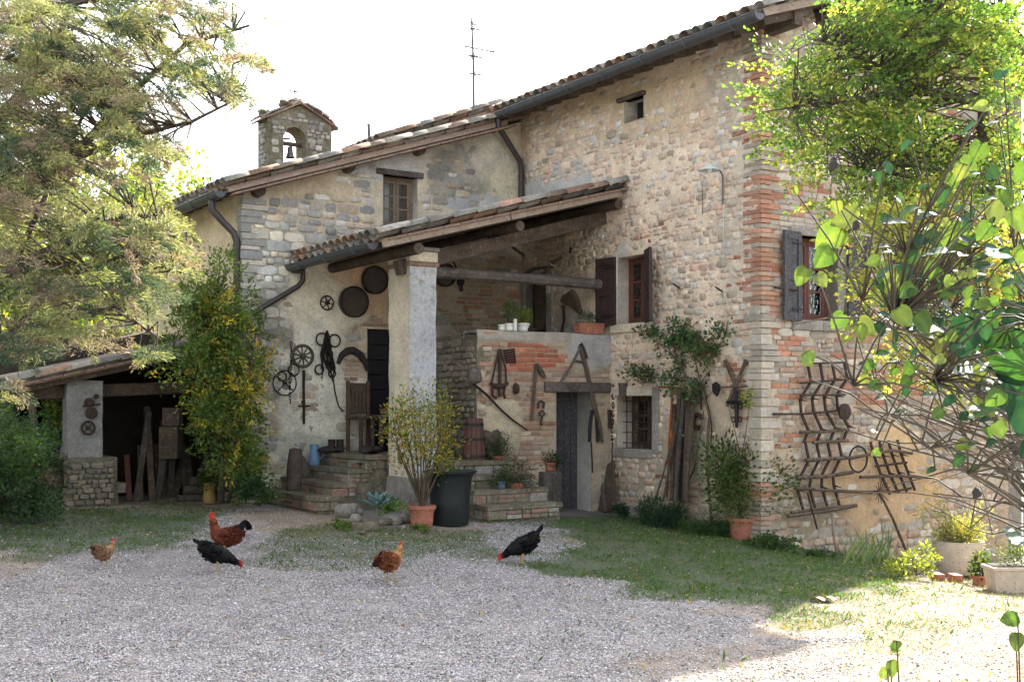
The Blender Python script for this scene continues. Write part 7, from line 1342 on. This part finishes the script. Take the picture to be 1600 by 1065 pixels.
tag(leafobj('fallen_leaves', P, F_, colmix(N, [(.34, .27, .08, 3), (.20, .12, .06, 3), (.40, .33, .16, 1)], 73), 'leaf'), 'small fallen yellow and brown leaves over the yard', 'leaves', kind='stuff')
for k, (x, y, lb) in enumerate(((1280, 938, 'big yellow fallen leaf on the shadow edge, left one'), (1296, 937, 'curled yellow fallen leaf touching the big one on its right'))):
    c = gat(x, y)+Vector((0, 0, .02)); fsv = fs_; P = []; mb = MB(); mb.poly([c+Vector((cos(a)*.07*(1+.2*sin(a*3)), sin(a)*.05, .02*sin(a*2))) for a in np.linspace(0, 2*pi, 11)[:-1]], .003, Vector((0, 0, 1))); one(mb, 'fallen_leaf', 'ochre', lb, 'leaf')
# ================================================================== hens
def hen(label, px, py, head, sc, body, neck, tail, comb, pose, tailup=1.0, cat='hen', name='hen', seed=1, legc=(.38, .28, .14)):
    g = gat(px, py); t = root(name, label, cat, g, head); T = Matrix.Translation(g) @ Matrix.Rotation(head, 4, 'Z') @ Matrix.Scale(sc, 4); rg = np.random.default_rng(seed)
    if pose == 'up': sp = [(-.185, .335, .012, .03), (-.165, .30, .04, .055), (-.12, .245, .072, .085), (-.05, .215, .092, .105), (.03, .215, .088, .105), (.085, .25, .066, .085), (.115, .31, .042, .052), (.13, .37, .031, .035), (.138, .415, .027, .028), (.152, .435, .026, .027), (.175, .435, .016, .017), (.185, .433, .008, .009)]
    elif pose == 'peck': sp = [(-.20, .36, .012, .03), (-.17, .315, .04, .055), (-.12, .26, .072, .085), (-.05, .215, .092, .105), (.03, .19, .088, .10), (.10, .165, .066, .075), (.16, .135, .042, .048), (.205, .105, .030, .032), (.235, .085, .026, .027), (.255, .072, .025, .025), (.275, .058, .015, .016), (.283, .05, .008, .008)]
    else: sp = [(-.185, .31, .012, .03), (-.165, .285, .04, .055), (-.12, .24, .072, .085), (-.05, .21, .092, .105), (.03, .205, .088, .105), (.09, .225, .066, .08), (.14, .265, .042, .048), (.17, .305, .031, .033), (.185, .335, .027, .027), (.20, .35, .026, .026), (.222, .348, .016, .017), (.232, .345, .008, .009)]
    vs = []; fs = []; n = 14; cols = []
    for i, (x, z, ry, rz) in enumerate(sp):
        a = sp[max(i-1, 0)]; b = sp[min(i+1, len(sp)-1)]; d = Vector((b[0]-a[0], 0, b[1]-a[1])).normalized(); up = Vector((-d.z, 0, d.x))
        for k in range(n): q = 2*pi*k/n; vs.append(Vector((x, 0, z))+Vector((0, cos(q)*ry, 0))+up*(sin(q)*rz)); cols.append(tail if i < 2 else body if i < 6 else neck if i < 9 else comb if i > 8 else neck)
    for i in range(len(sp)-1):
        for k in range(n): fs.append((i*n+k, i*n+(k+1) % n, (i+1)*n+(k+1) % n, (i+1)*n+k))
    inv = wmat(t).inverted(); vw = np.array([(inv @ (T @ v_))[:] for v_ in vs]); me = np_mesh('body', vw, np.array(fs), np.array(cols), True); me.materials.append(M_['feather']); o = link('body', me, None, t)
    # plumage: small overlapping feathers pointing back
    N = 620; s_i = rg.integers(1, 8, N); q = rg.random(N); ang = rg.random(N)*2*pi; P = []; D = []; Cc = []
    for i, f, a in zip(s_i, q, ang):
        A = np.array(sp[i]); B = np.array(sp[i+1]); c = A*(1-f)+B*f; d = Vector((A[0]-B[0], 0, A[1]-B[1])).normalized(); up = Vector((d.z, 0, -d.x)) if d.x < 0 else Vector((-d.z, 0, d.x)); r_ = Vector((0, cos(a), 0))*c[2]+up*(sin(a)*c[3])
        p = Vector((c[0], 0, c[1]))+r_*.97; P.append((T @ p)[:]); dd = d+r_.normalized()*.22+Vector((0, 0, -.12)); D.append((T.to_3x3() @ dd)[:]); base_ = np.array(body if i < 5 else neck); Cc.append(base_*rg.uniform(.65, 1.35))
    for _ in range(240):
        a = rg.random()*2*pi; q = sqrt(rg.random()); sg = 1 if rg.random() < .5 else -1; p = Vector((-.045+cos(a)*q*.10, sg*(.085+.022*sqrt(1-q*q*.95)), .235+sin(a)*q*.06)); P.append((T @ p)[:]); D.append((T.to_3x3() @ Vector((-1, sg*.12, -.15+rg.uniform(-.15, .15))))[:]); Cc.append(np.array(body)*rg.uniform(.6, 1.35))
    PP, FF = leafquads(np.array(P), np.array(D), .042*sc*rg.uniform(.7, 1.2, len(P)), .55, seed); leafobj('plumage', PP, FF, np.array(Cc), 'feather', t)
    for sg in (-1, 1):
        mb = MB(T); mb.blob(Vector((-.045, sg*.082, .235)), (.105, .022, .062), seed, .08, 1, 12, 8, Matrix.Rotation(-.25, 3, 'Y')); w_ = mb.build('wing', M_['feather'], t, smooth='all'); at = w_.data.color_attributes.new('Col', 'FLOAT_COLOR', 'POINT'); at.data.foreach_set('color', np.tile(np.array([*(np.array(body)*.8), 1], np.float32), len(w_.data.vertices)))
        mb = MB(T); mb.tube([(-.01, sg*.04, .14), (.005, sg*.042, .075), (-.01, sg*.042, .012)], [.022, .009, .008], 7)
        for a in (-.5, 0, .5, pi): mb.tube([(-.01, sg*.042, .010), (-.01+cos(a)*.05*(.5 if a == pi else 1), sg*.042+sin(a)*.05, .004)], [.007, .004], 5)
        mb.build('leg', M_['henleg'], t, smooth=True)
    for k in range(13):
        a = (k-6)*.13; L_ = (.15 if tailup < 1.8 else .21)*(1-.03*abs(k-5)); x0, z0 = sp[1][0], sp[1][1]; up_ = .75*tailup; pts = []
        mb = MB(T); vs2 = []
        for j in range(5):
            q = j/4; c = Vector((x0+.02-L_*q*(1-.15*tailup), sin(a)*L_*q*.55, z0+L_*up_*q-(1.35*L_*q*q if tailup > 1.8 else .05*q))); wd = (.030 if tailup > 1.8 else .024)*(1-.4*q*q)+.003; vs2 += [c+Vector((0, 0, wd)), c-Vector((0, 0, wd))]
        P = np.array([(inv @ (T @ v_))[:] for v_ in vs2]); me = np_mesh('tail_feather', P, np.array([(j*2, j*2+1, j*2+3, j*2+2) for j in range(4)]), np.tile(np.array(tail)*rg.uniform(.7, 1.2), (10, 1)), True); me.materials.append(M_['feather']); link('tail_feather', me, None, t)
    hx, hz = sp[9][0], sp[9][1]; dn = -.9 if pose == 'peck' else 0
    mb = MB(T)
    for k in range(5): q = k/4; mb.blob((hx-.022+.04*q, 0, hz+.028+.012*sin(q*pi)), (.009, .005, .016), k, .1, nu=8, nv=6)
    mb.build('comb', M_['comb'], t, smooth='all'); mb = MB(T); mb.blob((hx+.01, 0, hz-.034), (.01, .012, .02), 3, .1, nu=8, nv=6); mb.build('wattle', M_['comb'], t, smooth='all')
    mb = MB(T); e = Vector((hx+.055, 0, hz-.012+dn*.035)); mb.tube([(sp[10][0]-.004, 0, sp[10][1]), e], [.012, .002], 7); mb.build('beak', M_['ochre'], t, smooth='all')
    for sg in (-1, 1): mb = MB(T); mb.blob((hx+.004, sg*.0255, hz+.006), (.005, .003, .005), 1, 0, nu=8, nv=6); mb.build('eye', M_['ironb'], t, smooth='all')
    return t
M_['feather'] = leafmat('feather', .05, .6, .15); M_['comb'] = mat('red_comb', (.5, .02, .015), (.36, .015, .012), .5, 20, .2, 60); M_['henleg'] = mat('yellow_leg', (.36, .26, .13), (.26, .19, .10), .6, 20, .2, 60)
BLK = (.006, .006, .007); RED = (.20, .055, .022); GOLD = (.36, .19, .075)
hen('rust red rooster with a black tail standing tall behind the black hen', 352, 869, R(176), .90, (.11, .026, .014), (.17, .045, .02), BLK, (.42, .03, .02), 'up', 1.9, 'rooster', 'rooster', 1)
hen('black hen standing in front of the rooster', 340, 892, R(18), .80, BLK, BLK, BLK, (.20, .02, .02), 'peck', 1.0, seed=2)
hen('small sandy brown hen alone on the left of the gravel', 163, 886, R(70), .66, (.26, .15, .09), (.30, .17, .10), (.12, .07, .05), (.28, .07, .05), 'mid', .8, seed=3)
hen('red brown hen with a golden neck, in the middle of the yard', 610, 907, R(62), .84, (.22, .075, .032), GOLD, (.07, .02, .016), (.34, .13, .07), 'mid', -.35, seed=4)
hen('black hen pecking with its tail raised, on the right of the yard', 815, 879, R(196), .84, BLK, BLK, BLK, (.42, .03, .02), 'peck', 1.5, seed=5)
